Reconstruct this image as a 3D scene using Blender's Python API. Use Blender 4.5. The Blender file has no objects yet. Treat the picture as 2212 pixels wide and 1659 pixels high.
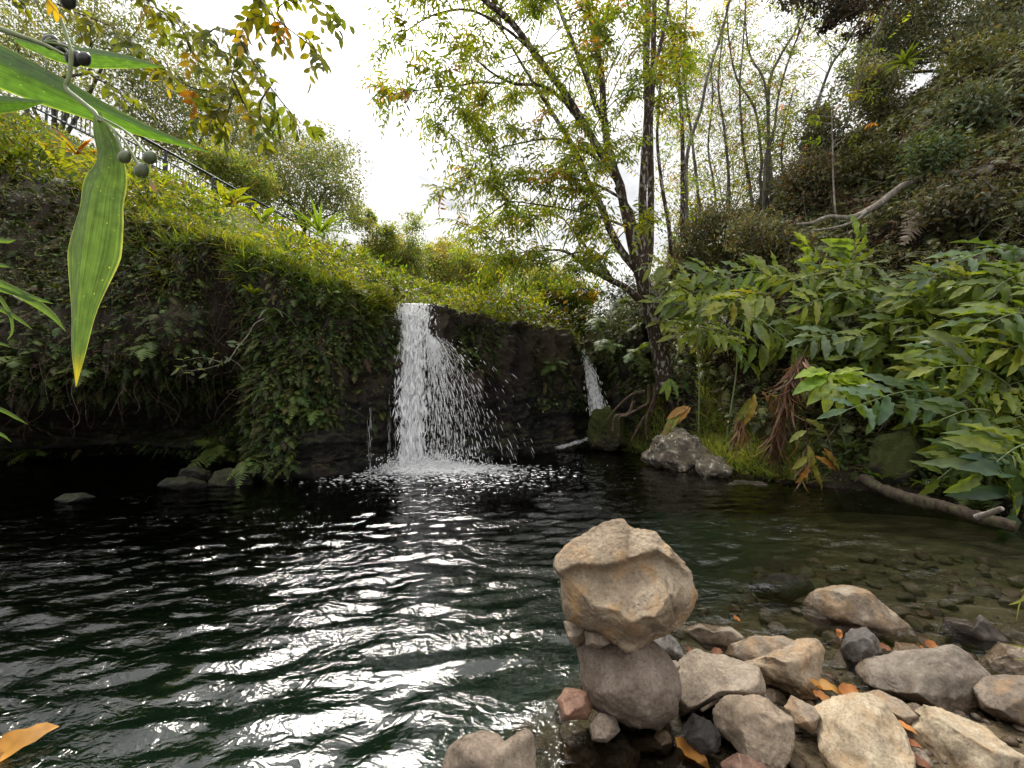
import bpy, math
import numpy as np
from mathutils import Vector

rng = np.random.default_rng(7)
S = bpy.context.scene
COL = S.collection
R = math.radians

# ------------------------------------------------------------------ camera
CAM = np.array([0.0, 0.0, 1.35])
PITCH = R(2.0)
F = 851.0
cam = bpy.data.cameras.new('camera')
cam.lens = 18.0 / 1.3
cam.sensor_width = 36.0
cam.clip_start = 0.02
cam.clip_end = 2000.0
camo = bpy.data.objects.new('camera', cam)
COL.objects.link(camo)
camo.location = CAM
camo.rotation_euler = (math.pi / 2 + PITCH, 0, 0)
S.camera = camo

_fw = np.array([0, math.cos(PITCH), math.sin(PITCH)])
_up = np.array([0, -math.sin(PITCH), math.cos(PITCH)])
_rt = np.array([1.0, 0, 0])


def ray(px, py):
    px = np.asarray(px, float); py = np.asarray(py, float)
    x = (px - 1106.0) / F; y = (829.5 - py) / F
    return x[..., None] * _rt + y[..., None] * _up + _fw


def P(px, py, d):
    """the point at distance d (metres along Y) that was measured at (px, py) in the photo"""
    r = ray(px, py)
    d = np.asarray(d, float)
    return CAM + r * (d / r[..., 1])[..., None]


def G(px, py, z=0.0):
    r = ray(px, py)
    return CAM + r * ((z - CAM[2]) / r[..., 2])[..., None]


def proj(p):
    p = np.asarray(p) - CAM
    x = p[..., 0]; y = p @ _up; f = p @ _fw
    return 1106 + F * x / f, 829.5 - F * y / f


# ------------------------------------------------------------------ numeric helpers
_pr = np.random.default_rng(99)
_perm = _pr.permutation(256)
_perm = np.concatenate([_perm, _perm, _perm])
_grad = _pr.normal(size=(256, 3)); _grad /= np.linalg.norm(_grad, axis=1, keepdims=True)


def pn(p):
    p = np.asarray(p, float)
    i = np.floor(p).astype(int); f = p - i; i &= 255
    u = f * f * f * (f * (f * 6 - 15) + 10)
    out = 0
    for dx in (0, 1):
        for dy in (0, 1):
            for dz in (0, 1):
                h = _perm[_perm[_perm[(i[..., 0] + dx) & 255] + ((i[..., 1] + dy) & 255)] + ((i[..., 2] + dz) & 255)]
                g = _grad[h]
                v = g[..., 0] * (f[..., 0] - dx) + g[..., 1] * (f[..., 1] - dy) + g[..., 2] * (f[..., 2] - dz)
                w = (u[..., 0] if dx else 1 - u[..., 0]) * (u[..., 1] if dy else 1 - u[..., 1]) * (u[..., 2] if dz else 1 - u[..., 2])
                out = out + v * w
    return out * 1.5


def fbm(p, o=4, g=0.5, ridged=False):
    a = 1.0; s = 0; p = np.asarray(p, float).copy(); tot = 0
    for k in range(o):
        n = pn(p + 17.3 * k)
        if ridged: n = 1 - 2 * np.abs(n)
        s = s + a * n; tot += a
        a *= g; p = p * 2.03
    return s / tot


def unit(v):
    v = np.asarray(v, float)
    return v / np.maximum(np.linalg.norm(v, axis=-1, keepdims=True), 1e-9)


def ss(a, b, x):
    t = np.clip((x - a) / (b - a), 0, 1)
    return t * t * (3 - 2 * t)


def tps(ctrl, lam=0.02):
    c = np.asarray(ctrl, float); n = len(c); xy = c[:, :2]
    def ker(r2): return 0.5 * r2 * np.log(r2 + 1e-9)
    d2 = ((xy[:, None] - xy[None]) ** 2).sum(-1)
    A = np.zeros((n + 3, n + 3)); A[:n, :n] = ker(d2) + lam * np.eye(n)
    A[:n, n] = 1; A[:n, n + 1:] = xy; A[n, :n] = 1; A[n + 1:, :n] = xy.T
    b = np.zeros(n + 3); b[:n] = c[:, 2]
    w = np.linalg.solve(A, b)
    def f(x, y):
        x = np.asarray(x, float); y = np.asarray(y, float)
        out = w[n] + w[n + 1] * x + w[n + 2] * y
        for k in range(n):
            out = out + w[k] * ker((x - xy[k, 0]) ** 2 + (y - xy[k, 1]) ** 2)
        return out
    return f


def spline(pts, n):
    pts = np.asarray(pts, float)
    if len(pts) == 2:
        t = np.linspace(0, 1, n)[:, None]
        return pts[0] * (1 - t) + pts[1] * t
    p = np.vstack([2 * pts[0] - pts[1], pts, 2 * pts[-1] - pts[-2]])
    m = len(pts) - 1
    u = np.linspace(0, m - 1e-6, n); k = u.astype(int); t = (u - k)[:, None]
    a, b, c, d = p[k], p[k + 1], p[k + 2], p[k + 3]
    return 0.5 * (2 * b + (c - a) * t + (2 * a - 5 * b + 4 * c - d) * t * t + (3 * b - a - 3 * c + d) * t ** 3)


def signed_dist(line, x, y):
    """distance to a polyline, positive on its right-hand side"""
    line = np.asarray(line, float)
    best = np.full(np.shape(x), 1e9); sg = np.ones(np.shape(x))
    for a, b in zip(line[:-1], line[1:]):
        d = b - a; L2 = d @ d
        t = np.clip(((x - a[0]) * d[0] + (y - a[1]) * d[1]) / L2, 0, 1)
        qx = x - a[0] - t * d[0]; qy = y - a[1] - t * d[1]
        dd = np.hypot(qx, qy)
        s = np.where((x - a[0]) * d[1] - (y - a[1]) * d[0] >= 0, 1.0, -1.0)
        m = dd < best
        best = np.where(m, dd, best); sg = np.where(m, s, sg)
    return best * sg


def in_poly(poly, x, y):
    poly = np.asarray(poly, float); c = np.zeros(np.shape(x), bool)
    j = len(poly) - 1
    for i in range(len(poly)):
        xi, yi = poly[i]; xj, yj = poly[j]
        m = ((yi > y) != (yj > y)) & (x < (xj - xi) * (y - yi) / (yj - yi + 1e-12) + xi)
        c ^= m; j = i
    return c


# ------------------------------------------------------------------ mesh building
class MB:
    def __init__(s):
        s.V = []; s.Q = []; s.C = []; s.U = []; s.n = 0

    def add(s, V, Fc, C=None, U=None):
        V = np.asarray(V, float).reshape(-1, 3); Fc = np.asarray(Fc, int)
        s.V.append(V); s.Q.append(Fc + s.n)
        if C is None: C = np.ones((len(V), 3)) * 0.5
        C = np.broadcast_to(np.asarray(C, float), (len(V), 3))
        s.C.append(C)
        s.U.append(np.zeros((len(V), 2)) if U is None else np.asarray(U, float))
        s.n += len(V)

    def build(s, name, mat, parent=None, smooth=True):
        me = bpy.data.meshes.new(name)
        if s.n:
            V = np.vstack(s.V); C = np.vstack(s.C); U = np.vstack(s.U)
            me.vertices.add(len(V)); me.vertices.foreach_set('co', V.astype(np.float32).ravel())
            loops = np.concatenate([q.ravel() for q in s.Q])
            cnt = np.concatenate([np.full(len(q), q.shape[1]) for q in s.Q])
            st = np.concatenate([[0], np.cumsum(cnt)[:-1]])
            me.loops.add(len(loops)); me.loops.foreach_set('vertex_index', loops.astype(np.int32))
            me.polygons.add(len(cnt)); me.polygons.foreach_set('loop_start', st.astype(np.int32))
            me.polygons.foreach_set('loop_total', cnt.astype(np.int32))
            me.polygons.foreach_set('use_smooth', np.full(len(cnt), smooth))
            a = me.attributes.new('col', 'FLOAT_COLOR', 'POINT')
            a.data.foreach_set('color', np.hstack([C, np.ones((len(C), 1))]).astype(np.float32).ravel())
            b = me.attributes.new('uvw', 'FLOAT2', 'POINT')
            b.data.foreach_set('vector', U.astype(np.float32).ravel())
            me.update(calc_edges=True)
        if mat is not None: me.materials.append(mat)
        o = bpy.data.objects.new(name, me); COL.objects.link(o)
        if parent is not None:
            o.parent = parent
            if parent.type == 'EMPTY':
                o.matrix_parent_inverse = parent.matrix_basis.inverted()
        return o


def tag(o, label=None, cat=None, group=None, kind=None):
    if label: o['label'] = label
    if cat: o['category'] = cat
    if group: o['group'] = group
    if kind: o['kind'] = kind
    return o


def thing(name, label, cat, loc, group=None):
    o = bpy.data.objects.new(name, None); COL.objects.link(o)
    o.location = tuple(float(a) for a in loc); o.empty_display_size = 0.1
    return tag(o, label, cat, group)


def tube(mb, pts, rad, sides=7, col=(.2, .15, .1), rough=0.0, n=None, seed=0):
    pts = np.asarray(pts, float)
    m = n or max(6, len(pts) * 4)
    rad = np.interp(np.linspace(0, 1, m), np.linspace(0, 1, len(np.atleast_1d(rad))) if np.ndim(rad) else [0, 1],
                    np.atleast_1d(rad) if np.ndim(rad) else [rad, rad])
    c = spline(pts, m)
    t = unit(np.gradient(c, axis=0))
    ref = np.array([0.31, 0.23, 0.92]);
    if abs(unit(c[-1] - c[0]) @ unit(ref)) > 0.9: ref = np.array([0.9, 0.3, 0.1])
    a = unit(np.cross(t, ref)); b = np.cross(t, a)
    th = np.linspace(0, 2 * np.pi, sides, endpoint=False)
    V = c[:, None] + rad[:, None, None] * (np.cos(th)[None, :, None] * a[:, None] + np.sin(th)[None, :, None] * b[:, None])
    V = V.reshape(-1, 3)
    if rough:
        rr = np.repeat(rad, sides)
        nrm = unit(V - np.repeat(c, sides, axis=0))
        sc = 1.2 / max(rad.max(), .01)
        V = V + nrm * (rr * rough * fbm(V * sc * np.array([1, 1, .5]) + seed, 3))[:, None]
    i = np.arange(m - 1)[:, None] * sides; j = np.arange(sides)[None]; k = (j + 1) % sides
    Q = np.stack([i + j, i + k, i + sides + k, i + sides + j], -1).reshape(-1, 4)
    mb.add(V, Q, col, np.stack([np.tile(th, m), np.repeat(np.linspace(0, 1, m), sides)], 1))
    # caps
    for e, base in ((0, 0), (m - 1, (m - 1) * sides)):
        mb.add(np.vstack([V[base:base + sides], c[e] + (t[e] * rad[e] * .4 if e else -t[e] * rad[e] * .4)]),
               [[q, (q + 1) % sides, sides] for q in range(sides)], col)
    return c


def grid_faces(nu, nv):
    i = np.arange(nu - 1)[:, None] * nv; j = np.arange(nv - 1)[None]
    return np.stack([i + j, i + j + 1, i + nv + j + 1, i + nv + j], -1).reshape(-1, 4)


# leaf templates : length along +Y, width along X, normal +Z
def leaf_template(w=.3, seg=3, fold=.12, droop=.15, wave=0.0, peak=.4, pts=None):
    ys = np.linspace(0, 1, seg + 1)
    prof = np.clip(np.sin(np.pi * ys ** (math.log(.5) / math.log(peak))), 0, 1) ** .8 * w / 2
    prof[0] = .004; prof[-1] = 0.002
    V = []
    for k, (y, p) in enumerate(zip(ys, prof)):
        z = -droop * y * y
        wv = wave * math.sin(k * 2.4)
        V += [(-p, y, z + fold * p * 2 + wv * p * 4), (0, y, z), (p, y, z + fold * p * 2 - wv * p * 3)]
    V = np.array(V); Q = []
    for k in range(seg):
        a = k * 3
        Q += [(a, a + 1, a + 4, a + 3), (a + 1, a + 2, a + 5, a + 4)]
    return V, np.array(Q)


def rhomb(w=.4, fold=.15, droop=.12):
    V = np.array([(0, 0, 0), (-w / 2, .33, fold * w), (-w * .36, .72, fold * w * .7 - droop * .5), (0, 1, -droop), (w * .36, .72, fold * w * .7 - droop * .5), (w / 2, .33, fold * w)])
    return V, np.array([(0, 3, 2, 1), (0, 5, 4, 3)])


RH = rhomb()
RHN = rhomb(.27, .15, .22)
PIN = (np.array([(-.5, 0, 0), (.5, 0, 0), (.38, .6, -.05), (0, 1, -.16), (-.38, .6, -.05)]) * np.array([.3, 1, 1]), np.array([(0, 1, 2, 3), (0, 3, 4, 4)])[:1])
PIN = (np.array([(-.13, 0, 0), (.13, 0, 0), (.12, .6, -.05), (0, 1, -.16), (-.12, .6, -.05)]), np.array([(0, 1, 2, 3)]))
BLADE = leaf_template(.05, 4, .3, .5, 0, .3)


def inst(mb, T, pos, ax, nr, ln, col, wd=None):
    """copies of a leaf template: pos base, ax along, nr approximate normal, ln length"""
    V, Q = T
    pos = np.asarray(pos, float); n = len(pos)
    if n == 0: return
    ax = unit(np.broadcast_to(ax, (n, 3))); nr = np.broadcast_to(nr, (n, 3))
    x = unit(np.cross(ax, nr)); z = np.cross(x, ax)
    ln = np.broadcast_to(ln, (n,)).astype(float)
    wd = ln if wd is None else np.broadcast_to(wd, (n,)) * ln
    W = (pos[:, None] + (V[None, :, 0:1] * wd[:, None, None]) * x[:, None] + (V[None, :, 1:2] * ln[:, None, None]) * ax[:, None]
         + (V[None, :, 2:3] * ln[:, None, None]) * z[:, None])
    k = len(V)
    FQ = (Q[None] + (np.arange(n) * k)[:, None, None]).reshape(-1, Q.shape[1])
    C = np.repeat(np.broadcast_to(np.asarray(col, float), (n, 3)), k, axis=0)
    U = np.tile(V[:, :2], (n, 1))
    mb.add(W.reshape(-1, 3), FQ, C, U)


def rdir(n, r=None):
    r = r or rng
    return unit(r.normal(size=(n, 3)))


def jit(base, n, h=.25, v=.25, r=None):
    """colours around a base: hue shift towards yellow or green and value changes, leaf by leaf"""
    r = r or rng
    b = np.asarray(base, float)
    t = r.normal(size=n)[:, None] * h
    c = b * (1 + r.normal(size=n)[:, None] * v) * np.array([1, 1, 1])
    c = c * (1 + t * np.array([1.0, .15, -.4]))
    return np.clip(c, .004, .9)


def pick(cols, w, n, r=None):
    r = r or rng
    cols = np.asarray(cols, float)
    return cols[r.choice(len(cols), n, p=np.asarray(w) / np.sum(w))]


def sprays(mb, tw, P0, D, L, k, ln, colf, droop=.3, T=RHN, spread=.9, twc=(.10, .075, .05), twr=.004, flat=None, r=None):
    """leafy twigs: P0 start, D direction, L length, k leaves on each, in two ranks that hang a little"""
    r = r or rng
    n = len(P0)
    if n == 0: return
    D = unit(D); L = np.broadcast_to(L, (n,)).astype(float)
    t = (np.arange(k) + .6) / k
    dn = np.array([0, 0, -1.0])
    c = P0[:, None] + D[:, None] * (L[:, None] * t[None])[..., None] + dn * (droop * L[:, None] * (t ** 2)[None])[..., None]
    tg = unit(D[:, None] + dn * (2 * droop * t)[None, :, None])
    side = unit(np.cross(D, np.array([0, 0, 1.0]) + r.normal(size=(n, 3)) * .35))
    sg = np.where(np.arange(k) % 2 == 0, 1.0, -1.0)
    ax = tg * .55 + side[:, None] * (sg * spread)[None, :, None] + dn * .35 + r.normal(size=(n, k, 3)) * .22
    ax[:, -1] = tg[:, -1]
    up = np.cross(side, D)
    up = np.where(up[:, 2:3] < 0, -up, up)
    nr = up[:, None] + r.normal(size=(n, k, 3)) * .35
    lns = ln * r.uniform(.65, 1.15, size=(n, k)) * (1 - .25 * t)[None]
    base = colf(n)
    col = np.repeat(base, k, axis=0) * r.uniform(.75, 1.25, size=(n * k, 1))
    inst(mb, T, c.reshape(-1, 3), ax.reshape(-1, 3), nr.reshape(-1, 3), lns.ravel(), col)
    if tw is not None:
        a = P0; 
        m = P0 + D * (L * .5)[:, None] + dn * (droop * L * .25)[:, None]
        e = P0 + D * L[:, None] + dn * (droop * L)[:, None]
        s2 = side * twr; u2 = up * twr
        V = np.stack([a + s2, a - s2 * .5 + u2, a - s2 * .5 - u2, m + s2 * .7, m - s2 * .4 + u2 * .7, m - s2 * .4 - u2 * .7, e, e + s2 * .1, e + u2 * .1], 1)
        q = np.array([(0, 1, 4, 3), (1, 2, 5, 4), (2, 0, 3, 5), (3, 4, 7, 6), (4, 5, 8, 7), (5, 3, 6, 8)])
        tw.add(V.reshape(-1, 3), (q[None] + (np.arange(n) * 9)[:, None, None]).reshape(-1, 4), twc)


def fronds(mb, P0, D, up, L, col, k=11, w=.34, arch=.5, T=PIN, r=None, rachis=True):
    """fern fronds: an arching midrib with two rows of pinnae that shorten to the tip"""
    r = r or rng
    n = len(P0)
    if n == 0: return
    D = unit(D); L = np.broadcast_to(L, (n,)).astype(float); up = unit(up)
    dn = np.array([0, 0, -1.0])
    ar = np.broadcast_to(arch, (n,)) * r.uniform(.6, 1.4, n)
    def pt(t): return P0[:, None] + (D[:, None] * t[None, :, None] + dn * (ar[:, None] * t[None] ** 2)[..., None]) * L[:, None, None]
    t = .12 + .86 * (np.arange(k) / (k - 1))
    c = pt(t)
    tg = unit(D[:, None] + dn * (2 * ar[:, None] * t[None])[..., None])
    side = unit(np.cross(D, up))
    for s in (1, -1):
        ax = side[:, None] * s + tg * .42 + dn * .12 + r.normal(size=(n, k, 3)) * .1
        nr = np.cross(side[:, None], tg) + r.normal(size=(n, k, 3)) * .15
        prof = np.sin(np.pi * np.clip(.22 + .76 * t, 0, 1)) ** .9 + .06
        ln = (L[:, None] * w * prof[None]) * r.uniform(.85, 1.1, size=(n, k))
        cc = np.repeat(np.broadcast_to(col, (n, 3)), k, axis=0) * r.uniform(.8, 1.2, size=(n * k, 1))
        inst(mb, T, c.reshape(-1, 3), ax.reshape(-1, 3), nr.reshape(-1, 3), ln.ravel(), cc, wd=(np.repeat(L, k) / k * 3.4 / ln.ravel()).clip(.5, 4))
    if rachis:
        tt = np.array([0, .35, .7, 1.0]); q = pt(tt)
        wv = side * (L * .008 + .0015)[:, None]
        V = np.concatenate([q + wv[:, None], q - wv[:, None]], 1)
        f = np.array([(0, 1, 5, 4), (1, 2, 6, 5), (2, 3, 7, 6)])
        mb.add(V.reshape(-1, 3), (f[None] + (np.arange(n) * 8)[:, None, None]).reshape(-1, 4), np.repeat(np.broadcast_to(col, (n, 3)) * .7, 8, axis=0))


# ------------------------------------------------------------------ materials
def newmat(name):
    m = bpy.data.materials.new(name); m.use_nodes = True
    t = m.node_tree; t.nodes.clear()
    out = t.nodes.new('ShaderNodeOutputMaterial')
    return m, t, out


def N(t, typ, **kw):
    n = t.nodes.new(typ)
    ins = kw.pop('ins', {})
    for k, v in kw.items(): setattr(n, k, v)
    for k, v in ins.items(): n.inputs[k].default_value = v
    return n


def ramp(t, stops, fac=None):
    n = t.nodes.new('ShaderNodeValToRGB'); e = n.color_ramp.elements
    while len(e) < len(stops): e.new(.5)
    for q, (p, c) in zip(e, stops):
        q.position = p; q.color = (*c, 1) if len(np.atleast_1d(c)) == 3 else (c, c, c, 1)
    if fac is not None: t.links.new(fac, n.inputs[0])
    return n


def mathn(t, op, a, b=None, clamp=False):
    n = t.nodes.new('ShaderNodeMath'); n.operation = op; n.use_clamp = clamp
    for k, v in enumerate((a, b)):
        if v is None: continue
        if isinstance(v, (int, float)): n.inputs[k].default_value = v
        else: t.links.new(v, n.inputs[k])
    return n.outputs[0]


def mixc(t, fac, a, b, mode='MIX'):
    n = t.nodes.new('ShaderNodeMix'); n.data_type = 'RGBA'; n.blend_type = mode
    for k, v in ((0, fac), (6, a), (7, b)):
        if isinstance(v, (int, float)): n.inputs[k].default_value = v
        elif isinstance(v, tuple): n.inputs[k].default_value = (*v, 1)
        else: t.links.new(v, n.inputs[k])
    return n.outputs[2]


def leaf_mat(name, trans=.45, ty=(1.5, 1.35, .55), rough=.45, spec=.35, spots=0.0, blotch=(1.0, .75, .4)):
    m, t, out = newmat(name); L = t.links
    at = N(t, 'ShaderNodeAttribute', attribute_name='col')
    geo = N(t, 'ShaderNodeNewGeometry')
    no = N(t, 'ShaderNodeTexNoise', ins={'Scale': 9.0, 'Detail': 4.0})
    L.new(geo.outputs['Position'], no.inputs['Vector'])
    v = ramp(t, [(.35, .72), (.65, 1.22)], no.outputs['Fac'])
    c = mixc(t, 1.0, at.outputs['Color'], v.outputs[0], 'MULTIPLY')
    if spots:
        n2 = N(t, 'ShaderNodeTexNoise', ins={'Scale': 55.0, 'Detail': 2.0})
        L.new(geo.outputs['Position'], n2.inputs['Vector'])
        r2 = ramp(t, [(.64, 0.0), (.72, 1.0)], n2.outputs['Fac'])
        c = mixc(t, mathn(t, 'MULTIPLY', r2.outputs[0], spots), c, mixc(t, 1.0, c, (blotch[0] * 1.6, blotch[1], blotch[2]), 'MULTIPLY'))
    p = N(t, 'ShaderNodeBsdfPrincipled', ins={'Roughness': rough, 'Specular IOR Level': spec})
    L.new(c, p.inputs['Base Color'])
    tr = N(t, 'ShaderNodeBsdfTranslucent')
    L.new(mixc(t, 1.0, c, ty, 'MULTIPLY'), tr.inputs['Color'])
    mx = N(t, 'ShaderNodeMixShader', ins={0: trans})
    L.new(p.outputs[0], mx.inputs[1]); L.new(tr.outputs[0], mx.inputs[2]); L.new(mx.outputs[0], out.inputs[0])
    return m


def rock_mat(name, cols, scale=3.0, pit=.5, bump=.35, rough=.85, lichen=0.0, moss=0.0, wet=True, tint=.25, ochre=0.0, obj=True, dirt=False):
    m, t, out = newmat(name); L = t.links
    if obj:
        tc = N(t, 'ShaderNodeTexCoord'); vec = tc.outputs['Object']
    geo = N(t, 'ShaderNodeNewGeometry')
    if not obj: vec = geo.outputs['Position']
    n1 = N(t, 'ShaderNodeTexNoise', ins={'Scale': scale, 'Detail': 8.0, 'Roughness': .62, 'Distortion': .4})
    L.new(vec, n1.inputs['Vector'])
    c = ramp(t, [(.3, cols[0]), (.5, cols[1]), (.72, cols[2])], n1.outputs['Fac']).outputs[0]
    oi = N(t, 'ShaderNodeObjectInfo')
    if tint:
        rr = ramp(t, [(0, (1 - tint, 1 - tint, 1 - tint * .8)), (.5, (1, 1, 1)), (1, (1 + tint, 1 + tint * .85, 1 + tint * .6))], oi.outputs['Random'])
        c = mixc(t, 1.0, c, rr.outputs[0], 'MULTIPLY')
    n2 = N(t, 'ShaderNodeTexNoise', ins={'Scale': scale * 11, 'Detail': 7.0, 'Roughness': .75})
    L.new(vec, n2.inputs['Vector'])
    g = ramp(t, [(.32, .5), (.5, 1.0), (.7, 1.4)], n2.outputs['Fac'])
    c = mixc(t, .85, c, mixc(t, 1.0, c, g.outputs[0], 'MULTIPLY'))
    vo = N(t, 'ShaderNodeTexVoronoi', ins={'Scale': scale * 7, 'Randomness': 1.0})
    L.new(vec, vo.inputs['Vector'])
    pm = N(t, 'ShaderNodeTexNoise', ins={'Scale': scale * 4, 'Detail': 2.0}); L.new(vec, pm.inputs['Vector'])
    pmr = ramp(t, [(.42, 0.0), (.55, 1.0)], pm.outputs['Fac'])
    pv = ramp(t, [(.07, 1.0), (.2, 0.0)], vo.outputs['Distance'])
    pits = mathn(t, 'MULTIPLY', pv.outputs[0], pmr.outputs[0])
    c = mixc(t, mathn(t, 'MULTIPLY', pits, .7), c, mixc(t, 1.0, c, (.35, .3, .28), 'MULTIPLY'))
    if ochre:
        n4 = N(t, 'ShaderNodeTexNoise', ins={'Scale': scale * 1.3, 'Detail': 5.0}); 
        mp = N(t, 'ShaderNodeMapping', ins={'Location': (3.1, 1.7, 5)}); L.new(vec, mp.inputs[0]); L.new(mp.outputs[0], n4.inputs['Vector'])
        r4 = ramp(t, [(.48, 0.0), (.62, 1.0)], n4.outputs['Fac'])
        c = mixc(t, mathn(t, 'MULTIPLY', r4.outputs[0], ochre), c, (.36, .21, .085))
    if dirt:
        sd = N(t, 'ShaderNodeSeparateXYZ'); L.new(geo.outputs['Position'], sd.inputs[0])
        dz = mathn(t, 'ADD', mathn(t, 'ADD', sd.outputs[2], mathn(t, 'MULTIPLY', n1.outputs['Fac'], 2.2)), mathn(t, 'MULTIPLY', sd.outputs[0], -.12))
        ca = N(t, 'ShaderNodeAttribute', attribute_name='col')
        c = mixc(t, 1.0, c, mixc(t, 1.0, ca.outputs['Color'], (2, 2, 2), 'MULTIPLY'), 'MULTIPLY')
        rd = ramp(t, [(.0, 0.0), (.45, 0.0), (.62, 1.0)], mathn(t, 'MULTIPLY', dz, .2))
        c = mixc(t, mathn(t, 'MULTIPLY', rd.outputs[0], .85), c, mixc(t, 1.0, mixc(t, n2.outputs['Fac'], (.012, .008, .005), (.085, .059, .041)), mixc(t, 1.0, ca.outputs['Color'], (2, 2, 2), 'MULTIPLY'), 'MULTIPLY'))
    if lichen:
        n5 = N(t, 'ShaderNodeTexNoise', ins={'Scale': scale * 2.2, 'Detail': 6.0, 'Roughness': .7}); L.new(vec, n5.inputs['Vector'])
        r5 = ramp(t, [(.58, 0.0), (.62, 1.0)], n5.outputs['Fac'])
        c = mixc(t, mathn(t, 'MULTIPLY', r5.outputs[0], lichen), c, (.6, .6, .52))
    sx = N(t, 'ShaderNodeSeparateXYZ'); L.new(geo.outputs['Normal'], sx.inputs[0])
    if moss:
        n6 = N(t, 'ShaderNodeTexNoise', ins={'Scale': 2.2, 'Detail': 6.0, 'Roughness': .65}); L.new(geo.outputs['Position'], n6.inputs['Vector'])
        mm = mathn(t, 'ADD', mathn(t, 'MULTIPLY', sx.outputs[2], .35), n6.outputs['Fac'])
        r6 = ramp(t, [(.6, 0.0), (.74, 1.0)] if moss < .9 else [(.34, 0.0), (.55, 1.0)], mm)
        c = mixc(t, mathn(t, 'MULTIPLY', r6.outputs[0], moss), c, mixc(t, n2.outputs['Fac'], (.02, .03, .006), (.09, .1, .02)))
    rg = rough
    if wet:
        sp = N(t, 'ShaderNodeSeparateXYZ'); L.new(geo.outputs['Position'], sp.inputs[0])
        wz = mathn(t, 'ADD', sp.outputs[2], mathn(t, 'MULTIPLY', mathn(t, 'SUBTRACT', n1.outputs['Fac'], .5), .12))
        wr = ramp(t, [(.0, 1.0), (.045, 1.0), (.075, 0.0)], wz)
        c = mixc(t, wr.outputs[0], c, mixc(t, 1.0, c, (.52, .46, .40), 'MULTIPLY'))
        rgm = N(t, 'ShaderNodeMapRange', ins={'To Min': rough, 'To Max': .25}); L.new(wr.outputs[0], rgm.inputs[0])
    p = N(t, 'ShaderNodeBsdfPrincipled', ins={'Roughness': rough, 'Specular IOR Level': .35})
    if wet: L.new(rgm.outputs[0], p.inputs['Roughness'])
    L.new(c, p.inputs['Base Color'])
    h = mathn(t, 'SUBTRACT', mathn(t, 'ADD', mathn(t, 'MULTIPLY', n1.outputs['Fac'], 1.2), mathn(t, 'MULTIPLY', n2.outputs['Fac'], .4)), mathn(t, 'MULTIPLY', pits, pit * .25))
    b = N(t, 'ShaderNodeBump', ins={'Strength': bump, 'Distance': .25 / scale}); L.new(h, b.inputs['Height']); L.new(b.outputs[0], p.inputs['Normal'])
    L.new(p.outputs[0], out.inputs[0])
    return m


def bark_mat(name, a, b, spots=(.42, .4, .36), amt=.6, scale=14.0):
    m, t, out = newmat(name); L = t.links
    geo = N(t, 'ShaderNodeNewGeometry')
    mp = N(t, 'ShaderNodeMapping', ins={'Scale': (1, 1, .45)}); L.new(geo.outputs['Position'], mp.inputs[0])
    n1 = N(t, 'ShaderNodeTexNoise', ins={'Scale': scale, 'Detail': 7.0, 'Roughness': .65}); L.new(mp.outputs[0], n1.inputs['Vector'])
    n2 = N(t, 'ShaderNodeTexNoise', ins={'Scale': scale * .45, 'Detail': 4.0}); L.new(mp.outputs[0], n2.inputs['Vector'])
    c = ramp(t, [(.32, a), (.66, b)], n1.outputs['Fac']).outputs[0]
    r2 = ramp(t, [(.54, 0.0), (.6, 1.0)], n2.outputs['Fac'])
    c = mixc(t, mathn(t, 'MULTIPLY', r2.outputs[0], amt), c, spots)
    p = N(t, 'ShaderNodeBsdfPrincipled', ins={'Roughness': .9, 'Specular IOR Level': .2}); L.new(c, p.inputs['Base Color'])
    bp = N(t, 'ShaderNodeBump', ins={'Strength': .7, 'Distance': .02}); L.new(n1.outputs['Fac'], bp.inputs['Height']); L.new(bp.outputs[0], p.inputs['Normal'])
    L.new(p.outputs[0], out.inputs[0])
    return m


def soil_mat(name, a, b, c3, scale=2.0, rough=.95, scatter_tint=False):
    m, t, out = newmat(name); L = t.links
    geo = N(t, 'ShaderNodeNewGeometry')
    n1 = N(t, 'ShaderNodeTexNoise', ins={'Scale': scale, 'Detail': 9.0, 'Roughness': .68}); L.new(geo.outputs['Position'], n1.inputs['Vector'])
    n2 = N(t, 'ShaderNodeTexNoise', ins={'Scale': scale * 14, 'Detail': 5.0, 'Roughness': .7}); L.new(geo.outputs['Position'], n2.inputs['Vector'])
    c = ramp(t, [(.32, a), (.5, b), (.68, c3)], n1.outputs['Fac']).outputs[0]
    g = ramp(t, [(.3, .5), (.7, 1.5)], n2.outputs['Fac'])
    c = mixc(t, 1.0, c, g.outputs[0], 'MULTIPLY')
    if scatter_tint:  # teal of light scattered in deep water, painted into the bed colour
        sd = N(t, 'ShaderNodeSeparateXYZ'); L.new(geo.outputs['Position'], sd.inputs[0])
        rs_ = ramp(t, [(.35, 0.0), (.85, 1.0)], mathn(t, 'MULTIPLY', sd.outputs[2], -1.0))
        c = mixc(t, rs_.outputs[0], c, mixc(t, n2.outputs['Fac'], (.036, .078, .092), (.07, .13, .15)))
    p = N(t, 'ShaderNodeBsdfPrincipled', ins={'Roughness': rough, 'Specular IOR Level': .2}); L.new(c, p.inputs['Base Color'])
    bp = N(t, 'ShaderNodeBump', ins={'Strength': .9, 'Distance': .08})
    L.new(mathn(t, 'ADD', n1.outputs['Fac'], mathn(t, 'MULTIPLY', n2.outputs['Fac'], .4)), bp.inputs['Height']); L.new(bp.outputs[0], p.inputs['Normal'])
    L.new(p.outputs[0], out.inputs[0])
    return m


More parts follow.
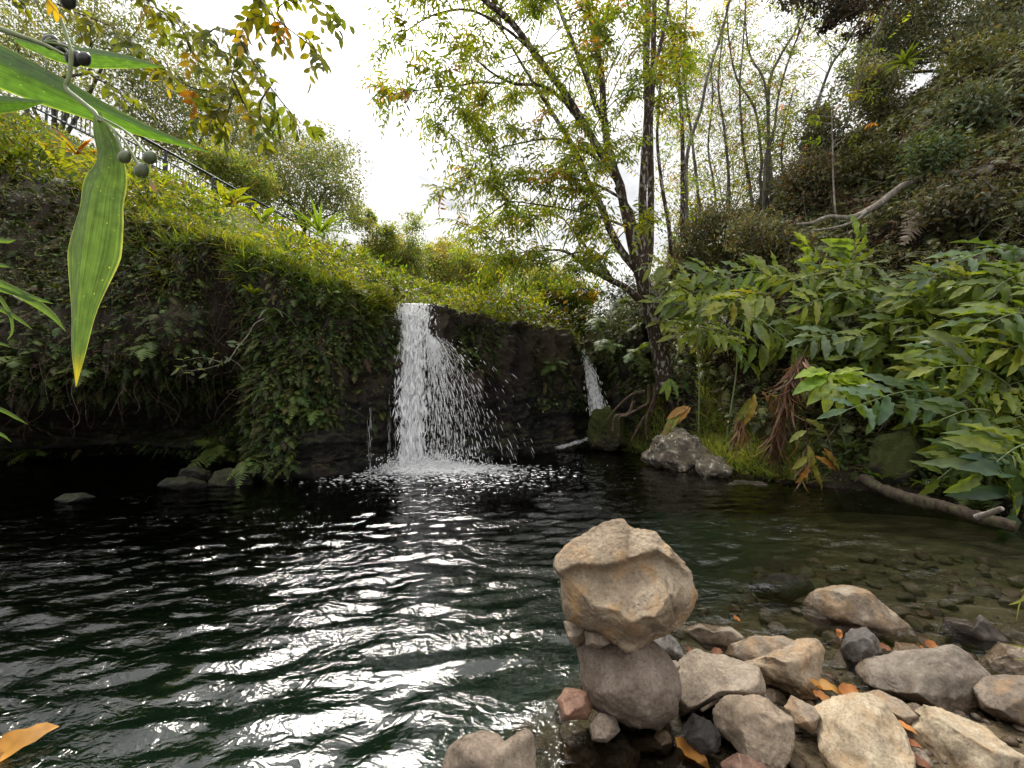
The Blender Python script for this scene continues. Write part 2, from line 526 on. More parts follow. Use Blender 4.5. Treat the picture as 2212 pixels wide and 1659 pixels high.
def plain_mat(name, col, rough=.6, metal=0.0, spec=.4, noise=.3, scale=20.0):
    m, t, out = newmat(name); L = t.links
    geo = N(t, 'ShaderNodeNewGeometry')
    n1 = N(t, 'ShaderNodeTexNoise', ins={'Scale': scale, 'Detail': 5.0}); L.new(geo.outputs['Position'], n1.inputs['Vector'])
    g = ramp(t, [(.3, 1 - noise), (.7, 1 + noise)], n1.outputs['Fac'])
    p = N(t, 'ShaderNodeBsdfPrincipled', ins={'Roughness': rough, 'Metallic': metal, 'Specular IOR Level': spec})
    L.new(mixc(t, 1.0, col, g.outputs[0], 'MULTIPLY'), p.inputs['Base Color']); L.new(p.outputs[0], out.inputs[0])
    return m


M = {}
M['leaf'] = leaf_mat('leaf_green', .55, (2.0, 1.8, .5))
M['leaf_glossy'] = leaf_mat('leaf_glossy', .40, (1.7, 1.6, .5), rough=.38, spec=.45, spots=.55)
M['leaf_dark'] = leaf_mat('leaf_dark', .3, (1.5, 1.4, .6), rough=.5, spec=.3)
M['leaf_spotted'] = leaf_mat('leaf_spotted', .5, (1.8, 1.6, .5), rough=.4, spots=.6)
M['dry_leaf'] = leaf_mat('dry_leaf', .3, (1.4, 1.1, .7), rough=.55, spots=.5, blotch=(.6, .5, .5))
M['bark'] = bark_mat('bark_lichen', (.018, .012, .008), (.07, .048, .034), amt=.6, scale=34.0)
M['bark_grey'] = bark_mat('bark_grey', (.035, .03, .026), (.13, .115, .1), spots=(.24, .23, .2), amt=.5)
M['dead_wood'] = bark_mat('dead_wood', (.10, .085, .07), (.26, .225, .19), spots=(.4, .38, .34), amt=.5, scale=24)
M['log_bark'] = bark_mat('log_bark', (.022, .017, .012), (.075, .056, .04), spots=(.07, .08, .03), amt=.5, scale=26)
M['root'] = bark_mat('root_bark', (.022, .014, .009), (.085, .056, .037), spots=(.2, .16, .12), amt=.35, scale=34)
M['soil'] = soil_mat('hill_soil', (.012, .009, .007), (.028, .02, .014), (.05, .036, .025))
M['mossy_soil'] = soil_mat('mossy_soil', (.02, .022, .006), (.05, .055, .012), (.09, .1, .02))
M['bed'] = soil_mat('stream_bed', (.045, .034, .018), (.105, .08, .046), (.19, .145, .09), scale=3.0, rough=.6, scatter_tint=True)
M['cliff'] = rock_mat('cliff_basalt', [(.004, .0035, .0035), (.011, .0095, .008), (.042, .032, .024)], 2.2, .5, 1.0, .6, moss=.35, wet=False, tint=0, obj=False, dirt=True)
M['rock_tan'] = rock_mat('rock_tan', [(.13, .10, .072), (.225, .18, .132), (.33, .275, .21)], 7.6, 1.0, .5, ochre=.35)
M['rock_warm'] = rock_mat('rock_warm', [(.14, .10, .068), (.245, .19, .13), (.345, .285, .21)], 6.1, 1.2, .55, ochre=.6, tint=0)
M['rock_grey'] = rock_mat('rock_grey', [(.11, .088, .066), (.19, .158, .124), (.285, .242, .195)], 8.5, 1.0, .4)
M['rock_mauve'] = rock_mat('rock_mauve', [(.12, .09, .062), (.20, .155, .113), (.285, .228, .172)], 7.6, 1.2, .35)
M['rock_pale'] = rock_mat('rock_pale', [(.19, .15, .10), (.31, .255, .18), (.41, .35, .26)], 9.5, .5, .45, ochre=.3)
M['rock_dark'] = rock_mat('rock_dark', [(.045, .04, .036), (.10, .09, .08), (.2, .18, .16)], 11.4, .8, .6, rough=.45)
M['rock_wet'] = rock_mat('rock_wet', [(.02, .018, .016), (.045, .04, .036), (.085, .075, .065)], 7.6, .8, .7, rough=.3)
M['rock_olive'] = rock_mat('rock_olive', [(.09, .065, .04), (.16, .12, .075), (.25, .195, .125)], 7.6, .8, .4)
M['rock_red'] = rock_mat('rock_red', [(.10, .055, .04), (.17, .095, .065), (.26, .16, .115)], 11.4, .8, .3, rough=.5)
M['rock_lichen'] = rock_mat('rock_lichen', [(.04, .034, .028), (.10, .083, .066), (.19, .155, .12)], 5.0, .8, .9, lichen=.8, moss=.25)
M['rock_moss'] = rock_mat('rock_moss', [(.03, .028, .02), (.06, .05, .035), (.1, .085, .06)], 3.0, .8, .7, moss=1.0)
M['metal'] = plain_mat('painted_metal', (.016, .024, .026), .5, .0)
# ------------------------------------------------------------------ light and sky
EL, AZ = R(57), R(-20)
SUN = np.array([math.sin(AZ) * math.cos(EL), math.cos(AZ) * math.cos(EL), math.sin(EL)])
w = bpy.data.worlds.new('World'); S.world = w; w.use_nodes = True
t = w.node_tree; t.nodes.clear(); L = t.links
out = N(t, 'ShaderNodeOutputWorld'); bg = N(t, 'ShaderNodeBackground', ins={'Strength': 0.1})
sky = N(t, 'ShaderNodeTexSky', sky_type='NISHITA', sun_disc=False, sun_elevation=EL, sun_rotation=AZ)
tc = N(t, 'ShaderNodeTexCoord')
sx = N(t, 'ShaderNodeSeparateXYZ'); L.new(tc.outputs['Generated'], sx.inputs[0])
mp = N(t, 'ShaderNodeMapping', ins={'Scale': (1, 1, 2.2)}); L.new(tc.outputs['Generated'], mp.inputs[0])
n1 = N(t, 'ShaderNodeTexNoise', ins={'Scale': 5.0, 'Detail': 8.0, 'Roughness': .55, 'Distortion': .3}); L.new(mp.outputs[0], n1.inputs['Vector'])
cl = ramp(t, [(.30, (5.0, 5.1, 5.4)), (.42, (7.2, 7.25, 7.4)), (.58, (10.2, 10.1, 10.0))], n1.outputs['Fac'])
dp = N(t, 'ShaderNodeVectorMath', operation='DOT_PRODUCT'); L.new(tc.outputs['Generated'], dp.inputs[0]); dp.inputs[1].default_value = tuple(SUN)
d0 = mathn(t, 'MAXIMUM', dp.outputs['Value'], 0.0)
halo = mathn(t, 'ADD', mathn(t, 'MULTIPLY', mathn(t, 'POWER', d0, 40.0), 60.0), mathn(t, 'MULTIPLY', mathn(t, 'POWER', d0, 7.0), 3.0))
up = mathn(t, 'MULTIPLY', mathn(t, 'MAXIMUM', mathn(t, 'SUBTRACT', sx.outputs[2], .5), 0.0), 26.0)
tot = mathn(t, 'ADD', mathn(t, 'ADD', halo, up), 0.0)
cb = N(t, 'ShaderNodeCombineXYZ')
for k, f in enumerate((1.0, .98, .95)): L.new(mathn(t, 'MULTIPLY', tot, f), cb.inputs[k])
gap = ramp(t, [(.30, 0.80), (.36, 1.0)], n1.outputs['Fac'])
c = mixc(t, gap.outputs[0], sky.outputs[0], cl.outputs[0])
c = mixc(t, 1.0, c, cb.outputs[0], 'ADD')
L.new(c, bg.inputs['Color']); L.new(bg.outputs[0], out.inputs[0])
sl = bpy.data.lights.new('sun', 'SUN'); sl.energy = 4.8; sl.angle = R(22); sl.color = (1.0, .95, .87)
so = bpy.data.objects.new('sun', sl); COL.objects.link(so); so.location = (0, 0, 30)
so.rotation_euler = Vector(SUN).to_track_quat('Z', 'Y').to_euler()
S.view_settings.view_transform = 'Standard'
S.view_settings.look = 'None'
S.view_settings.exposure = 0.3
S.view_settings.gamma = 1.0
cy = S.cycles
cy.max_bounces = 7; cy.diffuse_bounces = 3; cy.glossy_bounces = 3; cy.transmission_bounces = 4; cy.transparent_max_bounces = 14
cy.volume_bounces = 0
cy.caustics_reflective = False
cy.use_denoising = True
try: cy.denoiser = 'OPENIMAGEDENOISE'
except Exception: pass
cy.sample_clamp_indirect = 6.0

# ------------------------------------------------------------------ cliff
# one row per place along the foot of the cliff: photo x, foot distance, top y, then offsets towards the pool at
# heights -2.2, -.1, .35, .8, 1.4, 2.2, (top)
CL = [
    (-900, 5.0, 230, (-3.2, -3.2, -2.5, -3.0, -.3, .3, -1.5)),
    (-300, 5.7, 260, (-3.4, -3.4, -2.4, -3.1, -.2, .35, -1.5)),
    (0, 6.35, 305, (-3.4, -3.4, -2.4, -3.2, -.1, .35, -1.4)),
    (130, 6.5, 385, (-3.4, -3.4, -2.0, -3.2, -.2, .35, -1.0)),
    (260, 6.6, 465, (-3.0, -3.0, -1.4, -2.8, -.6, .3, -.5)),
    (390, 6.75, 500, (-2.6, -2.6, -1.2, -2.3, -1.5, .2, -.15)),
    (480, 6.85, 525, (-1.9, -1.8, -1.3, -2.0, -1.9, -.6, .0)),
    (530, 6.8, 545, (-.4, -.2, -.2, -.25, -.3, -.2, .0)),
    (600, 6.7, 575, (-.1, .1, .15, .2, .15, .1, .0)),
    (680, 6.9, 612, (-.1, .15, .18, .25, .3, .2, .0)),
    (760, 7.25, 628, (-.2, .05, .1, .15, .2, .15, .0)),
    (830, 7.8, 640, (-.3, -.1, -.1, -.05, .0, .05, .0)),
    (862, 8.15, 656, (-.3, -.1, -.12, -.1, -.05, -.05, .0)),
    (900, 8.25, 660, (-.3, -.1, -.12, -.12, -.1, -.08, .0)),
    (940, 8.35, 664, (-.3, -.1, -.1, -.1, -.05, .0, .0)),
    (1000, 8.7, 678, (-.2, .0, .0, .0, .05, .1, .0)),
    (1060, 9.1, 690, (-.2, .0, .05, .05, .1, .15, .0)),
    (1110, 9.4, 695, (-.2, .0, .0, .0, .1, .15, .0)),
    (1160, 9.8, 703, (-.2, .0, -.05, -.05, .0, .1, .0)),
    (1220, 10.3, 720, (-.2, .0, -.05, -.05, .0, .05, .0)),
    (1262, 10.9, 755, (-.2, .1, .0, -.1, -.1, -.05, .0)),
    (1300, 11.2, 770, (-.2, .2, .3, .1, -.1, -.1, .0)),
    (1345, 10.6, 745, (-.2, .2, .2, .1, .1, .1, .0)),
    (1400, 9.8, 700, (-.2, .0, .0, .0, .1, .1, .0)),
]
foot = []; top = []; offs = []
for px, d, ty, of in CL:
    a = (px - 1106) / F
    foot.append((a * d, d)); top.append(P(px, ty, d)[2]); offs.append(of)
foot = np.array(foot); top = np.array(top); offs = np.array(offs)
CLINE = foot.copy(); CLINE[:, 1] -= offs[:, 6]


def up_terrain_ctrl():
    c = [(foot[k, 0], foot[k, 1] + .2 - offs[k, 6], top[k]) for k in range(len(CL) - 3)]
    for px, py, d in [(0, 275, 12), (-250, 200, 11), (-600, 150, 9), (120, 340, 12), (300, 445, 10), (410, 465, 13), (540, 500, 15), (640, 545, 15), (700, 578, 20), (800, 612, 20)]:
        c.append(tuple(P(px, py, d)))
    for x, y, z in [(0, 11, 3.3), (1.5, 13, 3.4), (0, 18, 3.5), (3, 20, 3.8), (6, 25, 5), (-4, 18, 4.6), (-2.5, 13, 3.7), (-8, 30, 9.5), (0, 40, 4.8), (12, 40, 9), (-6, 60, 9), (4, 80, 8),
                    (-30, 40, 14), (-40, 20, 14), (-40, 60, 16), (-24, 14, 11.2), (-22, 30, 12.5), (14, 14, 4), (-16, 60, 14)]:
        c.append((x, y, z))
    for k in np.linspace(-.3, 1, 7):
        q = OA * (1 - k) + OB * k
        c.append((q[0], q[1], q[2] - .65)); c.append((q[0] - 3, q[1] + .5, q[2] - .5)); c.append((q[0] + 1.2, q[1] - .6, q[2] - 1.15))
    return c


OA = P(62, 233, 14.0); OB = P(856, 590, 38.0)
FA = P(62, 160, 14.0); FB = P(858, 603, 38.0)
upz0 = tps(up_terrain_ctrl(), .05)


def upz(x, y):
    p = np.stack([x, y, np.zeros_like(x)], -1)
    return upz0(x, y) + .34 * fbm(p * .6, 3) + .16 * fbm(p * 1.9, 3)


nu, nz = 640, 165
uu = np.linspace(0, len(CL) - 1, nu)
Fp = spline(foot, nu); Tz = np.interp(uu, np.arange(len(CL)), top)
tg = np.gradient(Fp, axis=0); tg /= np.linalg.norm(tg, axis=1, keepdims=True)
Nn = np.stack([tg[:, 1], -tg[:, 0]], 1)
for _ in range(14): Nn[1:-1] = (Nn[:-2] + Nn[1:-1] + Nn[2:]) / 3
Nn /= np.linalg.norm(Nn, axis=1, keepdims=True)
OF = np.stack([np.interp(uu, np.arange(len(CL)), offs[:, k]) for k in range(7)], 1)
V = np.zeros((nu, nz, 3))
for i in range(nu):
    zt = Tz[i]
    hz = np.array([-2.2, -.1, .35, .8, 1.4, min(2.2, zt - .5), zt])
    s = np.linspace(0, 1, nz - 20)
    pts = spline(np.stack([OF[i], hz], 1), nz - 20)
    off = np.concatenate([pts[:, 0], OF[i, 6] - np.linspace(.12, 2.0, 20)])
    x = Fp[i, 0] + Nn[i, 0] * off; y = Fp[i, 1] + Nn[i, 1] * off
    V[i, :, 0] = x; V[i, :, 1] = y; V[i, :nz - 20, 2] = pts[:, 1]
Zt = upz0(V[:, nz - 20:, 0], V[:, nz - 20:, 1])
bl = ss(0, 1, np.linspace(0, 1, 20))[None]
V[:, nz - 20:, 2] = Tz[:, None] * (1 - bl) + (Zt - .12) * bl
VV = V.reshape(-1, 3)
dd = .34 * fbm(VV * np.array([.9, .9, 1.1]), 3) + .17 * fbm(VV * np.array([2.2, 2.2, 3.0]) + 5, 4, ridged=True) + .07 * fbm(VV * np.array([4, 4, 14.]) + 9, 3) + .05 * fbm(VV * 9, 2)
# blocky basalt columns beside the fall
wx = .35 * fbm(VV * 1.3, 3); wz = .3 * fbm(VV * 1.1 + 8, 3)
ci_ = np.floor(VV[:, 0] * 2.7 + wx * 1.6).astype(int); ri_ = np.floor(VV[:, 2] * .9 + wz + _perm[ci_ & 255] / 97.0).astype(int)
hb = _perm[(_perm[ci_ & 255] + ri_) & 255] / 255.0 - .5
cj_ = np.floor(VV[:, 0] * 1.1 + wx * 2).astype(int); rj_ = np.floor(VV[:, 2] * 4.2 + wz * 2.2).astype(int)
hs = _perm[(_perm[rj_ & 255] + cj_) & 255] / 255.0 - .5
rgt = ss(-1.7, -1.0, VV[:, 0])
dd = dd + .36 * hb * (.35 + .65 * rgt) + .15 * hs * (1 - rgt) * (1 - ss(1.4, 2.0, VV[:, 2]))
fade = np.ones((nu, nz)); fade[:, nz - 20:] = np.linspace(1, .25, 20)[None]
nrm = np.repeat(Nn[:, None], nz, 1).reshape(-1, 2)
fd = (dd * fade.ravel())
VV[:, 0] += nrm[:, 0] * fd; VV[:, 1] += nrm[:, 1] * fd; VV[:, 2] += .25 * fd
mb = MB(); mb.add(VV, grid_faces(nu, nz)[:, ::-1], .5 * (1 + np.stack([1.1 * hb, .9 * hb, .7 * hb], 1) * (.3 + .7 * rgt)[:, None]))
tag(mb.build('cliff', M['cliff']), kind='structure')
CV = VV.reshape(nu, nz, 3)
du = np.gradient(CV, axis=0); dv = np.gradient(CV, axis=1)
CN = unit(np.cross(du, dv))
if (CN[..., 1].mean() > 0): CN = -CN


def cliff_sample(n, dens, r, vmax=1.0):
    """random places on the cliff kept with probability dens(photo x, photo y)"""
    P_, N_ = [], []
    while sum(map(len, P_)) < n:
        i = r.uniform(0, nu - 1.01, 4000); j = r.uniform(0, (nz - 1.01) * vmax, 4000)
        a = i.astype(int); b = j.astype(int)
        fi = (i - a)[:, None]; fj = (j - b)[:, None]
        p = (CV[a, b] * (1 - fi) + CV[a + 1, b] * fi) * (1 - fj) + (CV[a, b + 1] * (1 - fi) + CV[a + 1, b + 1] * fi) * fj
        x, y = proj(p)
        k = (r.uniform(size=len(p)) < dens(x, y)) & (p[:, 2] > .05)
        P_.append(p[k]); N_.append(CN[a, b][k])
        if len(P_) > 900: break
    return np.vstack(P_)[:n], np.vstack(N_)[:n]


# ------------------------------------------------------------------ upper terrain (left slope, stream plateau)
xs = np.concatenate([np.arange(-46, -20, .8), np.arange(-20, 3, .22), np.arange(3, 30, .8)])
ys = np.concatenate([np.arange(4, 20, .22), np.arange(20, 44, .5), np.arange(44, 140, 2.0)])
X, Y = np.meshgrid(xs, ys, indexing='ij')
line = np.vstack([[(-60, 2.5)], CLINE[:-2], [(2.6, 11.6)], [(34, 12)]])
sd = signed_dist(line, X, Y)
Z = upz(X, Y)
Z = np.where((X > -1.9) & (X < -1.15) & (Y < 16), Z - .18, Z)
V = np.stack([X, Y, Z], -1).reshape(-1, 3)
Q = grid_faces(len(xs), len(ys))
keep = (sd.reshape(-1)[Q] < -.55).all(1)
mb = MB(); mb.add(V, Q[keep][:, ::-1] if True else Q)
tag(mb.build('terrain', M['mossy_soil']), kind='structure')

# ------------------------------------------------------------------ right hill
SHORE = np.array([(12, 120), (7, 60), (4.4, 30), (2.9, 18), (2.35, 12.6), (2.45, 11.2), (2.75, 10.2), (3.15, 9.25), (3.55, 7.6), (3.95, 6.7), (4.6, 6.1), (5.35, 5.7), (5.75, 5.0), (5.65, 4.3), (6.1, 3.2), (6.6, 1.5), (6.6, -6)])


def hillz(x, y, noise=True):
    s = -signed_dist(SHORE[::-1], x, y)
    s = -s
    # inland = east of the shore line
    wt = ss(7.7, 8.9, y); back = ss(10.5, 14, y)
    wall = 2.15 * ss(-.05, .75, s) + 1.2 * ss(.75, 2.2, s) + np.maximum(0, s - 2.4) * 1.05
    shelf = .2 * ss(-.1, .3, s) + .28 * ss(.3, 1.1, s) + np.maximum(0, s - 1.0) * 1.28 * ss(-2, 4, y)
    z = wall * wt + shelf * (1 - wt)
    bk = 3.3 + np.maximum(0, s) * .72
    z = z * (1 - back) + bk * back
    cap = 10.5
    z = np.where(z > cap, cap + (z - cap) * .35, z)
    z = np.where(s < 0, np.maximum(-2.0, s * 1.4) * (1 - back) + back * (3.3 + s * 1.5), z)
    if noise:
        p = np.stack([x, y, z], -1)
        z = z + ss(.0, 1.5, s) * (.45 * fbm(p * .55, 3) + .15 * fbm(p * 2, 2)) + .05 * fbm(p * 4, 2) * (1 - back)
    return z


xs = np.concatenate([np.arange(2.0, 14, .12), np.arange(14, 60, .8)])
ys = np.concatenate([np.arange(-6, 0, .4), np.arange(0, 14, .12), np.arange(14, 40, .5), np.arange(40, 120, 2.0)])
X, Y = np.meshgrid(xs, ys, indexing='ij')
Z = hillz(X, Y)
V = np.stack([X, Y, Z], -1).reshape(-1, 3)
Q = grid_faces(len(xs), len(ys))
keep = (Z.reshape(-1)[Q] > -1.9).any(1)
mb = MB(); mb.add(V, Q[keep][:, ::-1])
tag(mb.build('hill', M['soil']), kind='structure')

# ------------------------------------------------------------------ stream bed
BED = [(.9, 1.45, -.03), (1.6, 1.5, .02), (2.2, 1.7, .0), (3, 2, -.03), (1.2, 1.2, .03), (.55, 1.3, -.10), (0.2, 1.3, -.22), (.45, 1.7, -.13), (.8, 2.0, -.10), (1.3, 2.1, -.10), (1.9, 2.3, -.13), (2.6, 2.4, -.13),
       (3.4, 2.8, -.16), (-.5, 1.3, -.42), (-1.5, 1.5, -.55), (-3, 1.5, -.7), (0, 2.2, -.5), (1, 2.8, -.38), (2, 3, -.26), (3, 3.6, -.26), (4, 4, -.26), (5, 4, -.2), (-1, 3, -1.3), (.8, 4, -1.1), (2.4, 5, -.7), (4, 5.3, -.4),
       (0, 6, -2), (-4, 4, -2), (-6, 5, -2), (2, 8, -1.5), (-1, 8, -2.2), (3, 8, -.8), (1.5, .5, .08), (3, .8, .14), (-1, .3, -.3), (4.5, 1.5, -.02), (5.5, 2.5, -.12), (2, -3, .3), (-4, -3, .3), (8, 2, .4), (-12, 4, -1.5), (-8, 9, -2), (3, 13, -1), (0, 12, -2), (8, 9, -.5)]
bz0 = tps(BED, .01)


def bedz(x, y, fine=True):
    p = np.stack([x, y, np.zeros_like(x)], -1)
    z = np.clip(bz0(x, y), -1.3, .4)
    if fine: z = z + .035 * fbm(p * 3.5, 3) + .02 * np.abs(pn(p * 11)) + .012 * pn(p * 27)
    return z


xs = np.concatenate([np.arange(-16, -3, .25), np.arange(-3, 4, .035), np.arange(4, 12, .2)])
ys = np.concatenate([np.arange(-5, .7, .3), np.arange(.7, 4, .035), np.arange(4, 14, .2)])
X, Y = np.meshgrid(xs, ys, indexing='ij')
V = np.stack([X, Y, bedz(X, Y)], -1).reshape(-1, 3)
mb = MB(); mb.add(V, grid_faces(len(xs), len(ys))[:, ::-1])
tag(mb.build('stream_bed', M['bed']), kind='structure')

# ------------------------------------------------------------------ water
FALL = np.array([-1.72, 7.75])


def wavez(x, y):
    a = R(14)
    u = x * math.cos(a) + y * math.sin(a); v = -x * math.sin(a) + y * math.cos(a)
    p = np.stack([u * 2.3, v * 6.6, np.zeros_like(u)], -1)
    q = np.stack([u * 4.6 + .4 * v, v * 12.0, np.ones_like(u) * 3.3], -1)
    rr = np.hypot(x - FALL[0], y - FALL[1])
    near = np.exp(-rr / 2.2)
    z = .037 * (1 - .4 * ss(2.0, 4.5, y)) * fbm(p, 2) + (.0035 + .0105 * ss(1.6, 4.0, y)) * fbm(q, 2)
    ph = 2.4 * fbm(np.stack([x, y, x * 0 + 7], -1) * .7, 2)
    z = z + .0055 * np.sin(rr * 21 + ph * 2) * np.exp(-rr / 5) + .0045 * np.sin((u * .35 + v) * 19 + ph * 3)
    f = np.stack([x * 9, y * 9, x * 0 + 1.7], -1)
    z = z + near * (.035 * fbm(f * .6, 3) + .02 * fbm(f * 1.6, 2))
    calm = ss(-.02, -.35, -0.0 - bz0(x, y) * -1)  # shallow water by the stones is flatter
    shallow = ss(.02, .30, -bz0(x, y))
    return z * (.5 + .5 * shallow)


xs = np.concatenate([np.arange(-16, -3.2, .06), np.arange(-3.2, 3.4, .025), np.arange(3.4, 9, .05)])
ys = np.concatenate([np.arange(-4, .9, .12), np.arange(.9, 4.5, .025), np.arange(4.5, 13, .05)])
X, Y = np.meshgrid(xs, ys, indexing='ij')
Z = wavez(X, Y)
V = np.stack([X, Y, Z], -1).reshape(-1, 3)
nx, ny = len(xs), len(ys)
mb = MB(); mb.add(V, grid_faces(nx, ny)[:, ::-1])
idx = np.arange(nx * ny).reshape(nx, ny)
ring = np.concatenate([idx[:, 0], idx[-1, 1:], idx[-2::-1, -1], idx[0, -2:0:-1]])
bot = V[ring].copy(); bot[:, 2] = -3.2
nb = len(ring); base = len(V)
q = np.stack([ring, base + np.arange(nb), base + (np.arange(nb) + 1) % nb, np.roll(ring, -1)], 1)
mb.V.append(bot); mb.C.append(np.ones((nb, 3)) * .5); mb.U.append(np.zeros((nb, 2))); mb.Q.append(q); mb.n += nb
mb.V.append(np.array([[xs[0], ys[0], -3.2], [xs[-1], ys[0], -3.2], [xs[-1], ys[-1], -3.2], [xs[0], ys[-1], -3.2]])); mb.C.append(np.ones((4, 3)) * .5); mb.U.append(np.zeros((4, 2)))
c0 = [base, base + nx - 1, base + nx - 1 + ny - 1, base + 2 * (nx - 1) + ny - 1]
mb.Q.append(np.array([c0[::-1]])); mb.n += 4

m, t, out = newmat('pool_water'); L = t.links
geo = N(t, 'ShaderNodeNewGeometry')
mp = N(t, 'ShaderNodeMapping', ins={'Scale': (1, 1.9, 1), 'Rotation': (0, 0, R(-12))}); L.new(geo.outputs['Position'], mp.inputs[0])
n1 = N(t, 'ShaderNodeTexNoise', ins={'Scale': 12.0, 'Detail': 3.0, 'Roughness': .5, 'Distortion': .8}); L.new(mp.outputs[0], n1.inputs['Vector'])
bp = N(t, 'ShaderNodeBump', ins={'Strength': 1.0, 'Distance': .016}); L.new(n1.outputs['Fac'], bp.inputs['Height'])
n0 = N(t, 'ShaderNodeTexNoise', ins={'Scale': 1.1, 'Detail': 2.0}); L.new(geo.outputs['Position'], n0.inputs['Vector'])
L.new(ramp(t, [(.36, .22), (.64, 1.0)], n0.outputs['Fac']).outputs[0], bp.inputs['Strength'])
fr = N(t, 'ShaderNodeFresnel', ins={'IOR': 1.62}); L.new(bp.outputs[0], fr.inputs['Normal'])
gl = N(t, 'ShaderNodeBsdfGlossy', ins={'Roughness': .012}); L.new(bp.outputs[0], gl.inputs['Normal'])
tp = N(t, 'ShaderNodeBsdfTransparent')
mx = N(t, 'ShaderNodeMixShader'); L.new(fr.outputs[0], mx.inputs[0]); L.new(tp.outputs[0], mx.inputs[1]); L.new(gl.outputs[0], mx.inputs[2])
L.new(mx.outputs[0], out.inputs['Surface'])
va = N(t, 'ShaderNodeVolumeAbsorption', ins={'Color': (.58, .66, .50, 1), 'Density': 1.5}); L.new(va.outputs[0], out.inputs['Volume'])
M['water'] = m
tag(mb.build('pool_water', m), kind='structure')

# ------------------------------------------------------------------ waterfalls
m, t, out = newmat('white_water'); L = t.links
p = N(t, 'ShaderNodeBsdfPrincipled', ins={'Base Color': (.95, .95, .96, 1), 'Roughness': .25, 'Specular IOR Level': .5})
tr = N(t, 'ShaderNodeBsdfTranslucent', ins={'Color': (.9, .92, .94, 1)})
mx = N(t, 'ShaderNodeMixShader', ins={0: .25}); L.new(p.outputs[0], mx.inputs[1]); L.new(tr.outputs[0], mx.inputs[2])
L.new(mx.outputs[0], out.inputs[0]); M['white_water'] = m


def veil_mat(name, lo, hi, sc=(7, 7, 1.6)):
    m, t, out = newmat(name); L = t.links
    geo = N(t, 'ShaderNodeNewGeometry')
    mp = N(t, 'ShaderNodeMapping', ins={'Scale': sc}); L.new(geo.outputs['Position'], mp.inputs[0])
    n1 = N(t, 'ShaderNodeTexNoise', ins={'Scale': 3.2, 'Detail': 7.0, 'Roughness': .7, 'Distortion': .9}); L.new(mp.outputs[0], n1.inputs['Vector'])
    at = N(t, 'ShaderNodeAttribute', attribute_name='uvw'); sx = N(t, 'ShaderNodeSeparateXYZ'); L.new(at.outputs['Vector'], sx.inputs[0])
    edge = mathn(t, 'MULTIPLY', mathn(t, 'ABSOLUTE', sx.outputs[0]), .28)
    f = ramp(t, [(lo, 0.0), (hi, 1.0)], mathn(t, 'SUBTRACT', n1.outputs['Fac'], mathn(t, 'MULTIPLY', edge, edge)))
    p = N(t, 'ShaderNodeBsdfPrincipled', ins={'Base Color': (.95, .95, .96, 1), 'Roughness': .3})
    tr = N(t, 'ShaderNodeBsdfTranslucent', ins={'Color': (.9, .92, .94, 1)})
    mx = N(t, 'ShaderNodeMixShader', ins={0: .25}); L.new(p.outputs[0], mx.inputs[1]); L.new(tr.outputs[0], mx.inputs[2])
    tp = N(t, 'ShaderNodeBsdfTransparent')
    m2 = N(t, 'ShaderNodeMixShader'); L.new(f.outputs[0], m2.inputs[0]); L.new(tp.outputs[0], m2.inputs[1]); L.new(mx.outputs[0], m2.inputs[2])
    L.new(m2.outputs[0], out.inputs[0])
    return m


OCT = (np.array([(0, 0, -1), (1, 0, 0), (0, 1, 0), (-1, 0, 0), (0, -1, 0), (0, 0, 1.25)], float), np.array([(1, 0, 2), (2, 0, 3), (3, 0, 4), (4, 0, 1), (1, 2, 5), (2, 3, 5), (3, 4, 5), (4, 1, 5)]))


def drops(mb, p, r, stretch):
    V, Q = OCT
    n = len(p)
    W = p[:, None] + V[None] * (r[:, None, None] * np.stack([np.ones(n), np.ones(n), stretch], 1)[:, None])
    mb.add(W.reshape(-1, 3), (Q[None] + (np.arange(n) * 6)[:, None, None]).reshape(-1, 3), (.9, .9, .9))


def streaks(mb, p, dr, ln, wd, r):
    """little tapered ribbons of falling water, bent and turned at random"""
    n = len(p)
    s = unit(np.stack([r.normal(size=n), r.normal(size=n) * .5, np.zeros(n)], 1))
    q = np.cross(dr, s)
    tt = np.array([0, .3, .65, 1.0]); ww = np.array([.15, 1, .8, .1])
    c = p[:, None] + dr[:, None] * (ln[:, None] * tt[None])[..., None] + (s + q)[:, None] * (r.normal(size=(n, 4)) * wd[:, None] * .5)[..., None]
    e = s[:, None] * (wd[:, None] * ww[None])[..., None]
    V = np.concatenate([c + e + q[:, None] * (wd[:, None, None] * .3), c - e], 1)
    f = np.array([(0, 1, 5, 4), (1, 2, 6, 5), (2, 3, 7, 6)])
    mb.add(V.reshape(-1, 3), (f[None] + (np.arange(n) * 8)[:, None, None]).reshape(-1, 4), (.9, .9, .9))


r = np.random.default_rng(3)
lipL = P(851, 655, 8.0); lipR = P(934, 660, 8.15)
wf = thing('waterfall', 'tall white waterfall pouring over the mossy lip into the pool', 'waterfall', ((lipL[0] + lipR[0]) / 2, 7.7, 0))
H = lipL[2]


def path(a, s, extra=0.0):
    """a -1..1 across, s 0..1 down: centre line of the falling sheet, narrowing and arching out"""
    x0 = (lipL[0] + lipR[0]) / 2 + a * (lipR[0] - lipL[0]) / 2
    narrow = 1 - .46 * ss(0, .8, s) + extra
    xc = (lipL[0] + lipR[0]) / 2
    x = xc + (x0 - xc) * narrow + .10 * s
    y = 8.12 - .42 * np.sqrt(np.clip(s, 0, 1)) + .05 * a
    z = H + .02 - (H + .02) * s
    return np.stack([x, y, z], -1)


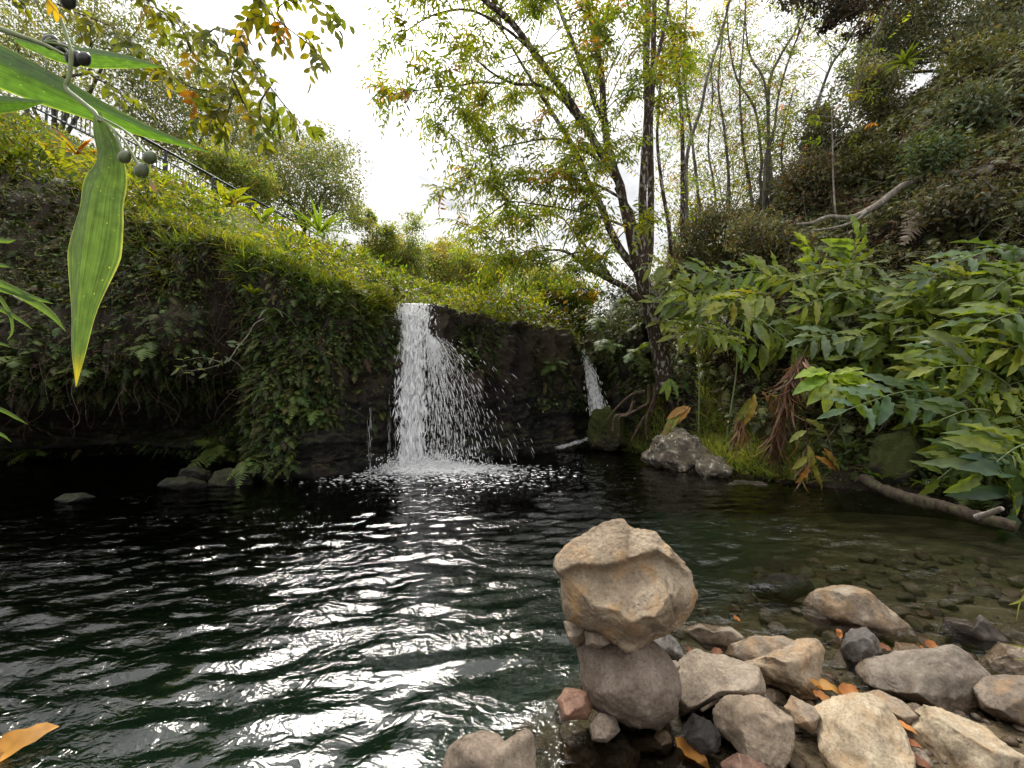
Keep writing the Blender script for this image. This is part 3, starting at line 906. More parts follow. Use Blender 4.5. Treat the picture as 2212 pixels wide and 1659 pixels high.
for k in range(3):
    mb = MB(); na, nsg = 26, 120
    A, Sg = np.meshgrid(np.linspace(-1, 1, na), np.linspace(0, 1, nsg), indexing='ij')
    q = path(A * (.92 - .12 * k), Sg, .06 * k)
    q = q + .07 * np.stack([fbm(q * np.array([3, 3, 1.2]) + k * 9, 3), fbm(q * np.array([7, 3, 1.5]) + 4 + k * 9, 3) + .4 * k - .4, 0 * A], -1)
    mb.add(q.reshape(-1, 3), grid_faces(na, nsg), (.9, .9, .9), np.stack([A.ravel() * 1.0, Sg.ravel()], 1))
    mb.build('water_sheet', veil_mat('falling_sheet', .455 + .02 * k, .52 + .03 * k, (12, 12, 1.3)), wf)
mb = MB()
n = 3000
a = np.clip(r.normal(size=n) * .42, -1.05, 1.05); s = r.uniform(0, 1, n) ** .85
p = path(a, s, .1) + r.normal(size=(n, 3)) * np.array([.03, .07, .03])
dr = unit(np.stack([r.normal(size=n) * .22 + .03, -.22 + r.normal(size=n) * .1, -np.ones(n)], 1))
streaks(mb, p, dr, r.uniform(.08, .34, n) * (.5 + s * .6), r.uniform(.004, .024, n) * r.uniform(.5, 1.2, n), r)
drops(mb, path(r.uniform(-1.1, 1.1, 900), r.uniform(0, 1, 900), .2) + r.normal(size=(900, 3)) * .06, r.uniform(.003, .008, 900), r.uniform(1, 3.2, 900))
mb.build('falling_water', M['white_water'], wf)
# spray thrown out to the right where the sheet hits a ledge
mb = MB(); n = 3000
u = r.uniform(0, 1, n) ** .8
src = P(935, 735, 7.95)
vx = np.abs(r.normal(size=n)) * .5 * r.uniform(.3, 1, n); vy = -r.uniform(.0, .5, n)
tm = u * .78
p = src + np.stack([vx * tm * 2.6 + r.normal(size=n) * .035, vy * tm * 1.2 + r.normal(size=n) * .05, .25 * tm - 4.2 * tm ** 2 + r.normal(size=n) * .06], 1)
p[:, 0] -= .10 * (1 - u)
p[:, 2] = np.maximum(p[:, 2], .02)
half = n // 4
drops(mb, p[:half], r.uniform(.002, .008, half), r.uniform(1, 3.0, half))
v = unit(np.stack([vx * 2.2 + r.normal(size=n) * .1, vy, -1.0 - 5 * tm], 1))
streaks(mb, p[half:], v[half:], r.uniform(.04, .19, n - half), r.uniform(.002, .006, n - half), r)
# splash at the foot
n2 = 4200
b = np.stack([-1.68 + r.normal(size=n2) * .42, 7.62 + r.normal(size=n2) * .17, np.abs(r.normal(size=n2)) * .13 * r.uniform(0, 1.4, n2)], 1)
drops(mb, b, r.uniform(.004, .016, n2), r.uniform(.8, 1.8, n2))
mb.build('spray', M['white_water'], wf)
# trickles left of the fall
for px in (858, 806, 846):
    mb = MB()
    n3 = 60
    d0 = np.interp(px, [c[0] for c in CL], [c[1] for c in CL]) - .12
    z = np.sort(r.uniform(.02, 2.2 if px > 830 else 1.2, n3))
    p = np.stack([np.full(n3, P(px, 800, d0)[0]) + r.normal(size=n3) * .02, np.full(n3, d0) - .12 + r.normal(size=n3) * .02, z], 1)
    streaks(mb, p, np.tile([[0, 0, -1.0]], (n3, 1)), r.uniform(.08, .25, n3), r.uniform(.0010, .0026, n3), r)
    mb.build('trickle', M['white_water'], wf)
# foam
mb = MB(); na, nr = 120, 40
A, Rr = np.meshgrid(np.linspace(0, 2 * np.pi, na), np.linspace(0.02, 1, nr), indexing='ij')
x = -1.42 + np.cos(A) * Rr * 1.6 * (1 + .25 * fbm(np.stack([np.cos(A) * 1.5, np.sin(A) * 1.5, A * 0], -1), 3)) + .0
y = 7.5 + np.sin(A) * Rr * .8
z = wavez(x, y) + .02 + .09 * np.exp(-(((x + 1.7) / .45) ** 2 + ((y - 7.66) / .25) ** 2)) * (1 + fbm(np.stack([x, y, x * 0], -1) * 9, 3)) + .012 * fbm(np.stack([x, y, x * 0], -1) * 16, 2)
mb.add(np.stack([x, y, z], -1).reshape(-1, 3), grid_faces(na, nr), (.9, .9, .9), np.stack([(Rr * 2.3 - .35).ravel().clip(0), A.ravel()], 1))
mb.build('foam', veil_mat('foam', .34, .47, (2.6, 5.5, 2)), wf)

mb = MB(); n = 2600
ar = r.uniform(0, 2 * np.pi, n); rr = np.abs(r.normal(size=n)) ** .8
x = -1.3 + np.cos(ar) * (.5 + rr * 1.0); y = 7.35 + np.sin(ar) * (.25 + rr * .55) - .15 * rr
kx = (y < 8.0) & (y > 5.0); x = x[kx]; y = y[kx]; n = len(x)
th = np.linspace(0, 2 * np.pi, 7)[:-1]
sz = r.uniform(.004, .02, n); el_ = r.uniform(1.2, 3.5, n)
W = np.stack([x[:, None] + np.cos(th)[None] * (sz * el_)[:, None] * r.uniform(.6, 1.2, (n, 6)), y[:, None] + np.sin(th)[None] * sz[:, None] * r.uniform(.6, 1.2, (n, 6)), np.zeros((n, 6))], -1)
W[..., 2] = wavez(W[..., 0], W[..., 1]) + .006
mb.add(W.reshape(-1, 3), np.arange(n * 6).reshape(n, 6), (.9, .9, .9)); mb.build('foam_flecks', M['white_water'], wf)

# small fall at the back
wf2 = thing('waterfall', 'thin small waterfall sliding down dark rock beside the tree root bank', 'waterfall', P(1285, 900, 10.7))
mb = MB(); na, nsg = 12, 60
A, Sg = np.meshgrid(np.linspace(-1, 1, na), np.linspace(0, 1, nsg), indexing='ij')
cx = np.interp(Sg, [0, .3, .6, 1], [1261, 1272, 1283, 1294]); wv = np.interp(Sg, [0, .2, .5, 1], [5, 8, 14, 19]); py = 752 + Sg * 148
dcl = np.interp(Sg, [0, .3, 1], [10.72, 10.55, 10.25])
q = P(cx + A * wv, py, dcl)
q[..., 1] += .06 * fbm(q * 5, 2)
for k in range(2):
    mb = MB(); mb.add((q + np.array([0, .06 * k, 0])).reshape(-1, 3), grid_faces(na, nsg), (.9, .9, .9), np.stack([A.ravel(), Sg.ravel()], 1))
    mb.build('water_sheet', veil_mat('sliding_sheet', .42, .66, (9, 9, 1.4)), wf2)
mb = MB(); n = 900
s = r.uniform(0, 1, n); a = r.normal(size=n) * .5
p = P(np.interp(s, [0, .3, .6, 1], [1261, 1272, 1283, 1294]) + a * np.interp(s, [0, .5, 1], [5, 14, 19]), 752 + s * 148, np.interp(s, [0, .3, 1], [10.68, 10.5, 10.2]))
streaks(mb, p, unit(np.stack([np.full(n, .2) + r.normal(size=n) * .1, np.full(n, -.15), -np.ones(n)], 1)), r.uniform(.05, .16, n), r.uniform(.004, .011, n), r)
mb.build('falling_water', M['white_water'], wf2)
# little pour-over into the pool
wf3 = thing('waterfall', 'low white spill where the back stream runs into the pool', 'waterfall', G(1250, 965))
mb = MB(); n = 260
t_ = r.uniform(0, 1, n)
p = P(1272 - 62 * t_ ** .8 + r.normal(size=n) * 3, 944 + 21 * np.sqrt(t_) + r.normal(size=n) * 1.5, 10.0 - .2 * t_)
p[:, 2] = np.maximum(p[:, 2], .02)
streaks(mb, p, unit(np.stack([-np.ones(n), -.3 + r.normal(size=n) * .3, -.25 + r.normal(size=n) * .2], 1)), r.uniform(.04, .14, n), r.uniform(.006, .016, n), r)
mb.build('falling_water', M['white_water'], wf3)
import bmesh
# ------------------------------------------------------------------ rocks
_ico = {}


def ico(k):
    if k not in _ico:
        bm = bmesh.new(); bmesh.ops.create_icosphere(bm, subdivisions=k, radius=1.0)
        _ico[k] = (np.array([v.co[:] for v in bm.verts]), np.array([[v.index for v in f.verts] for f in bm.faces])); bm.free()
    return _ico[k]


def c7(pts):
    p = np.asarray(pts, float)
    return np.stack([1152 + p[:, 0] * .4791, 1094.4 + p[:, 1] * .4791], 1)


def rock(name, label, outline, d, thick, mat, seed=0, facets=4, sub=5, amp=.05, group=None, sculpt=None, box=.8, cat='rock', fine=.012, front=None, parent=None, scale=1.07, chip=.022):
    """a stone with its measured outline at distance d, real thickness, flattened facets and a weathered surface"""
    r = np.random.default_rng(1000 + seed)
    o = np.asarray(outline, float); o = np.vstack([o, o[:1]])
    seg = np.concatenate([o[i] * (1 - tt) + o[i + 1] * tt for i in range(len(o) - 1) for tt in [np.linspace(0, 1, 24, endpoint=False)[:, None]]])
    c = (o[:-1].min(0) + o[:-1].max(0)) / 2 * .5 + o[:-1].mean(0) * .5
    C = P(c[0], c[1], d)
    vd = unit(C - CAM); rt = unit(np.cross(vd, [0, 0, 1.0])); ul = np.cross(rt, vd); B = np.stack([rt, vd, ul])
    ry = ray(seg[:, 0], seg[:, 1]); W = CAM + ry * (((C - CAM) @ vd) / (ry @ vd))[:, None]
    q = (W - C) @ B.T * scale
    th = np.arctan2(q[:, 2], q[:, 0]); rr = np.hypot(q[:, 0], q[:, 2])
    od = np.argsort(th); th = th[od]; rr = rr[od]
    bins = np.linspace(-np.pi, np.pi, 181)
    prof = np.interp((bins[:-1] + bins[1:]) / 2, th, rr, period=2 * np.pi)
    k = np.exp(-np.linspace(-2.2, 2.2, 5) ** 2); k /= k.sum()
    prof = np.convolve(np.concatenate([prof[-2:], prof, prof[:2]]), k, 'valid')
    U, Fc = ico(sub); U = U.copy()
    for f in range(facets):
        nrm = unit(np.array([r.normal() * .6, -1.0 if f < facets * .75 else .8, r.normal() * .6 + .25]))
        if front is not None and f < len(front): nrm = unit(np.array(front[f][:3]))
        h = r.uniform(.56, .8) if (front is None or f >= len(front)) else front[f][3]
        e = U @ nrm - h
        if nrm[1] < -.15: U[:, 1] += np.minimum(np.maximum(e, 0) / -nrm[1], 1.1)
        else: U = U - np.maximum(e, 0)[:, None] * nrm * .6
    a = np.arctan2(U[:, 2], U[:, 0]); rho = np.hypot(U[:, 0], U[:, 2])
    R_ = np.interp(a, (bins[:-1] + bins[1:]) / 2, prof, period=2 * np.pi)
    rs = rho ** box
    V = np.stack([np.cos(a) * rs * R_, U[:, 1] * thick / 2, np.sin(a) * rs * R_], 1)
    sz = prof.mean()
    n = unit(V)
    s0 = V / sz + seed * 3.1
    dsp = 1.5 * amp * fbm(s0 * 1.6, 4) + amp * .8 * fbm(s0 * 3.0 + 4, 4, ridged=True) + fine * 1.5 * fbm(s0 * 10, 3)
    cq = fbm(s0 * 1.9 + 11, 4) * 5; cf = np.floor(cq); dsp = dsp + chip * (cf + ss(.35, .65, cq - cf))
    V = V + n * (dsp * sz)[:, None]
    if sculpt is not None: V = sculpt(V, C + V @ B)
    mb = MB(); mb.add(V @ B, Fc)
    ob = mb.build(name, M[mat]); ob.location = tuple(C)
    if label: tag(ob, label, cat, group)
    return ob


def sc_big(V, C):
    x, y = proj(C)
    cx = (x - 1152) / .4791; cy = (y - 1094.4) / .4791
    ridge = np.interp(cx, [100, 200, 330, 450, 560, 650, 740], [300, 255, 262, 225, 190, 250, 330])
    under = cy - ridge
    frontm = ss(.0, .12, -V[:, 1])
    dep = .045 * ss(0, 30, under) * (1 - ss(40, 200, under) * 1.0) + .012 * ss(0, 16, under)
    dep = dep + .02 * ss(8, -8, np.abs(cx - (600 + (cy - 330) * .25)) - 4) * ss(300, 340, cy) * (1 - ss(500, 560, cy))
    # scar with a flat grey patch on the face
    sc = ((cx - 490) / 75) ** 2 + ((cy - 320) / 55) ** 2
    dep = dep + .012 * (1 - ss(.7, 1.0, sc))
    V = V.copy(); V[:, 1] += dep * frontm
    # underside slopes back
    V[:, 1] += .10 * ss(520, 690, cy) * frontm
    return V


BIG = c7([(100, 270), (112, 235), (150, 190), (210, 150), (270, 115), (330, 92), (400, 72), (425, 84), (432, 108), (490, 112), (545, 115), (562, 135), (575, 165), (615, 205), (660, 250), (690, 278), (715, 310), (738, 400), (715, 455), (690, 500), (655, 545), (610, 575), (545, 590), (525, 620), (500, 645), (460, 668), (430, 662), (400, 640), (370, 605), (340, 580), (290, 562), (240, 545), (160, 510), (138, 450), (130, 400), (133, 340), (125, 310)])
rock('boulder', 'big pale tan boulder balanced on top of a rounder stone', BIG, 1.72, .50, 'rock_warm', 1, 5, 7, .022, sculpt=sc_big, box=.5, scale=1.02, chip=.02, fine=.016, cat='boulder',
     front=[(.0, -1, .38, .55), (.72, -.72, -.1, .66), (-.3, -.8, -.65, .62), (.25, -.75, -.75, .66)])
ROCKS = [
    # label, outline (crop), distance, thickness, material, facets, amp, box
    ('smooth mauve brown boulder carrying the big balanced one', [(215, 650), (240, 600), (300, 585), (420, 580), (520, 620), (580, 680), (620, 740), (640, 830), (612, 920), (540, 978), (470, 968), (350, 925), (262, 868), (240, 760)], 1.72, .44, 'rock_mauve', 2, .03, .8),
    ('kidney shaped grey stone with a dent, right of the mauve boulder', [(640, 790), (670, 700), (740, 655), (850, 680), (920, 700), (1000, 730), (1030, 790), (1020, 850), (900, 860), (800, 880), (720, 925), (680, 945), (648, 890)], 1.80, .34, 'rock_grey', 2, .03, .8),
    ('flat topped tan stone behind the kidney shaped one', [(855, 680), (900, 620), (1000, 590), (1110, 590), (1175, 612), (1180, 680), (1080, 740), (940, 735)], 2.10, .34, 'rock_tan', 3, .05, .75),
    ('tan stone with a raised broken corner at its right end', [(950, 710), (1080, 670), (1150, 630), (1190, 605), (1270, 603), (1307, 650), (1290, 760), (1272, 860), (1190, 860), (1100, 830), (1030, 830), (985, 780)], 1.92, .34, 'rock_tan', 5, .05, .7),
    ('flat grey stone lying in the water behind the balanced boulder', [(678, 560), (720, 540), (760, 530), (880, 545), (950, 595), (890, 650), (780, 640)], 2.28, .3, 'rock_grey', 2, .03, .8),
    ('long slanting tan boulder standing alone in the shallows', [(1232, 440), (1255, 405), (1290, 385), (1360, 373), (1430, 368), (1500, 388), (1600, 470), (1680, 535), (1737, 620), (1690, 650), (1600, 640), (1450, 590), (1320, 545), (1245, 505)], 2.5, .5, 'rock_tan', 3, .04, .75),
    ('rough dark grey stone in front of the slanting boulder', [(1390, 640), (1420, 580), (1440, 555), (1500, 550), (1545, 600), (1570, 660), (1480, 715), (1410, 690)], 2.12, .26, 'rock_dark', 5, .08, .75),
    ('large smooth grey boulder sloping down to the left', [(1465, 730), (1510, 690), (1640, 660), (1780, 650), (1880, 635), (1960, 680), (2050, 770), (2010, 880), (1960, 945), (1800, 915), (1640, 865), (1500, 805)], 1.88, .44, 'rock_grey', 3, .035, .75),
    ('small pointed tan stone behind the large sloping boulder', [(1612, 690), (1640, 615), (1720, 620), (1775, 665), (1720, 710), (1640, 710)], 2.12, .2, 'rock_tan', 4, .05, .75),
    ('rounded light grey boulder cut by the photo edge', [(1988, 815), (2030, 775), (2120, 768), (2212, 772), (2330, 790), (2370, 880), (2330, 980), (2200, 985), (2110, 960), (2025, 912)], 1.72, .4, 'rock_tan', 2, .03, .75),
    ('jagged grey rock breaking the water at far right', [(1845, 575), (1868, 505), (1960, 515), (1975, 530), (2010, 498), (2050, 520), (2090, 560), (2160, 620), (2130, 660), (2030, 640), (1930, 605)], 2.35, .34, 'rock_dark', 6, .1, .7),
    ('angular grey tan rock with grass over it at the edge', [(2025, 715), (2060, 650), (2100, 610), (2212, 640), (2300, 660), (2360, 720), (2340, 800), (2220, 800), (2060, 785)], 2.05, .36, 'rock_grey', 5, .07, .7),
    ('pale cream block with a flat top in the front row', [(1268, 915), (1330, 880), (1440, 855), (1520, 865), (1580, 890), (1620, 950), (1660, 1020), (1690, 1100), (1715, 1200), (1700, 1300), (1400, 1310), (1330, 1170), (1290, 1020)], 1.50, .34, 'rock_pale', 5, .035, .62),
    ('pale cream boulder with broken shoulders at bottom right', [(1685, 990), (1780, 912), (1840, 920), (1900, 940), (2030, 990), (2130, 1080), (2240, 1140), (2260, 1290), (1850, 1290), (1790, 1170), (1720, 1050)], 1.52, .4, 'rock_pale', 6, .06, .68),
    ('angular brown grey stone with a slanting lit facet', [(815, 935), (850, 880), (930, 835), (1020, 848), (1090, 900), (1165, 960), (1175, 1040), (1125, 1175), (1060, 1190), (960, 1140), (900, 1060), (830, 1010)], 1.54, .30, 'rock_mauve', 6, .04, .68),
    ('dark wet stone in the gravel below the kidney shaped one', [(676, 1005), (720, 935), (790, 970), (842, 1030), (835, 1100), (760, 1110), (700, 1065)], 1.56, .16, 'rock_wet', 5, .06, .72),
    ('knobbly tan cobble between the angular stone and cream block', [(1138, 905), (1170, 858), (1260, 905), (1295, 950), (1262, 1010), (1180, 980)], 1.62, .15, 'rock_tan', 3, .06, .75),
    ('flat striped cobble wedged under the large sloping boulder', [(1490, 845), (1560, 832), (1660, 880), (1745, 948), (1690, 985), (1600, 950), (1535, 895)], 1.68, .2, 'rock_tan', 2, .05, .75),
    ('flat rust red stone at the water edge, left of the mauve boulder', [(112, 875), (150, 822), (250, 838), (264, 890), (242, 955), (130, 960)], 1.62, .2, 'rock_red', 3, .03, .7),
    ('small brown stone wedged below the balanced boulder at its left', [(140, 520), (235, 530), (240, 590), (200, 625), (165, 610)], 1.80, .2, 'rock_mauve', 3, .05, .75),
    ('square brown wedge stone between the two stacked boulders', [(236, 560), (330, 560), (345, 615), (290, 640), (240, 625)], 1.70, .22, 'rock_mauve', 3, .05, .7),
    ('dark ridged stone behind the stacked boulders', [(525, 610), (600, 575), (640, 600), (690, 690), (650, 730), (580, 690)], 2.0, .22, 'rock_dark', 5, .07, .7),
    ('small round grey cobble beside the kidney shaped stone', [(590, 705), (640, 695), (664, 715), (640, 755), (600, 748)], 1.86, .08, 'rock_grey', 2, .04, .8),
    ('rounded olive stone under water below the mauve boulder', [(140, 1060), (250, 1010), (400, 1040), (470, 1110), (470, 1220), (200, 1240), (130, 1160)], 1.66, .24, 'rock_olive', 2, .05, .75),
    ('brown stone half under water near the front edge', [(420, 1040), (500, 985), (600, 1010), (640, 1060), (600, 1120), (480, 1110)], 1.66, .16, 'rock_olive', 3, .05, .75),
    ('reddish brown slab lying in the gravel at the bottom', [(850, 1160), (920, 1115), (1040, 1165), (1060, 1230), (900, 1260)], 1.36, .16, 'rock_red', 4, .05, .7),
    ('small brown stone poking up beside the rust red one', [(255, 985), (300, 935), (370, 955), (385, 1010), (330, 1060), (268, 1050)], 1.56, .14, 'rock_mauve', 3, .05, .75),
]
FR = {4: [(0, -.5, .9, .58), (.15, -1, -.25, .55), (.9, -.5, 0, .7)], 6: [(-.2, -.6, .8, .6), (.2, -1, -.1, .6)], 8: [(.05, -.5, .9, .6), (-.4, -.9, .1, .6), (.75, -.65, .15, .58)],
      13: [(.1, -.55, .85, .52), (-.3, -.95, -.12, .56), (.8, -.6, -.1, .6)], 14: [(-.2, -.6, .8, .58), (.3, -.95, 0, .6), (-.7, -.7, 0, .6), (.6, -.5, .6, .66)], 15: [(-.5, -.75, .5, .5), (.6, -.8, .1, .55), (0, -.9, -.5, .62)],
      11: [(-.6, -.5, .7, .5), (.5, -.7, .6, .5), (0, -1, 0, .55)], 12: [(-.6, -.7, .4, .55), (.4, -.8, .5, .55)], 7: [(-.5, -.7, .5, .55), (.6, -.7, .2, .55)]}
for i, (lb, ol, d, th, mt, fc, am, bx) in enumerate(ROCKS):
    area = np.ptp(np.array(ol)[:, 0])
    rock('boulder' if area > 330 else 'rock', lb, c7(ol), d, th, mt, 10 + i, fc, 6 if area > 330 else 5, am, box=bx, front=FR.get(i), scale=1.12 if i == 0 else 1.07, cat='boulder' if area > 330 else 'rock')
rock('rock', 'flat pinkish brown stone split by a crack in the bottom centre', [(962, 1675), (975, 1615), (1010, 1592), (1060, 1586), (1082, 1596), (1088, 1610), (1120, 1572), (1145, 1590), (1150, 1690), (1060, 1720)], 1.34, .2, 'rock_mauve', 61, 4, 5, .05, box=.65)
# along the banks
rock('boulder', 'grey outcrop with white lichen spots on the right shore', [(1385, 992), (1402, 972), (1425, 950), (1452, 932), (1478, 938), (1505, 960), (1540, 985), (1562, 1005), (1572, 1035), (1480, 1045), (1410, 1012)], 7.6, 1.0, 'rock_lichen', 70, 6, 6, .2, cat='boulder')
rock('rock', 'pale lichen covered block at the foot of the grey outcrop', [(1505, 1005), (1530, 985), (1560, 990), (1580, 1020), (1570, 1045), (1520, 1040)], 6.9, .5, 'rock_lichen', 71, 5, 5, .12)
rock('boulder', 'green mossy boulder below the small waterfall', [(1272, 930), (1285, 892), (1310, 885), (1340, 905), (1345, 955), (1320, 970), (1280, 965)], 10.0, .8, 'rock_moss', 72, 5, 6, .16, cat='boulder')
rock('boulder', 'dark rock standing behind the tree roots, right of the small waterfall', [(1322, 880), (1330, 800), (1350, 785), (1385, 805), (1382, 850), (1365, 880), (1340, 895)], 10.5, .6, 'cliff', 73, 5, 5, .1, cat='boulder')
rock('boulder', 'mossy brown boulder half hidden under the ginger leaves', [(1870, 1010), (1900, 950), (1960, 935), (2010, 960), (2025, 1020), (1960, 1060), (1890, 1050)], 5.9, 1.0, 'rock_moss', 74, 3, 5, .1, cat='boulder')
rock('boulder', 'brown earth covered boulder right of the dead ginger stalks', [(1930, 930), (1960, 890), (2020, 880), (2060, 920), (2050, 960), (1960, 960)], 6.4, .9, 'rock_moss', 75, 3, 5, .1, cat='boulder')
rock('rock', 'low flat dark rock at the foot of the left cliff', [(342, 1050), (360, 1034), (400, 1032), (440, 1040), (450, 1055), (400, 1062)], 5.95, .5, 'cliff', 76, 4, 5, .1)
rock('rock', 'dark rock with a green sprig at the left cliff foot', [(385, 1035), (395, 1015), (425, 1008), (450, 1020), (460, 1042), (420, 1048)], 6.3, .5, 'cliff', 77, 4, 5, .1)
rock('rock', 'dark ledge rock running along the foot of the fern buttress', [(450, 1050), (470, 1020), (500, 1012), (540, 1022), (545, 1048), (500, 1055)], 6.25, .5, 'cliff', 78, 4, 5, .1)
rock('rock', 'flat dark rock just breaking the water at far left', [(120, 1080), (140, 1068), (180, 1066), (205, 1074), (190, 1085), (140, 1090)], 5.25, .5, 'cliff', 79, 3, 5, .1)
rock('rock', 'small dark stone row edging the grass on the right shore', [(1565, 1050), (1590, 1038), (1640, 1040), (1665, 1052), (1620, 1062)], 6.35, .4, 'rock_wet', 80, 4, 5, .1)
rock('rock', 'brown boulder under water near the slanting boulder', [(1620, 1260), (1660, 1240), (1740, 1245), (1760, 1275), (1700, 1300), (1640, 1290)], 3.15, .3, 'rock_wet', 81, 3, 4, .05)

# cobbles (one group) and gravel
r = np.random.default_rng(21)
protos = []
for k in range(5):
    U, Fc = ico(4); U = U.copy()
    for f in range(5):
        nrm = unit(r.normal(size=3)); e = U @ nrm - r.uniform(.62, .85); U -= np.maximum(e, 0)[:, None] * nrm * .95
    U = U * np.array([1, r.uniform(.7, .95), r.uniform(.5, .75)]); U += unit(U) * (.09 * fbm(U * 1.7 + k * 5, 4))[:, None]
    protos.append((U, Fc))
cnt = 0
spots = []
for tries in range(6000):
    x, y = r.uniform(-.9, 4.6), r.uniform(1.0, 4.4)
    px, py = proj(np.array([x, y, 0.0]))
    if not (-50 < px < 2300 and 1150 < py < 1760): continue
    dep = -bz0(np.array(x), np.array(y))
    if dep > .45: continue
    if r.uniform() > (1.0 if dep < .12 else .45): continue
    s_ = r.uniform(.022, .058) if dep < .1 else r.uniform(.03, .095)
    if all((x - a) ** 2 + (y - b) ** 2 > (s_ + c) ** 2 * 1.2 for a, b, c in spots): spots.append((x, y, s_))
    if len(spots) >= 200: break
cob = [MB() for _ in protos]
meshes = []
for k, (U, Fc) in enumerate(protos):
    b = MB(); b.add(U, Fc); o = b.build('cobble', M[['rock_grey', 'rock_mauve', 'rock_olive', 'rock_red', 'rock_olive'][k]])
    meshes.append(o)
first = [True] * 5
for i, (x, y, s_) in enumerate(spots):
    k = int(r.choice(5, p=[.25, .25, .22, .12, .16]))
    o = meshes[k] if first[k] else meshes[k].copy()
    if not first[k]: COL.objects.link(o)
    first[k] = False
    z = float(bedz(np.array(x), np.array(y), False)) + s_ * .28
    o.location = (x, y, z); o.scale = (s_, s_, s_); o.rotation_euler = (r.normal() * .3, r.normal() * .3, r.uniform(0, 6.28))
    if z < -.04: tag(o, 'brown cobble lying on the stream bed under shallow water', 'rock', 'cobbles under the shallow water')
    else: tag(o, 'small damp cobble in the gravel between the boulders', 'rock', 'cobbles in the gravel')
mb = MB()
U, Fc = ico(2); n = 2600
x = r.uniform(-.2, 4.2, n); y = r.uniform(1.05, 3.2, n)
dep = -bz0(x, y); k = (dep < .16) & (r.uniform(size=n) < np.where(dep < .06, 1, .5)); x = x[k]; y = y[k]; n = len(x)
sz = r.uniform(.005, .02, n) * r.uniform(.6, 1.2, n)
sh = np.stack([np.ones(n), r.uniform(.6, 1, n), r.uniform(.35, .7, n)], 1)
ang = r.uniform(0, 6.28, n); ca, sa = np.cos(ang), np.sin(ang)
Wp = U[None] * sh[:, None] * sz[:, None, None]
Wp = np.stack([Wp[..., 0] * ca[:, None] - Wp[..., 1] * sa[:, None], Wp[..., 0] * sa[:, None] + Wp[..., 1] * ca[:, None], Wp[..., 2]], -1)
Wp = Wp + np.stack([x, y, bedz(x, y) + sz * .2], 1)[:, None]
mb.add(Wp.reshape(-1, 3), (Fc[None] + (np.arange(n) * len(U))[:, None, None]).reshape(-1, 3))
tag(mb.build('gravel', M['rock_grey']), kind='stuff')

# ------------------------------------------------------------------ fallen leaves
OR = leaf_template(.44, 8, .25, .18, .05, .42)


def fallen(label, px, py, ln_px, ang, col, z=.05, d=None, curl=.5, group=None, name='fallen_leaf', tilt=.25):
    c = G(px, py, z) if d is None else P(px, py, d)
    ln = ln_px / F * c[1]
    rr = np.random.default_rng(int(px * 7 + py))
    a = R(ang)
    V, Q = leaf_template(.46, 8, .35 * curl, .3 * curl, .06, .42)
    V = V.copy(); V[:, 1] -= .5; V[:, 2] += .10 * np.sin(V[:, 1] * 7) * curl + .05 * np.sin(V[:, 0] * 19 + V[:, 1] * 9)
    ax = np.array([math.cos(a), math.sin(a) * 1.0, tilt * rr.normal()]); nr = np.array([rr.normal() * .25, -.35, 1])
    mb = MB(); ax = unit(ax); x = unit(np.cross(ax, nr)); zz = np.cross(x, ax)
    W = (V[:, 0:1] * x + V[:, 1:2] * ax + V[:, 2:3] * zz) * ln
    mb.add(W, Q, np.array(col) * rr.uniform(.85, 1.15, (len(W), 1)), V[:, :2])
    o = mb.build(name, M['dry_leaf']); o.location = tuple(c + np.array([0, 0, .012]))
    return tag(o, label, 'fallen leaf', group)


def fl(label, x, y, *a, **k): return fallen(label, 1152 + x * .4791, 1094.4 + y * .4791, *a, **k)


OC = (.36, .14, .035); BR = (.2, .085, .045); YE = (.62, .36, .06)
fl('small orange leaf floating behind the balanced boulder', 920, 514, 26, 20, OC, z=.01)
fl('orange leaf curled upright beside the rough dark grey stone', 1380, 578, 24, 60, OC, z=.02, curl=1.2, tilt=.8)
fl('orange leaf behind the top of the large sloping boulder', 1800, 632, 38, 10, OC, z=.06, curl=.9)
fl('small orange leaf by the water, left of the one behind the sloping boulder', 1748, 640, 22, 70, OC, z=.06)
fl('large bright yellow orange leaf in front of the broken corner stone', 1325, 825, 58, -30, (.40, .2, .04), z=.08, curl=.9)
fl('orange brown leaf lying right of the large bright one', 1425, 838, 52, 10, OC, z=.09)
fl('orange leaf tucked behind the cream block', 1310, 872, 42, -20, (.36, .15, .04), z=.10)
fl('bright orange leaf stuck between the two cream boulders', 1662, 1000, 44, -60, (.40, .16, .04), z=.12)
fl('long orange leaf lying in the shallow water at the bottom', 718, 1120, 72, -42, (.42, .19, .04), z=.0, curl=.6)
fl('dull red leaf under the flat stone behind the stack', 830, 662, 30, 15, BR, z=.07)
fl('brownish pink leaf standing by the small round cobble', 705, 655, 28, 40, BR, z=.08, curl=1.0)
fl('red brown leaf beside the rough dark grey stone', 1590, 645, 34, 0, BR, z=.08)
fl('dull brown leaf on the gravel between the cream boulders', 1745, 1165, 46, -25, BR, z=.06)
fl('faded rusty leaf below the bright orange one', 1690, 1075, 40, -40, (.36, .14, .06), z=.08)
fl('dark red leaf sunk below the mauve boulder', 620, 960, 28, 60, BR, z=.02)
fallen('long yellow leaf floating on the water at bottom left', 30, 1612, 120, 40, (.42, .2, .03), z=.01, curl=.3)
fallen('yellow leaf curled on the shore below the dying ginger', 1752, 1032, 30, 60, YE, z=.06, curl=1.0)

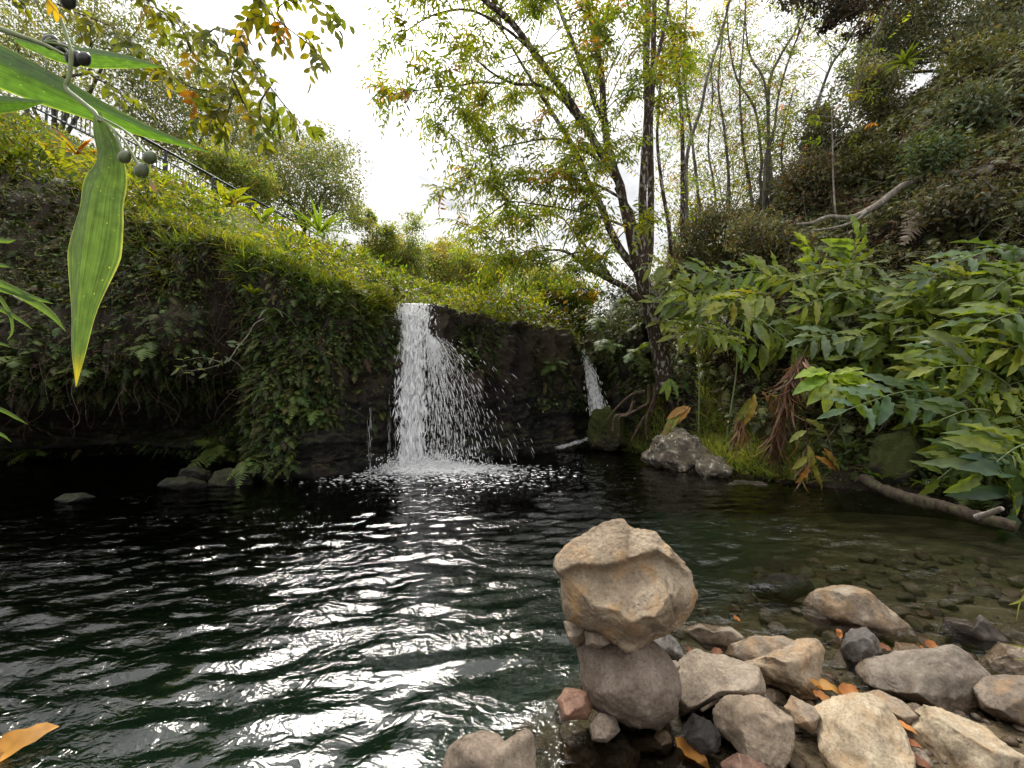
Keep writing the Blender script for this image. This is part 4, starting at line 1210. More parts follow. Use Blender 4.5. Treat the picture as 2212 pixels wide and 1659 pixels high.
# twigs among the stones
mb = MB()
tube(mb, G(np.array([1515, 1555, 1590, 1600]), np.array([1535, 1512, 1500, 1501]), .09), [.006, .008, .005], 6, (.1, .08, .06), .3)
tag(mb.build('twig', M['root']), 'dark crooked twig lying between the kidney stone and angular stone', 'twig')
mb = MB()
tube(mb, G(np.array([1905, 1950, 1992]), np.array([1497, 1522, 1550]), .10), [.005, .006, .004], 6, (.1, .08, .06), .3)
tag(mb.build('twig', M['root']), 'thin straight twig below the large sloping boulder', 'twig')
mb = MB()
tube(mb, np.vstack([G(1868, 1036, .22), G(1905, 1056, .2), G(1960, 1076, .16), G(2050, 1098, .13), G(2130, 1122, .1), G(2195, 1138, .08)]), [.07, .065, .075, .065, .065, .055], 12, (.1, .08, .06), .5, 60)
lg = tag(mb.build('log', M['log_bark']), 'brown mossy log lying along the right shore', 'log')
mb = MB()
tube(mb, np.vstack([G(2110, 1118, .2), G(2150, 1104, .3), G(2165, 1098, .34)]), [.03, .025, .02], 7, (.1, .08, .06), .3)
mb.build('branch_stub', M['dead_wood'], lg)


# ------------------------------------------------------------------ near plants at the left edge
def ribbon(mb, cx, cy, wd, d, col, fold=.25, nseg=40, nac=9, tipcol=None, twist=0.0, dd=None, wav=0.0, r=None):
    """a long strap leaf: measured middle line and widths, at its own distance, creased along the midrib"""
    m = len(cx)
    dv = np.full(m, d, float) if dd is None else np.asarray(dd, float)
    c = spline(P(np.array(cx, float), np.array(cy, float), dv), nseg)
    w_ = np.interp(np.linspace(0, 1, nseg), np.linspace(0, 1, m), wd) / F * np.interp(np.linspace(0, 1, nseg), np.linspace(0, 1, m), dv)
    tg = unit(np.gradient(c, axis=0)); vw = np.tile(np.array([[0, 1.0, 0]]), (len(c), 1))
    side = unit(np.cross(tg, vw)); nr = np.cross(side, tg)
    u = np.linspace(-1, 1, nac); s = np.linspace(0, 1, nseg)
    V = c[:, None] + side[:, None] * (u[None] * w_[:, None] / 2)[..., None] + nr[:, None] * ((np.abs(u)[None] - .5) * fold * w_[:, None] + twist * u[None] * w_[:, None] + wav * w_[:, None] * np.sin(s * 21)[:, None] * np.abs(u)[None] ** 3 * np.sign(u)[None])[..., None]
    C = np.tile(np.array(col, float), (nseg, nac, 1))
    if tipcol is not None:
        k = ss(.90, 1.0, s)[:, None, None]; C = C * (1 - k) + np.array(tipcol) * k
    U2 = np.stack(np.meshgrid(s * 6, u, indexing='ij')[::-1], -1)
    mb.add(V.reshape(-1, 3), grid_faces(nseg, nac), C.reshape(-1, 3), U2.reshape(-1, 2))


m, t, out = newmat('veined_blade'); L = t.links
at = N(t, 'ShaderNodeAttribute', attribute_name='col'); uv = N(t, 'ShaderNodeAttribute', attribute_name='uvw')
sx = N(t, 'ShaderNodeSeparateXYZ'); L.new(uv.outputs['Vector'], sx.inputs[0])
cbx = N(t, 'ShaderNodeCombineXYZ'); L.new(mathn(t, 'MULTIPLY', sx.outputs[0], 9.0), cbx.inputs[0]); L.new(mathn(t, 'MULTIPLY', sx.outputs[1], .12), cbx.inputs[1])
n1 = N(t, 'ShaderNodeTexNoise', ins={'Scale': 1.6, 'Detail': 4.0, 'Roughness': .7}); L.new(cbx.outputs[0], n1.inputs['Vector'])
v1 = ramp(t, [(.35, .62), (.5, 1.0), (.66, 1.45)], n1.outputs['Fac'])
c = mixc(t, 1.0, at.outputs['Color'], v1.outputs[0], 'MULTIPLY')
mid = ramp(t, [(0, 1.0), (.05, 1.0), (.1, 0.0)], mathn(t, 'ABSOLUTE', sx.outputs[0]))
c = mixc(t, mathn(t, 'MULTIPLY', mid.outputs[0], .45), c, mixc(t, 1.0, c, (1.7, 1.6, 1.5), 'MULTIPLY'))
edge = ramp(t, [(.93, 0.0), (.985, 1.0)], mathn(t, 'ABSOLUTE', sx.outputs[0]))
c = mixc(t, mathn(t, 'MULTIPLY', edge.outputs[0], .7), c, (.34, .36, .12))
cb2 = N(t, 'ShaderNodeCombineXYZ'); L.new(mathn(t, 'MULTIPLY', sx.outputs[0], 1.6), cb2.inputs[0]); L.new(mathn(t, 'MULTIPLY', sx.outputs[1], 2.2), cb2.inputs[1])
vo = N(t, 'ShaderNodeTexVoronoi', ins={'Scale': 2.6}); L.new(cb2.outputs[0], vo.inputs['Vector'])
sp = ramp(t, [(.05, 1.0), (.10, 0.0)], vo.outputs['Distance'])
c = mixc(t, mathn(t, 'MULTIPLY', sp.outputs[0], .75), c, (.45, .48, .16))
n3 = N(t, 'ShaderNodeTexNoise', ins={'Scale': 1.7, 'Detail': 3.0}); L.new(cb2.outputs[0], n3.inputs['Vector'])
c = mixc(t, 1.0, c, ramp(t, [(.3, .75), (.7, 1.3)], n3.outputs['Fac']).outputs[0], 'MULTIPLY')
p = N(t, 'ShaderNodeBsdfPrincipled', ins={'Roughness': .5, 'Specular IOR Level': .3}); L.new(c, p.inputs['Base Color'])
tr = N(t, 'ShaderNodeBsdfTranslucent'); L.new(mixc(t, 1.0, c, (1.9, 1.9, .6), 'MULTIPLY'), tr.inputs['Color'])
mx = N(t, 'ShaderNodeMixShader', ins={0: .55}); L.new(p.outputs[0], mx.inputs[1]); L.new(tr.outputs[0], mx.inputs[2]); L.new(mx.outputs[0], out.inputs[0])
bp = N(t, 'ShaderNodeBump', ins={'Strength': .4, 'Distance': .002}); L.new(n1.outputs['Fac'], bp.inputs['Height']); L.new(bp.outputs[0], p.inputs['Normal'])
M['blade'] = m
M['seed'] = plain_mat('seed_skin', (.085, .115, .055), .3, spec=.6, noise=.4, scale=120)
M['seed_dark'] = plain_mat('dark_seed_skin', (.018, .02, .02), .3, spec=.6, noise=.4, scale=120)
M['stem'] = plain_mat('green_stem', (.16, .2, .085), .5, noise=.25, scale=60)

pl = thing('grass_plant', 'broad bladed green grass with hanging beads, close up at upper left', 'grass plant', P(60, 120, .52))
GB = (.07, .115, .035)


def leafpart(label=None, **k):
    mb = MB(); ribbon(mb, **k); o = mb.build('leaf', M['blade'], pl)
    if label: o['label'] = label
    return o


leafpart(cx=[-140, -60, 0, 100, 200, 300, 380, 455], cy=[78, 113, 142, 188, 233, 276, 305, 329], wd=[90, 96, 92, 76, 50, 30, 15, 1], d=.56, col=(.06, .13, .02))
leafpart(cx=[30, 62, 133, 200, 267, 352], cy=[84, 95, 113, 122, 130, 145], wd=[6, 22, 42, 46, 33, 1], d=.60, col=(.058, .12, .025))
leafpart(cx=[-120, -60, 0, 50, 103], cy=[222, 223, 222, 222, 219], wd=[50, 48, 42, 26, 1], d=.50, col=(.065, .14, .02))
leafpart(label='broad hanging leaf with a yellow tip', cx=[208, 216, 229, 228, 214, 204, 192, 177, 168, 164], cy=[243, 280, 325, 367, 410, 470, 550, 650, 740, 834], wd=[17, 36, 60, 76, 98, 116, 108, 70, 38, 1], d=.52, col=(.062, .105, .036), tipcol=(.34, .27, .03), nseg=60, fold=.2, wav=.05)
mb = MB(); tube(mb, P(np.array([132, 144, 153, 149, 143, 172, 203, 214]), np.array([40, 78, 115, 165, 190, 216, 242, 262]), .515), [.0016, .0019, .0022, .0024, .0026, .0026, .003, .002], 8, (.2, .22, .12), .2, 50)
tube(mb, P(np.array([-40, 0, 50, 95, 140]), np.array([48, 62, 80, 96, 118]), .53), [.004, .0038, .003, .0025, .0016], 8, (.2, .22, .12), .2, 40)
tube(mb, P(np.array([80, 95, 100, 97]), np.array([112, 125, 142, 155]), .53), [.001, .0012, .0008], 6, (.3, .3, .2), 0, 20)
mb.build('stem', M['stem'], pl)
for (sx_, sy_, rd, dk) in [(268, 340, 11.5, 0), (323, 341, 12, 0), (305, 369, 13, 0), (135, 106, 12, 1), (158, 127, 15, 1), (180, 128, 13, 1), (108, 92, 14, 1), (146, 2, 15, 1)]:
    U, Fc = ico(3)
    c = P(sx_, sy_, .51 if not dk else .545); rm = rd / F * .52
    V = U * rm * np.array([.92, .92, 1.12]); V[:, 2] *= 1 + .3 * (U[:, 2] > 0) * U[:, 2]
    a = R(35); V = np.stack([V[:, 0] * math.cos(a) + V[:, 2] * math.sin(a), V[:, 1], -V[:, 0] * math.sin(a) + V[:, 2] * math.cos(a)], 1)
    mb = MB(); mb.add(V + c, Fc); so_ = mb.build('seed', M['seed_dark' if dk else 'seed'], pl)
    mb = MB()
    a0 = P(212, 250, .515) if not dk else P(95, 90, .535)
    if sy_ > 10:
        tube(mb, np.vstack([a0, (a0 + c) / 2 + np.array([.004, 0, .006]), c]), [.0012, .0016, .002], 6, (.2, .17, .1), 0, 14)
        mb.build('stalk', M['stem'], pl)
mb = MB(); ribbon(mb, [322, 326, 332, 338], [388, 398, 408, 416], [2, 10, 9, 1], .51, (.3, .2, .1)); mb.build('dry_bract', M['dry_leaf'], pl)

pl2 = thing('grass_plant', 'narrow bladed grass poking in from the left edge halfway down', 'grass plant', P(-60, 640, .75))
r = np.random.default_rng(5)
for cx, cy, wd in [([-50, 0, 60, 110, 142], [590, 612, 645, 680, 716], [10, 14, 20, 14, 1]), ([-50, 0, 60, 115], [615, 625, 640, 656], [8, 10, 12, 1]), ([-50, -5, 20, 25, 15], [600, 640, 680, 715, 735], [8, 9, 8, 6, 1]),
                   ([-50, 0, 40, 70], [655, 668, 690, 712], [9, 10, 8, 1]), ([-50, 0, 30, 58], [872, 885, 900, 916], [8, 9, 7, 1]), ([-50, 0, 24], [925, 938, 955], [7, 7, 1]), ([-60, -20, 15, 34], [505, 515, 520, 518], [10, 12, 10, 1]), ([-50, 0, 22], [735, 742, 750], [8, 6, 1]), ([-60, 0, 20], [560, 572, 577], [5, 9, 1])]:
    mb = MB(); ribbon(mb, cx, cy, wd, .78, np.array([.07, .12, .03]) * r.uniform(.8, 1.2), nseg=24, nac=5); mb.build('leaf', M['blade'], pl2)
mb = MB(); tube(mb, P(np.array([-60, 0, 30, 50]), np.array([560, 615, 640, 650]), .79), [.003, .002, .001], 6, (.2, .2, .1), 0, 20); mb.build('stem', M['stem'], pl2)
pl3 = thing('grass_plant', 'small dry sedge sticking in at the right edge over the water', 'grass plant', P(2230, 1350, 1.9))
for cx, cy, wd in [([2250, 2222, 2195, 2180], [1290, 1292, 1302, 1306], [5, 6, 5, 1]), ([2250, 2225, 2205, 2196], [1265, 1275, 1300, 1340], [5, 5, 4, 1]), ([2260, 2230, 2205], [1270, 1262, 1278], [5, 5, 1]), ([2260, 2215, 2180], [1420, 1400, 1392], [5, 5, 1]), ([2260, 2225, 2190], [1440, 1425, 1424], [5, 5, 1])]:
    mb = MB(); ribbon(mb, cx, cy, wd, 1.9, np.array([.2, .2, .08]) * r.uniform(.8, 1.2), nseg=16, nac=5); mb.build('leaf', M['blade'], pl3)
# ------------------------------------------------------------------ finding the ground behind a place in the photo
_ds = np.concatenate([np.arange(3.5, 16, .05), np.arange(16, 60, .25)])


def hit(px, py, f, default=12.0):
    px = np.atleast_1d(np.asarray(px, float)); py = np.atleast_1d(np.asarray(py, float))
    out = np.full(len(px), default)
    for i in range(len(px)):
        q = P(np.full(len(_ds), px[i]), np.full(len(_ds), py[i]), _ds)
        k = np.nonzero(q[:, 2] < f(q[:, 0], q[:, 1]))[0]
        if len(k): out[i] = _ds[k[0]]
    return out


def hill_f(x, y): return np.where(x > 2.0, hillz(x, y), -9)


def up_f(x, y): return np.where(signed_dist(line, x, y) < -.3, upz0(x, y), -9)


_cpx, _cpy = proj(CV.reshape(-1, 3))


def hitC(px, py):
    d2 = (_cpx - px) ** 2 + (_cpy - py) ** 2
    k = np.nonzero(d2 < 20 ** 2)[0]
    if len(k) == 0: k = np.argsort(d2)[:4]
    j = k[np.argmin(CV.reshape(-1, 3)[k, 1])]
    return CV.reshape(-1, 3)[j]


line = np.vstack([[(-60, 2.5)], CLINE[:-2], [(2.6, 11.6)], [(34, 12)]])
YG = (.15, .165, .012); LG = (.085, .13, .018); MG = (.05, .085, .015); DG = (.026, .048, .012); OL = (.075, .075, .022); BRN = (.075, .045, .025)

# ------------------------------------------------------------------ green cover on the upper slope
r = np.random.default_rng(31)
n = 260000
x = r.uniform(-24, 3.2, n); y = r.uniform(4.5, 40, n)
sd_ = signed_dist(line, x, y)
k = (sd_ < -.1) & (r.uniform(size=n) < np.clip((8.0 / y) ** 1.7, 0, 1)) & ~((x > -2.05) & (x < -1.0) & (y < 14))
px, py = proj(np.stack([x, y, upz0(x, y)], 1)); k &= (px > -200) & (px < 1500)
x, y, px, py = x[k], y[k], px[k], py[k]; n = len(x)
z = upz(x, y)
lump = fbm(np.stack([x, y, z], 1) * .9, 3)
p = np.stack([x, y, z + r.uniform(0, .12, n) + np.maximum(0, lump) * .35], 1)
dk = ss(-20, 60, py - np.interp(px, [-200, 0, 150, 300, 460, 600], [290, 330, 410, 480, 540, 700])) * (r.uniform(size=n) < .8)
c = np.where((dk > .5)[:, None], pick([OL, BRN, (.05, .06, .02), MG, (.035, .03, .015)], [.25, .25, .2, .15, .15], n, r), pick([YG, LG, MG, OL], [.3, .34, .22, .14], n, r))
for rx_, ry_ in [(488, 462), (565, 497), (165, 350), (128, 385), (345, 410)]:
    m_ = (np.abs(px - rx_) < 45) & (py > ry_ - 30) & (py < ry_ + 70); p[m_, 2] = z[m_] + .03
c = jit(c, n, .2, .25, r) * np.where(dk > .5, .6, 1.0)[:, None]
sc = (.045 + .0035 * y) * r.uniform(.6, 1.5, n)
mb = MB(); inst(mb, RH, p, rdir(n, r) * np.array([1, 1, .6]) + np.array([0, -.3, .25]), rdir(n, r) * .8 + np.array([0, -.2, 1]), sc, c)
nc = 760
fl_ = np.abs(signed_dist(np.array([FA[:2] * 1.5 - FB[:2] * .5, FB[:2]]), x, y)); okc = (fl_ > 2.5) & (signed_dist(np.array([FA[:2] * 1.5 - FB[:2] * .5, FB[:2]]), x, y) > 0)
for rx_, ry_ in [(488, 462), (565, 497), (165, 350), (128, 385), (345, 410), (690, 520)]: okc &= ~((np.abs(px - rx_) < 48) & (py > ry_ - 30) & (py < ry_ + 75))
ci = r.choice(n, nc, p=(w_ := np.clip(9 / y, .1, 1.3) * okc) / w_.sum())
for q in ci:
    rd = r.uniform(.18, .62) * (1 + .03 * y[q]); m_ = int(r.uniform(50, 110)); v = rdir(m_, r) * (r.uniform(.5, 1, m_) ** .5)[:, None] * rd * np.array([1, 1, .8])
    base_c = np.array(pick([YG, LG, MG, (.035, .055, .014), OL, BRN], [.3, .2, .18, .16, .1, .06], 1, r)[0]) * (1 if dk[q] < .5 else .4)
    inst(mb, RH if r.uniform() < .7 else RHN, p[q] + v + np.array([0, 0, rd * .5]), unit(v) + rdir(m_, r) * .7, rdir(m_, r) * .6 + np.array([0, -.3, .9]), r.uniform(.05, .12) * (1 + .03 * y[q]) * r.uniform(.7, 1.3, m_), jit(np.tile(base_c, (m_, 1)), m_, .12, .2, r))
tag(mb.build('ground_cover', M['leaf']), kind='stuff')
k = r.uniform(size=n) < .2
pg = p[k] - np.array([0, 0, .05]); ng = len(pg)
tuft = .5 + .9 * np.clip(fbm(pg * 1.3 + 40, 2) + .3, 0, 1)
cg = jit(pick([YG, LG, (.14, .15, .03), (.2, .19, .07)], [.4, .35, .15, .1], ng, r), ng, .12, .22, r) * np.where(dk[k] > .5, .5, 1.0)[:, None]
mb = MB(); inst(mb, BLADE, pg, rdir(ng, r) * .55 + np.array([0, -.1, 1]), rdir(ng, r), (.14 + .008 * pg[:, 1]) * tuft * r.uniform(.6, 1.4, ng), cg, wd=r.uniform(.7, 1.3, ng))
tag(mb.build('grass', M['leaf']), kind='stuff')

# turf and roots hanging over the cliff edge
pe, ne = cliff_sample(9000, lambda px, py: np.where((px < 1300) & ((px < 846) | (px > 945)), np.where(px > 945, .45, 1.0), 0.0), r)
iu = r.integers(0, nu, 12000); jv = (nz - 20) + (r.normal(size=12000) * 4).astype(int); jv = np.clip(jv, nz - 40, nz - 3)
pe = CV[iu, jv] + r.normal(size=(12000, 3)) * .03; ne = CN[iu, jv]
px, py = proj(pe); k = ((px < 846) | (px > 950)) & (px > -300) & (r.uniform(size=len(px)) < np.where(px > 950, .14, 1)); pe = pe[k]; ne = ne[k]; n = len(pe)
ne3 = ne * np.array([1, 1, .3])
cg = jit(pick([YG, LG, MG, (.16, .13, .06)], [.42, .3, .15, .13], n, r), n, .15, .25, r)
mb = MB(); inst(mb, BLADE, pe, unit(ne3) * .5 + rdir(n, r) * .5 + np.array([0, 0, .45]), rdir(n, r), r.uniform(.10, .30, n), cg, wd=r.uniform(.7, 1.2, n))
kk = r.uniform(size=n) < .7; n2 = kk.sum()
inst(mb, RH, pe[kk] + rdir(n2, r) * .06, unit(ne3[kk]) + rdir(n2, r) * .8, rdir(n2, r) * .6 + np.array([0, -.3, 1]), r.uniform(.035, .085, n2), jit(pick([YG, LG, MG], [.4, .35, .25], n2, r), n2, .15, .25, r))
_ex = proj(pe)[0]
for q in r.choice(np.nonzero(_ex < 840)[0], 110, replace=False):
    m_ = int(r.uniform(40, 110)); L_ = r.uniform(.15, .6); t_ = r.uniform(0, 1, m_)
    o_ = pe[q] + np.array([0, -.05, .05]) + r.normal(size=(m_, 3)) * np.array([.10, .06, .05]) + t_[:, None] * (np.array([0, 0, -L_]) + ne3[q] * .08)
    bc = np.array(pick([YG, LG, MG, (.12, .13, .03)], [.35, .3, .25, .1], 1, r)[0])
    inst(mb, RH, o_, rdir(m_, r) + ne3[q] * .5 + np.array([0, 0, -.3]), rdir(m_, r) * .6 + np.array([0, -.4, .8]), r.uniform(.035, .08, m_), jit(np.tile(bc, (m_, 1)), m_, .15, .3, r))
    inst(mb, BLADE, o_[:m_ // 2], rdir(m_ // 2, r) * .6 + ne3[q] * .6 + np.array([0, 0, .1]), rdir(m_ // 2, r), r.uniform(.15, .35, m_ // 2), jit(np.tile(bc, (m_ // 2, 1)), m_ // 2, .15, .3, r))
tag(mb.build('turf_edge_grass', M['leaf']), kind='stuff')

# ferns and creepers clothing the cliff
def dens_fern(px, py):
    d = np.zeros_like(px)
    d = np.where((px < 420) & (py > 290) & (py < 620), .9, d)
    d = np.where((px < 460) & (py > 600) & (py < 880), .75 * ss(590, 700, py) * (1 - ss(835, 885, py)), d)
    d = np.where((px < 560) & (py > 500) & (py < 660), np.where(px < 330, .6, .3), d)
    d = np.where((px > 470) & (px < 860) & (py > 560) & (py < 915), np.where(py < 700, .5, .95) * (1 - ss(800, 860, px) * ss(740, 780, py)) * (1 - .93 * ss(690, 740, px) * ss(765, 815, py)) * ss(465, 530, px), d)
    d = np.where((px > 445) & (px < 640) & (py > 915), .55 * (1 - ss(985, 1030, py)), d)
    d = np.where((px > 980) & (px < 1075) & (py > 695) & (py < 800), .38, d)
    d = np.where((px > 1150) & (px < 1262) & (py > 735) & (py < 885), .16, d)
    d = np.where((px > 1300) & (py < 850), .5, d)
    d = np.where((px < 450) & (py > 880), .07 + .14 * ss(960, 985, py) * (1 - ss(1015, 1030, py)), d)
    return d


r = np.random.default_rng(37)
FC = [(.055, .085, .018), (.075, .10, .02), (.035, .06, .015), (.09, .085, .03), (.07, .045, .025)]
pf, nf = cliff_sample(9500, dens_fern, r)
n = len(pf)
D = unit(nf * np.array([1, 1, .2]) * .9 + rdir(n, r) * .75 + np.array([0, 0, .1]))
mb = MB(); fronds(mb, pf + nf * .02, D, np.array([0, -.3, 1.0]) + rdir(n, r) * .3, r.uniform(.08, .24, n), jit(pick(FC, [.35, .25, .22, .12, .06], n, r), n, .12, .35, r), k=10, arch=.55, r=r)
tag(mb.build('fern_cover', M['leaf_dark']), kind='stuff')
pf, nf = cliff_sample(32000, lambda a, b: np.clip(dens_fern(a, b) * 1.1 + .16 * ((b < 880) & (a < 860) & ~((a > 720) & (b > 780))), 0, 1), r)
n = len(pf)
mb = MB(); inst(mb, RH, pf + nf * r.uniform(.01, .12, n)[:, None], unit(nf * .5 + rdir(n, r) * .8 + np.array([0, 0, -.5])), nf + rdir(n, r) * .5 + np.array([0, 0, .6]), r.uniform(.025, .065, n), jit(pick(FC, [.3, .25, .2, .13, .12], n, r), n, .15, .4, r), wd=r.uniform(.9, 1.5, n))
pf, nf = cliff_sample(17000, lambda a, b: ((a < 430) & (b > 285) & (b < 650)) * np.where(fbm(np.stack([a / 60, b / 60, a * 0], -1), 3) > -.25, 1.0, .25), r)
n = len(pf)
inst(mb, RH, pf + nf * r.uniform(.01, .14, n)[:, None], unit(nf * .5 + rdir(n, r) * .8 + np.array([0, 0, -.4])), nf + rdir(n, r) * .5 + np.array([0, 0, .6]), r.uniform(.03, .085, n), jit(pick([(.07, .085, .02), (.10, .11, .025), (.045, .055, .018), (.07, .048, .03), (.13, .14, .03)], [.3, .2, .22, .18, .1], n, r), n, .15, .35, r), wd=r.uniform(.6, 1.4, n))
pf, nf = pf[:2200], nf[:2200]; n = len(pf)
fronds(mb, pf, unit(nf * .8 + rdir(n, r) * .8), np.array([0, -.3, 1.0]) + rdir(n, r) * .3, r.uniform(.10, .26, n), jit(pick(FC, [.35, .25, .22, .12, .06], n, r), n, .12, .35, r), k=9, arch=.55, r=r)
tag(mb.build('creeper_leaves', M['leaf_dark']), kind='stuff')
# hanging roots and dry stems
mb = MB()
ps, ns = cliff_sample(520, lambda a, b: np.where((b < 860) & (a < 560), .8, np.where(b < 760, .25, .03)) * ((a < 846) | (a > 950)), r)
for q, nn in zip(ps, ns):
    ln = r.uniform(.15, .8)
    d_ = unit(nn * .4 + r.normal(size=3) * .5 + np.array([0, 0, -.9]))
    pts = [q + nn * .04, q + nn * .12 + d_ * ln * .4 + r.normal(size=3) * .05, q + nn * .12 + d_ * ln * .75 + r.normal(size=3) * .08 + np.array([0, 0, -.1]), q + nn * .1 + d_ * ln + np.array([0, 0, -.25 * ln])]
    tube(mb, pts, [.006, .004, .0015], 4, (.1, .08, .06), 0, 12)
tag(mb.build('hanging_roots', M['root']), kind='stuff')

# ------------------------------------------------------------------ railings beside the path on the slope
def railing(label, A, B, hgt, bay, r0):
    f = thing('railing', label, 'railing', A)
    A = np.array(A); B = np.array(B); Lh = np.linalg.norm(B - A); nb = max(2, int(round(Lh / bay)))
    mb = MB(); tube(mb, np.array([A, (A + B) / 2, B]), r0, 8, n=40); mb.build('handrail', M['metal'], f)
    dn = np.array([0, 0, -1.0])
    for i in range(nb + 1):
        q = A + (B - A) * i / nb
        mb = MB(); tube(mb, np.array([q, q + dn * hgt * 1.7]), r0 * .9, 6, n=4); mb.build('post', M['metal'], f)
    for i in range(nb):
        a = A + (B - A) * (i + .02) / nb; b = A + (B - A) * (i + .98) / nb
        mb = MB()
        for hh in (.42, .98): tube(mb, np.array([a + dn * hgt * hh, b + dn * hgt * hh]), r0 * .55, 6, n=4)
        for s_ in np.linspace(0.02, .98, 16):
            q = a + (b - a) * s_; tube(mb, np.array([q + dn * hgt * .42, q + dn * hgt * .98]), r0 * .3, 5, n=3)
        mb.build('bar_panel', M['metal'], f)
    return f


railing('dark metal railing with upright bars sloping down along the left hillside', FA, FB, 1.15, 2.3, .065)
q0 = P(100, 245, 16.5); q1 = P(560, 470, 26.0)
railing('second metal railing on the far side of the hillside path', q0, q1, 1.1, 2.3, .05)

# ------------------------------------------------------------------ trees in the background
def limb(mb, a, b, r0, r1, rr, sag=.12, sides=6, n=12):
    a = np.asarray(a, float); b = np.asarray(b, float); L_ = np.linalg.norm(b - a)
    m1 = a * .66 + b * .34 + rr.normal(size=3) * L_ * sag * .5 + np.array([0, 0, L_ * .05]); m2 = a * .3 + b * .7 + rr.normal(size=3) * L_ * sag * .5
    tube(mb, [a, m1, m2, b], [r0, (r0 * 2 + r1) / 3, (r0 + 2 * r1) / 3, r1], sides, (.1, .08, .06), .15, n)
    return m1, m2


def bg_tree(name, label, d, blobs, base, cols, wts, nleaf, lsz, seed, group=None, tr=.16, mat='leaf', bark='bark_grey', deep=.7, clump=.16, cat='tree', T=RH, forks=None):
    """blobs: (photo x, y, half width, half height) of the masses of its crown; base: foot of the trunk"""
    r = np.random.default_rng(seed)
    tr_o = thing(name, label, cat, base, group)
    tb = MB()
    bl = np.array(blobs, float)
    C = P(bl[:, 0], bl[:, 1], d + r.normal(size=len(bl)) * .04 * d)
    rx = bl[:, 2] / F * d; rz = bl[:, 3] / F * d
    mid = np.average(C, axis=0, weights=rx * rz)
    base = np.asarray(base, float)
    fork = base + (mid - base) * .5 + r.normal(size=3) * .1
    if tr > 0: tube(tb, [base - np.array([0, 0, .3]), base + (fork - base) * .5 + r.normal(size=3) * tr * .8, fork], [tr, tr * .8, tr * .6], 8, (.1, .08, .06), .2, 16)
    pos = []; cc = []
    area = rx * rz; tot = area.sum()
    for i in range(len(bl)):
        if tr > 0: m1, m2 = limb(tb, fork, C[i], tr * .5, tr * .1, r)
        nc = max(8, int(30 * area[i] / tot * 9)); ncl = r.uniform(-1, 1, size=(nc * 3, 3)); ncl = (ncl[(ncl ** 2).sum(1) < 1] * r.uniform(.75, 1.3, size=((ncl ** 2).sum(1) < 1).sum())[:, None])[:nc]
        cl = C[i] + ncl * np.array([rx[i], rx[i] * deep, rz[i]])
        for q in cl[: 10]:
            if tr > 0: limb(tb, C[i] * .5 + m2 * .5, q, tr * .14, tr * .03, r, sides=4, n=6)
        k = int(nleaf * area[i] / tot)
        w_ = r.integers(0, len(cl), k)
        sg = clump * (rx[i] + rz[i]) / 2 * 1.25
        pos.append(cl[w_] + r.normal(size=(k, 3)) * sg * np.array([1, 1, .75]))
        shade = r.uniform(.75, 1.25, size=len(cl))[w_][:, None]
        cc.append(jit(pick(cols, wts, len(cl), r)[w_], k, .18, .22, r) * shade)
    pos = np.vstack(pos); cc = np.vstack(cc); n = len(pos)
    if tr > 0: tb.build('trunk', M[bark], tr_o)
    mb = MB(); inst(mb, T, pos, rdir(n, r) + np.array([0, 0, -.35]), rdir(n, r) + np.array([0, -.2, .6]), lsz * r.uniform(.6, 1.35, n), cc)
    mb.build('crown', M[mat], tr_o)
    return tr_o


def gu(px, py, d):
    q = P(px, py, d); q[2] = float(upz0(np.array(q[0]), np.array(q[1]))); return q


GG = [(.11, .135, .08), (.13, .155, .085), (.155, .16, .08), (.095, .11, .075)]  # grey greens made paler, so the leaf colour carries distance haze
G2 = [(.17, .22, .07), (.20, .225, .07), (.13, .18, .07), (.2, .17, .06)]  # lightened leaf colours stand in for haze; no haze volume
bg_tree('tree', 'tall grey green tree filling the upper left corner behind the railing', 27, [(40, 60, 130, 110), (190, 40, 110, 90), (120, 180, 140, 90), (-60, 160, 120, 120), (290, 90, 100, 90), (310, 200, 100, 80)], gu(120, 300, 29), GG, [.4, .3, .15, .15], 21000, .23, 101, tr=.3, clump=.15)
bg_tree('tree', 'grey green tree whose right side borders the open sky, left of the gap', 30, [(420, 190, 110, 90), (520, 260, 100, 90), (450, 320, 110, 70), (350, 280, 90, 70), (590, 320, 80, 70)], gu(470, 430, 32), GG, [.4, .3, .2, .1], 18000, .23, 102, tr=.3, clump=.15)
bg_tree('tree', 'rounded grey green tree with its edge at the left of the sky gap', 33, [(640, 360, 90, 70), (710, 400, 70, 80), (690, 330, 70, 55), (620, 430, 90, 50), (740, 450, 45, 60), (580, 400, 60, 60)], gu(660, 500, 36), GG, [.45, .3, .15, .1], 16000, .24, 103, tr=.25, clump=.15)
bg_tree('shrub', 'yellow green bushy shrub right behind the middle of the railing', 25, [(500, 360, 60, 40), (550, 400, 60, 40), (455, 350, 40, 35)], gu(510, 440, 25), G2, [.4, .3, .2, .1], 9000, .19, 104, tr=.08, cat='shrub', clump=.15)
bg_tree('tree', 'small yellowish tree behind the lower end of the railing', 38, [(820, 520, 45, 45), (800, 570, 60, 40), (860, 560, 60, 45), (780, 470, 30, 26)], gu(830, 610, 42), G2, [.3, .3, .3, .1], 19000, .24, 105, tr=.12, clump=.14)
bg_tree('tree', 'slim open tree with bare twigs reaching above the middle tree line', 40, [(885, 530, 35, 45), (895, 480, 22, 26), (870, 580, 50, 40), (900, 600, 40, 30)], gu(880, 640, 42), G2, [.3, .2, .3, .2], 7000, .24, 106, tr=.14, clump=.16)
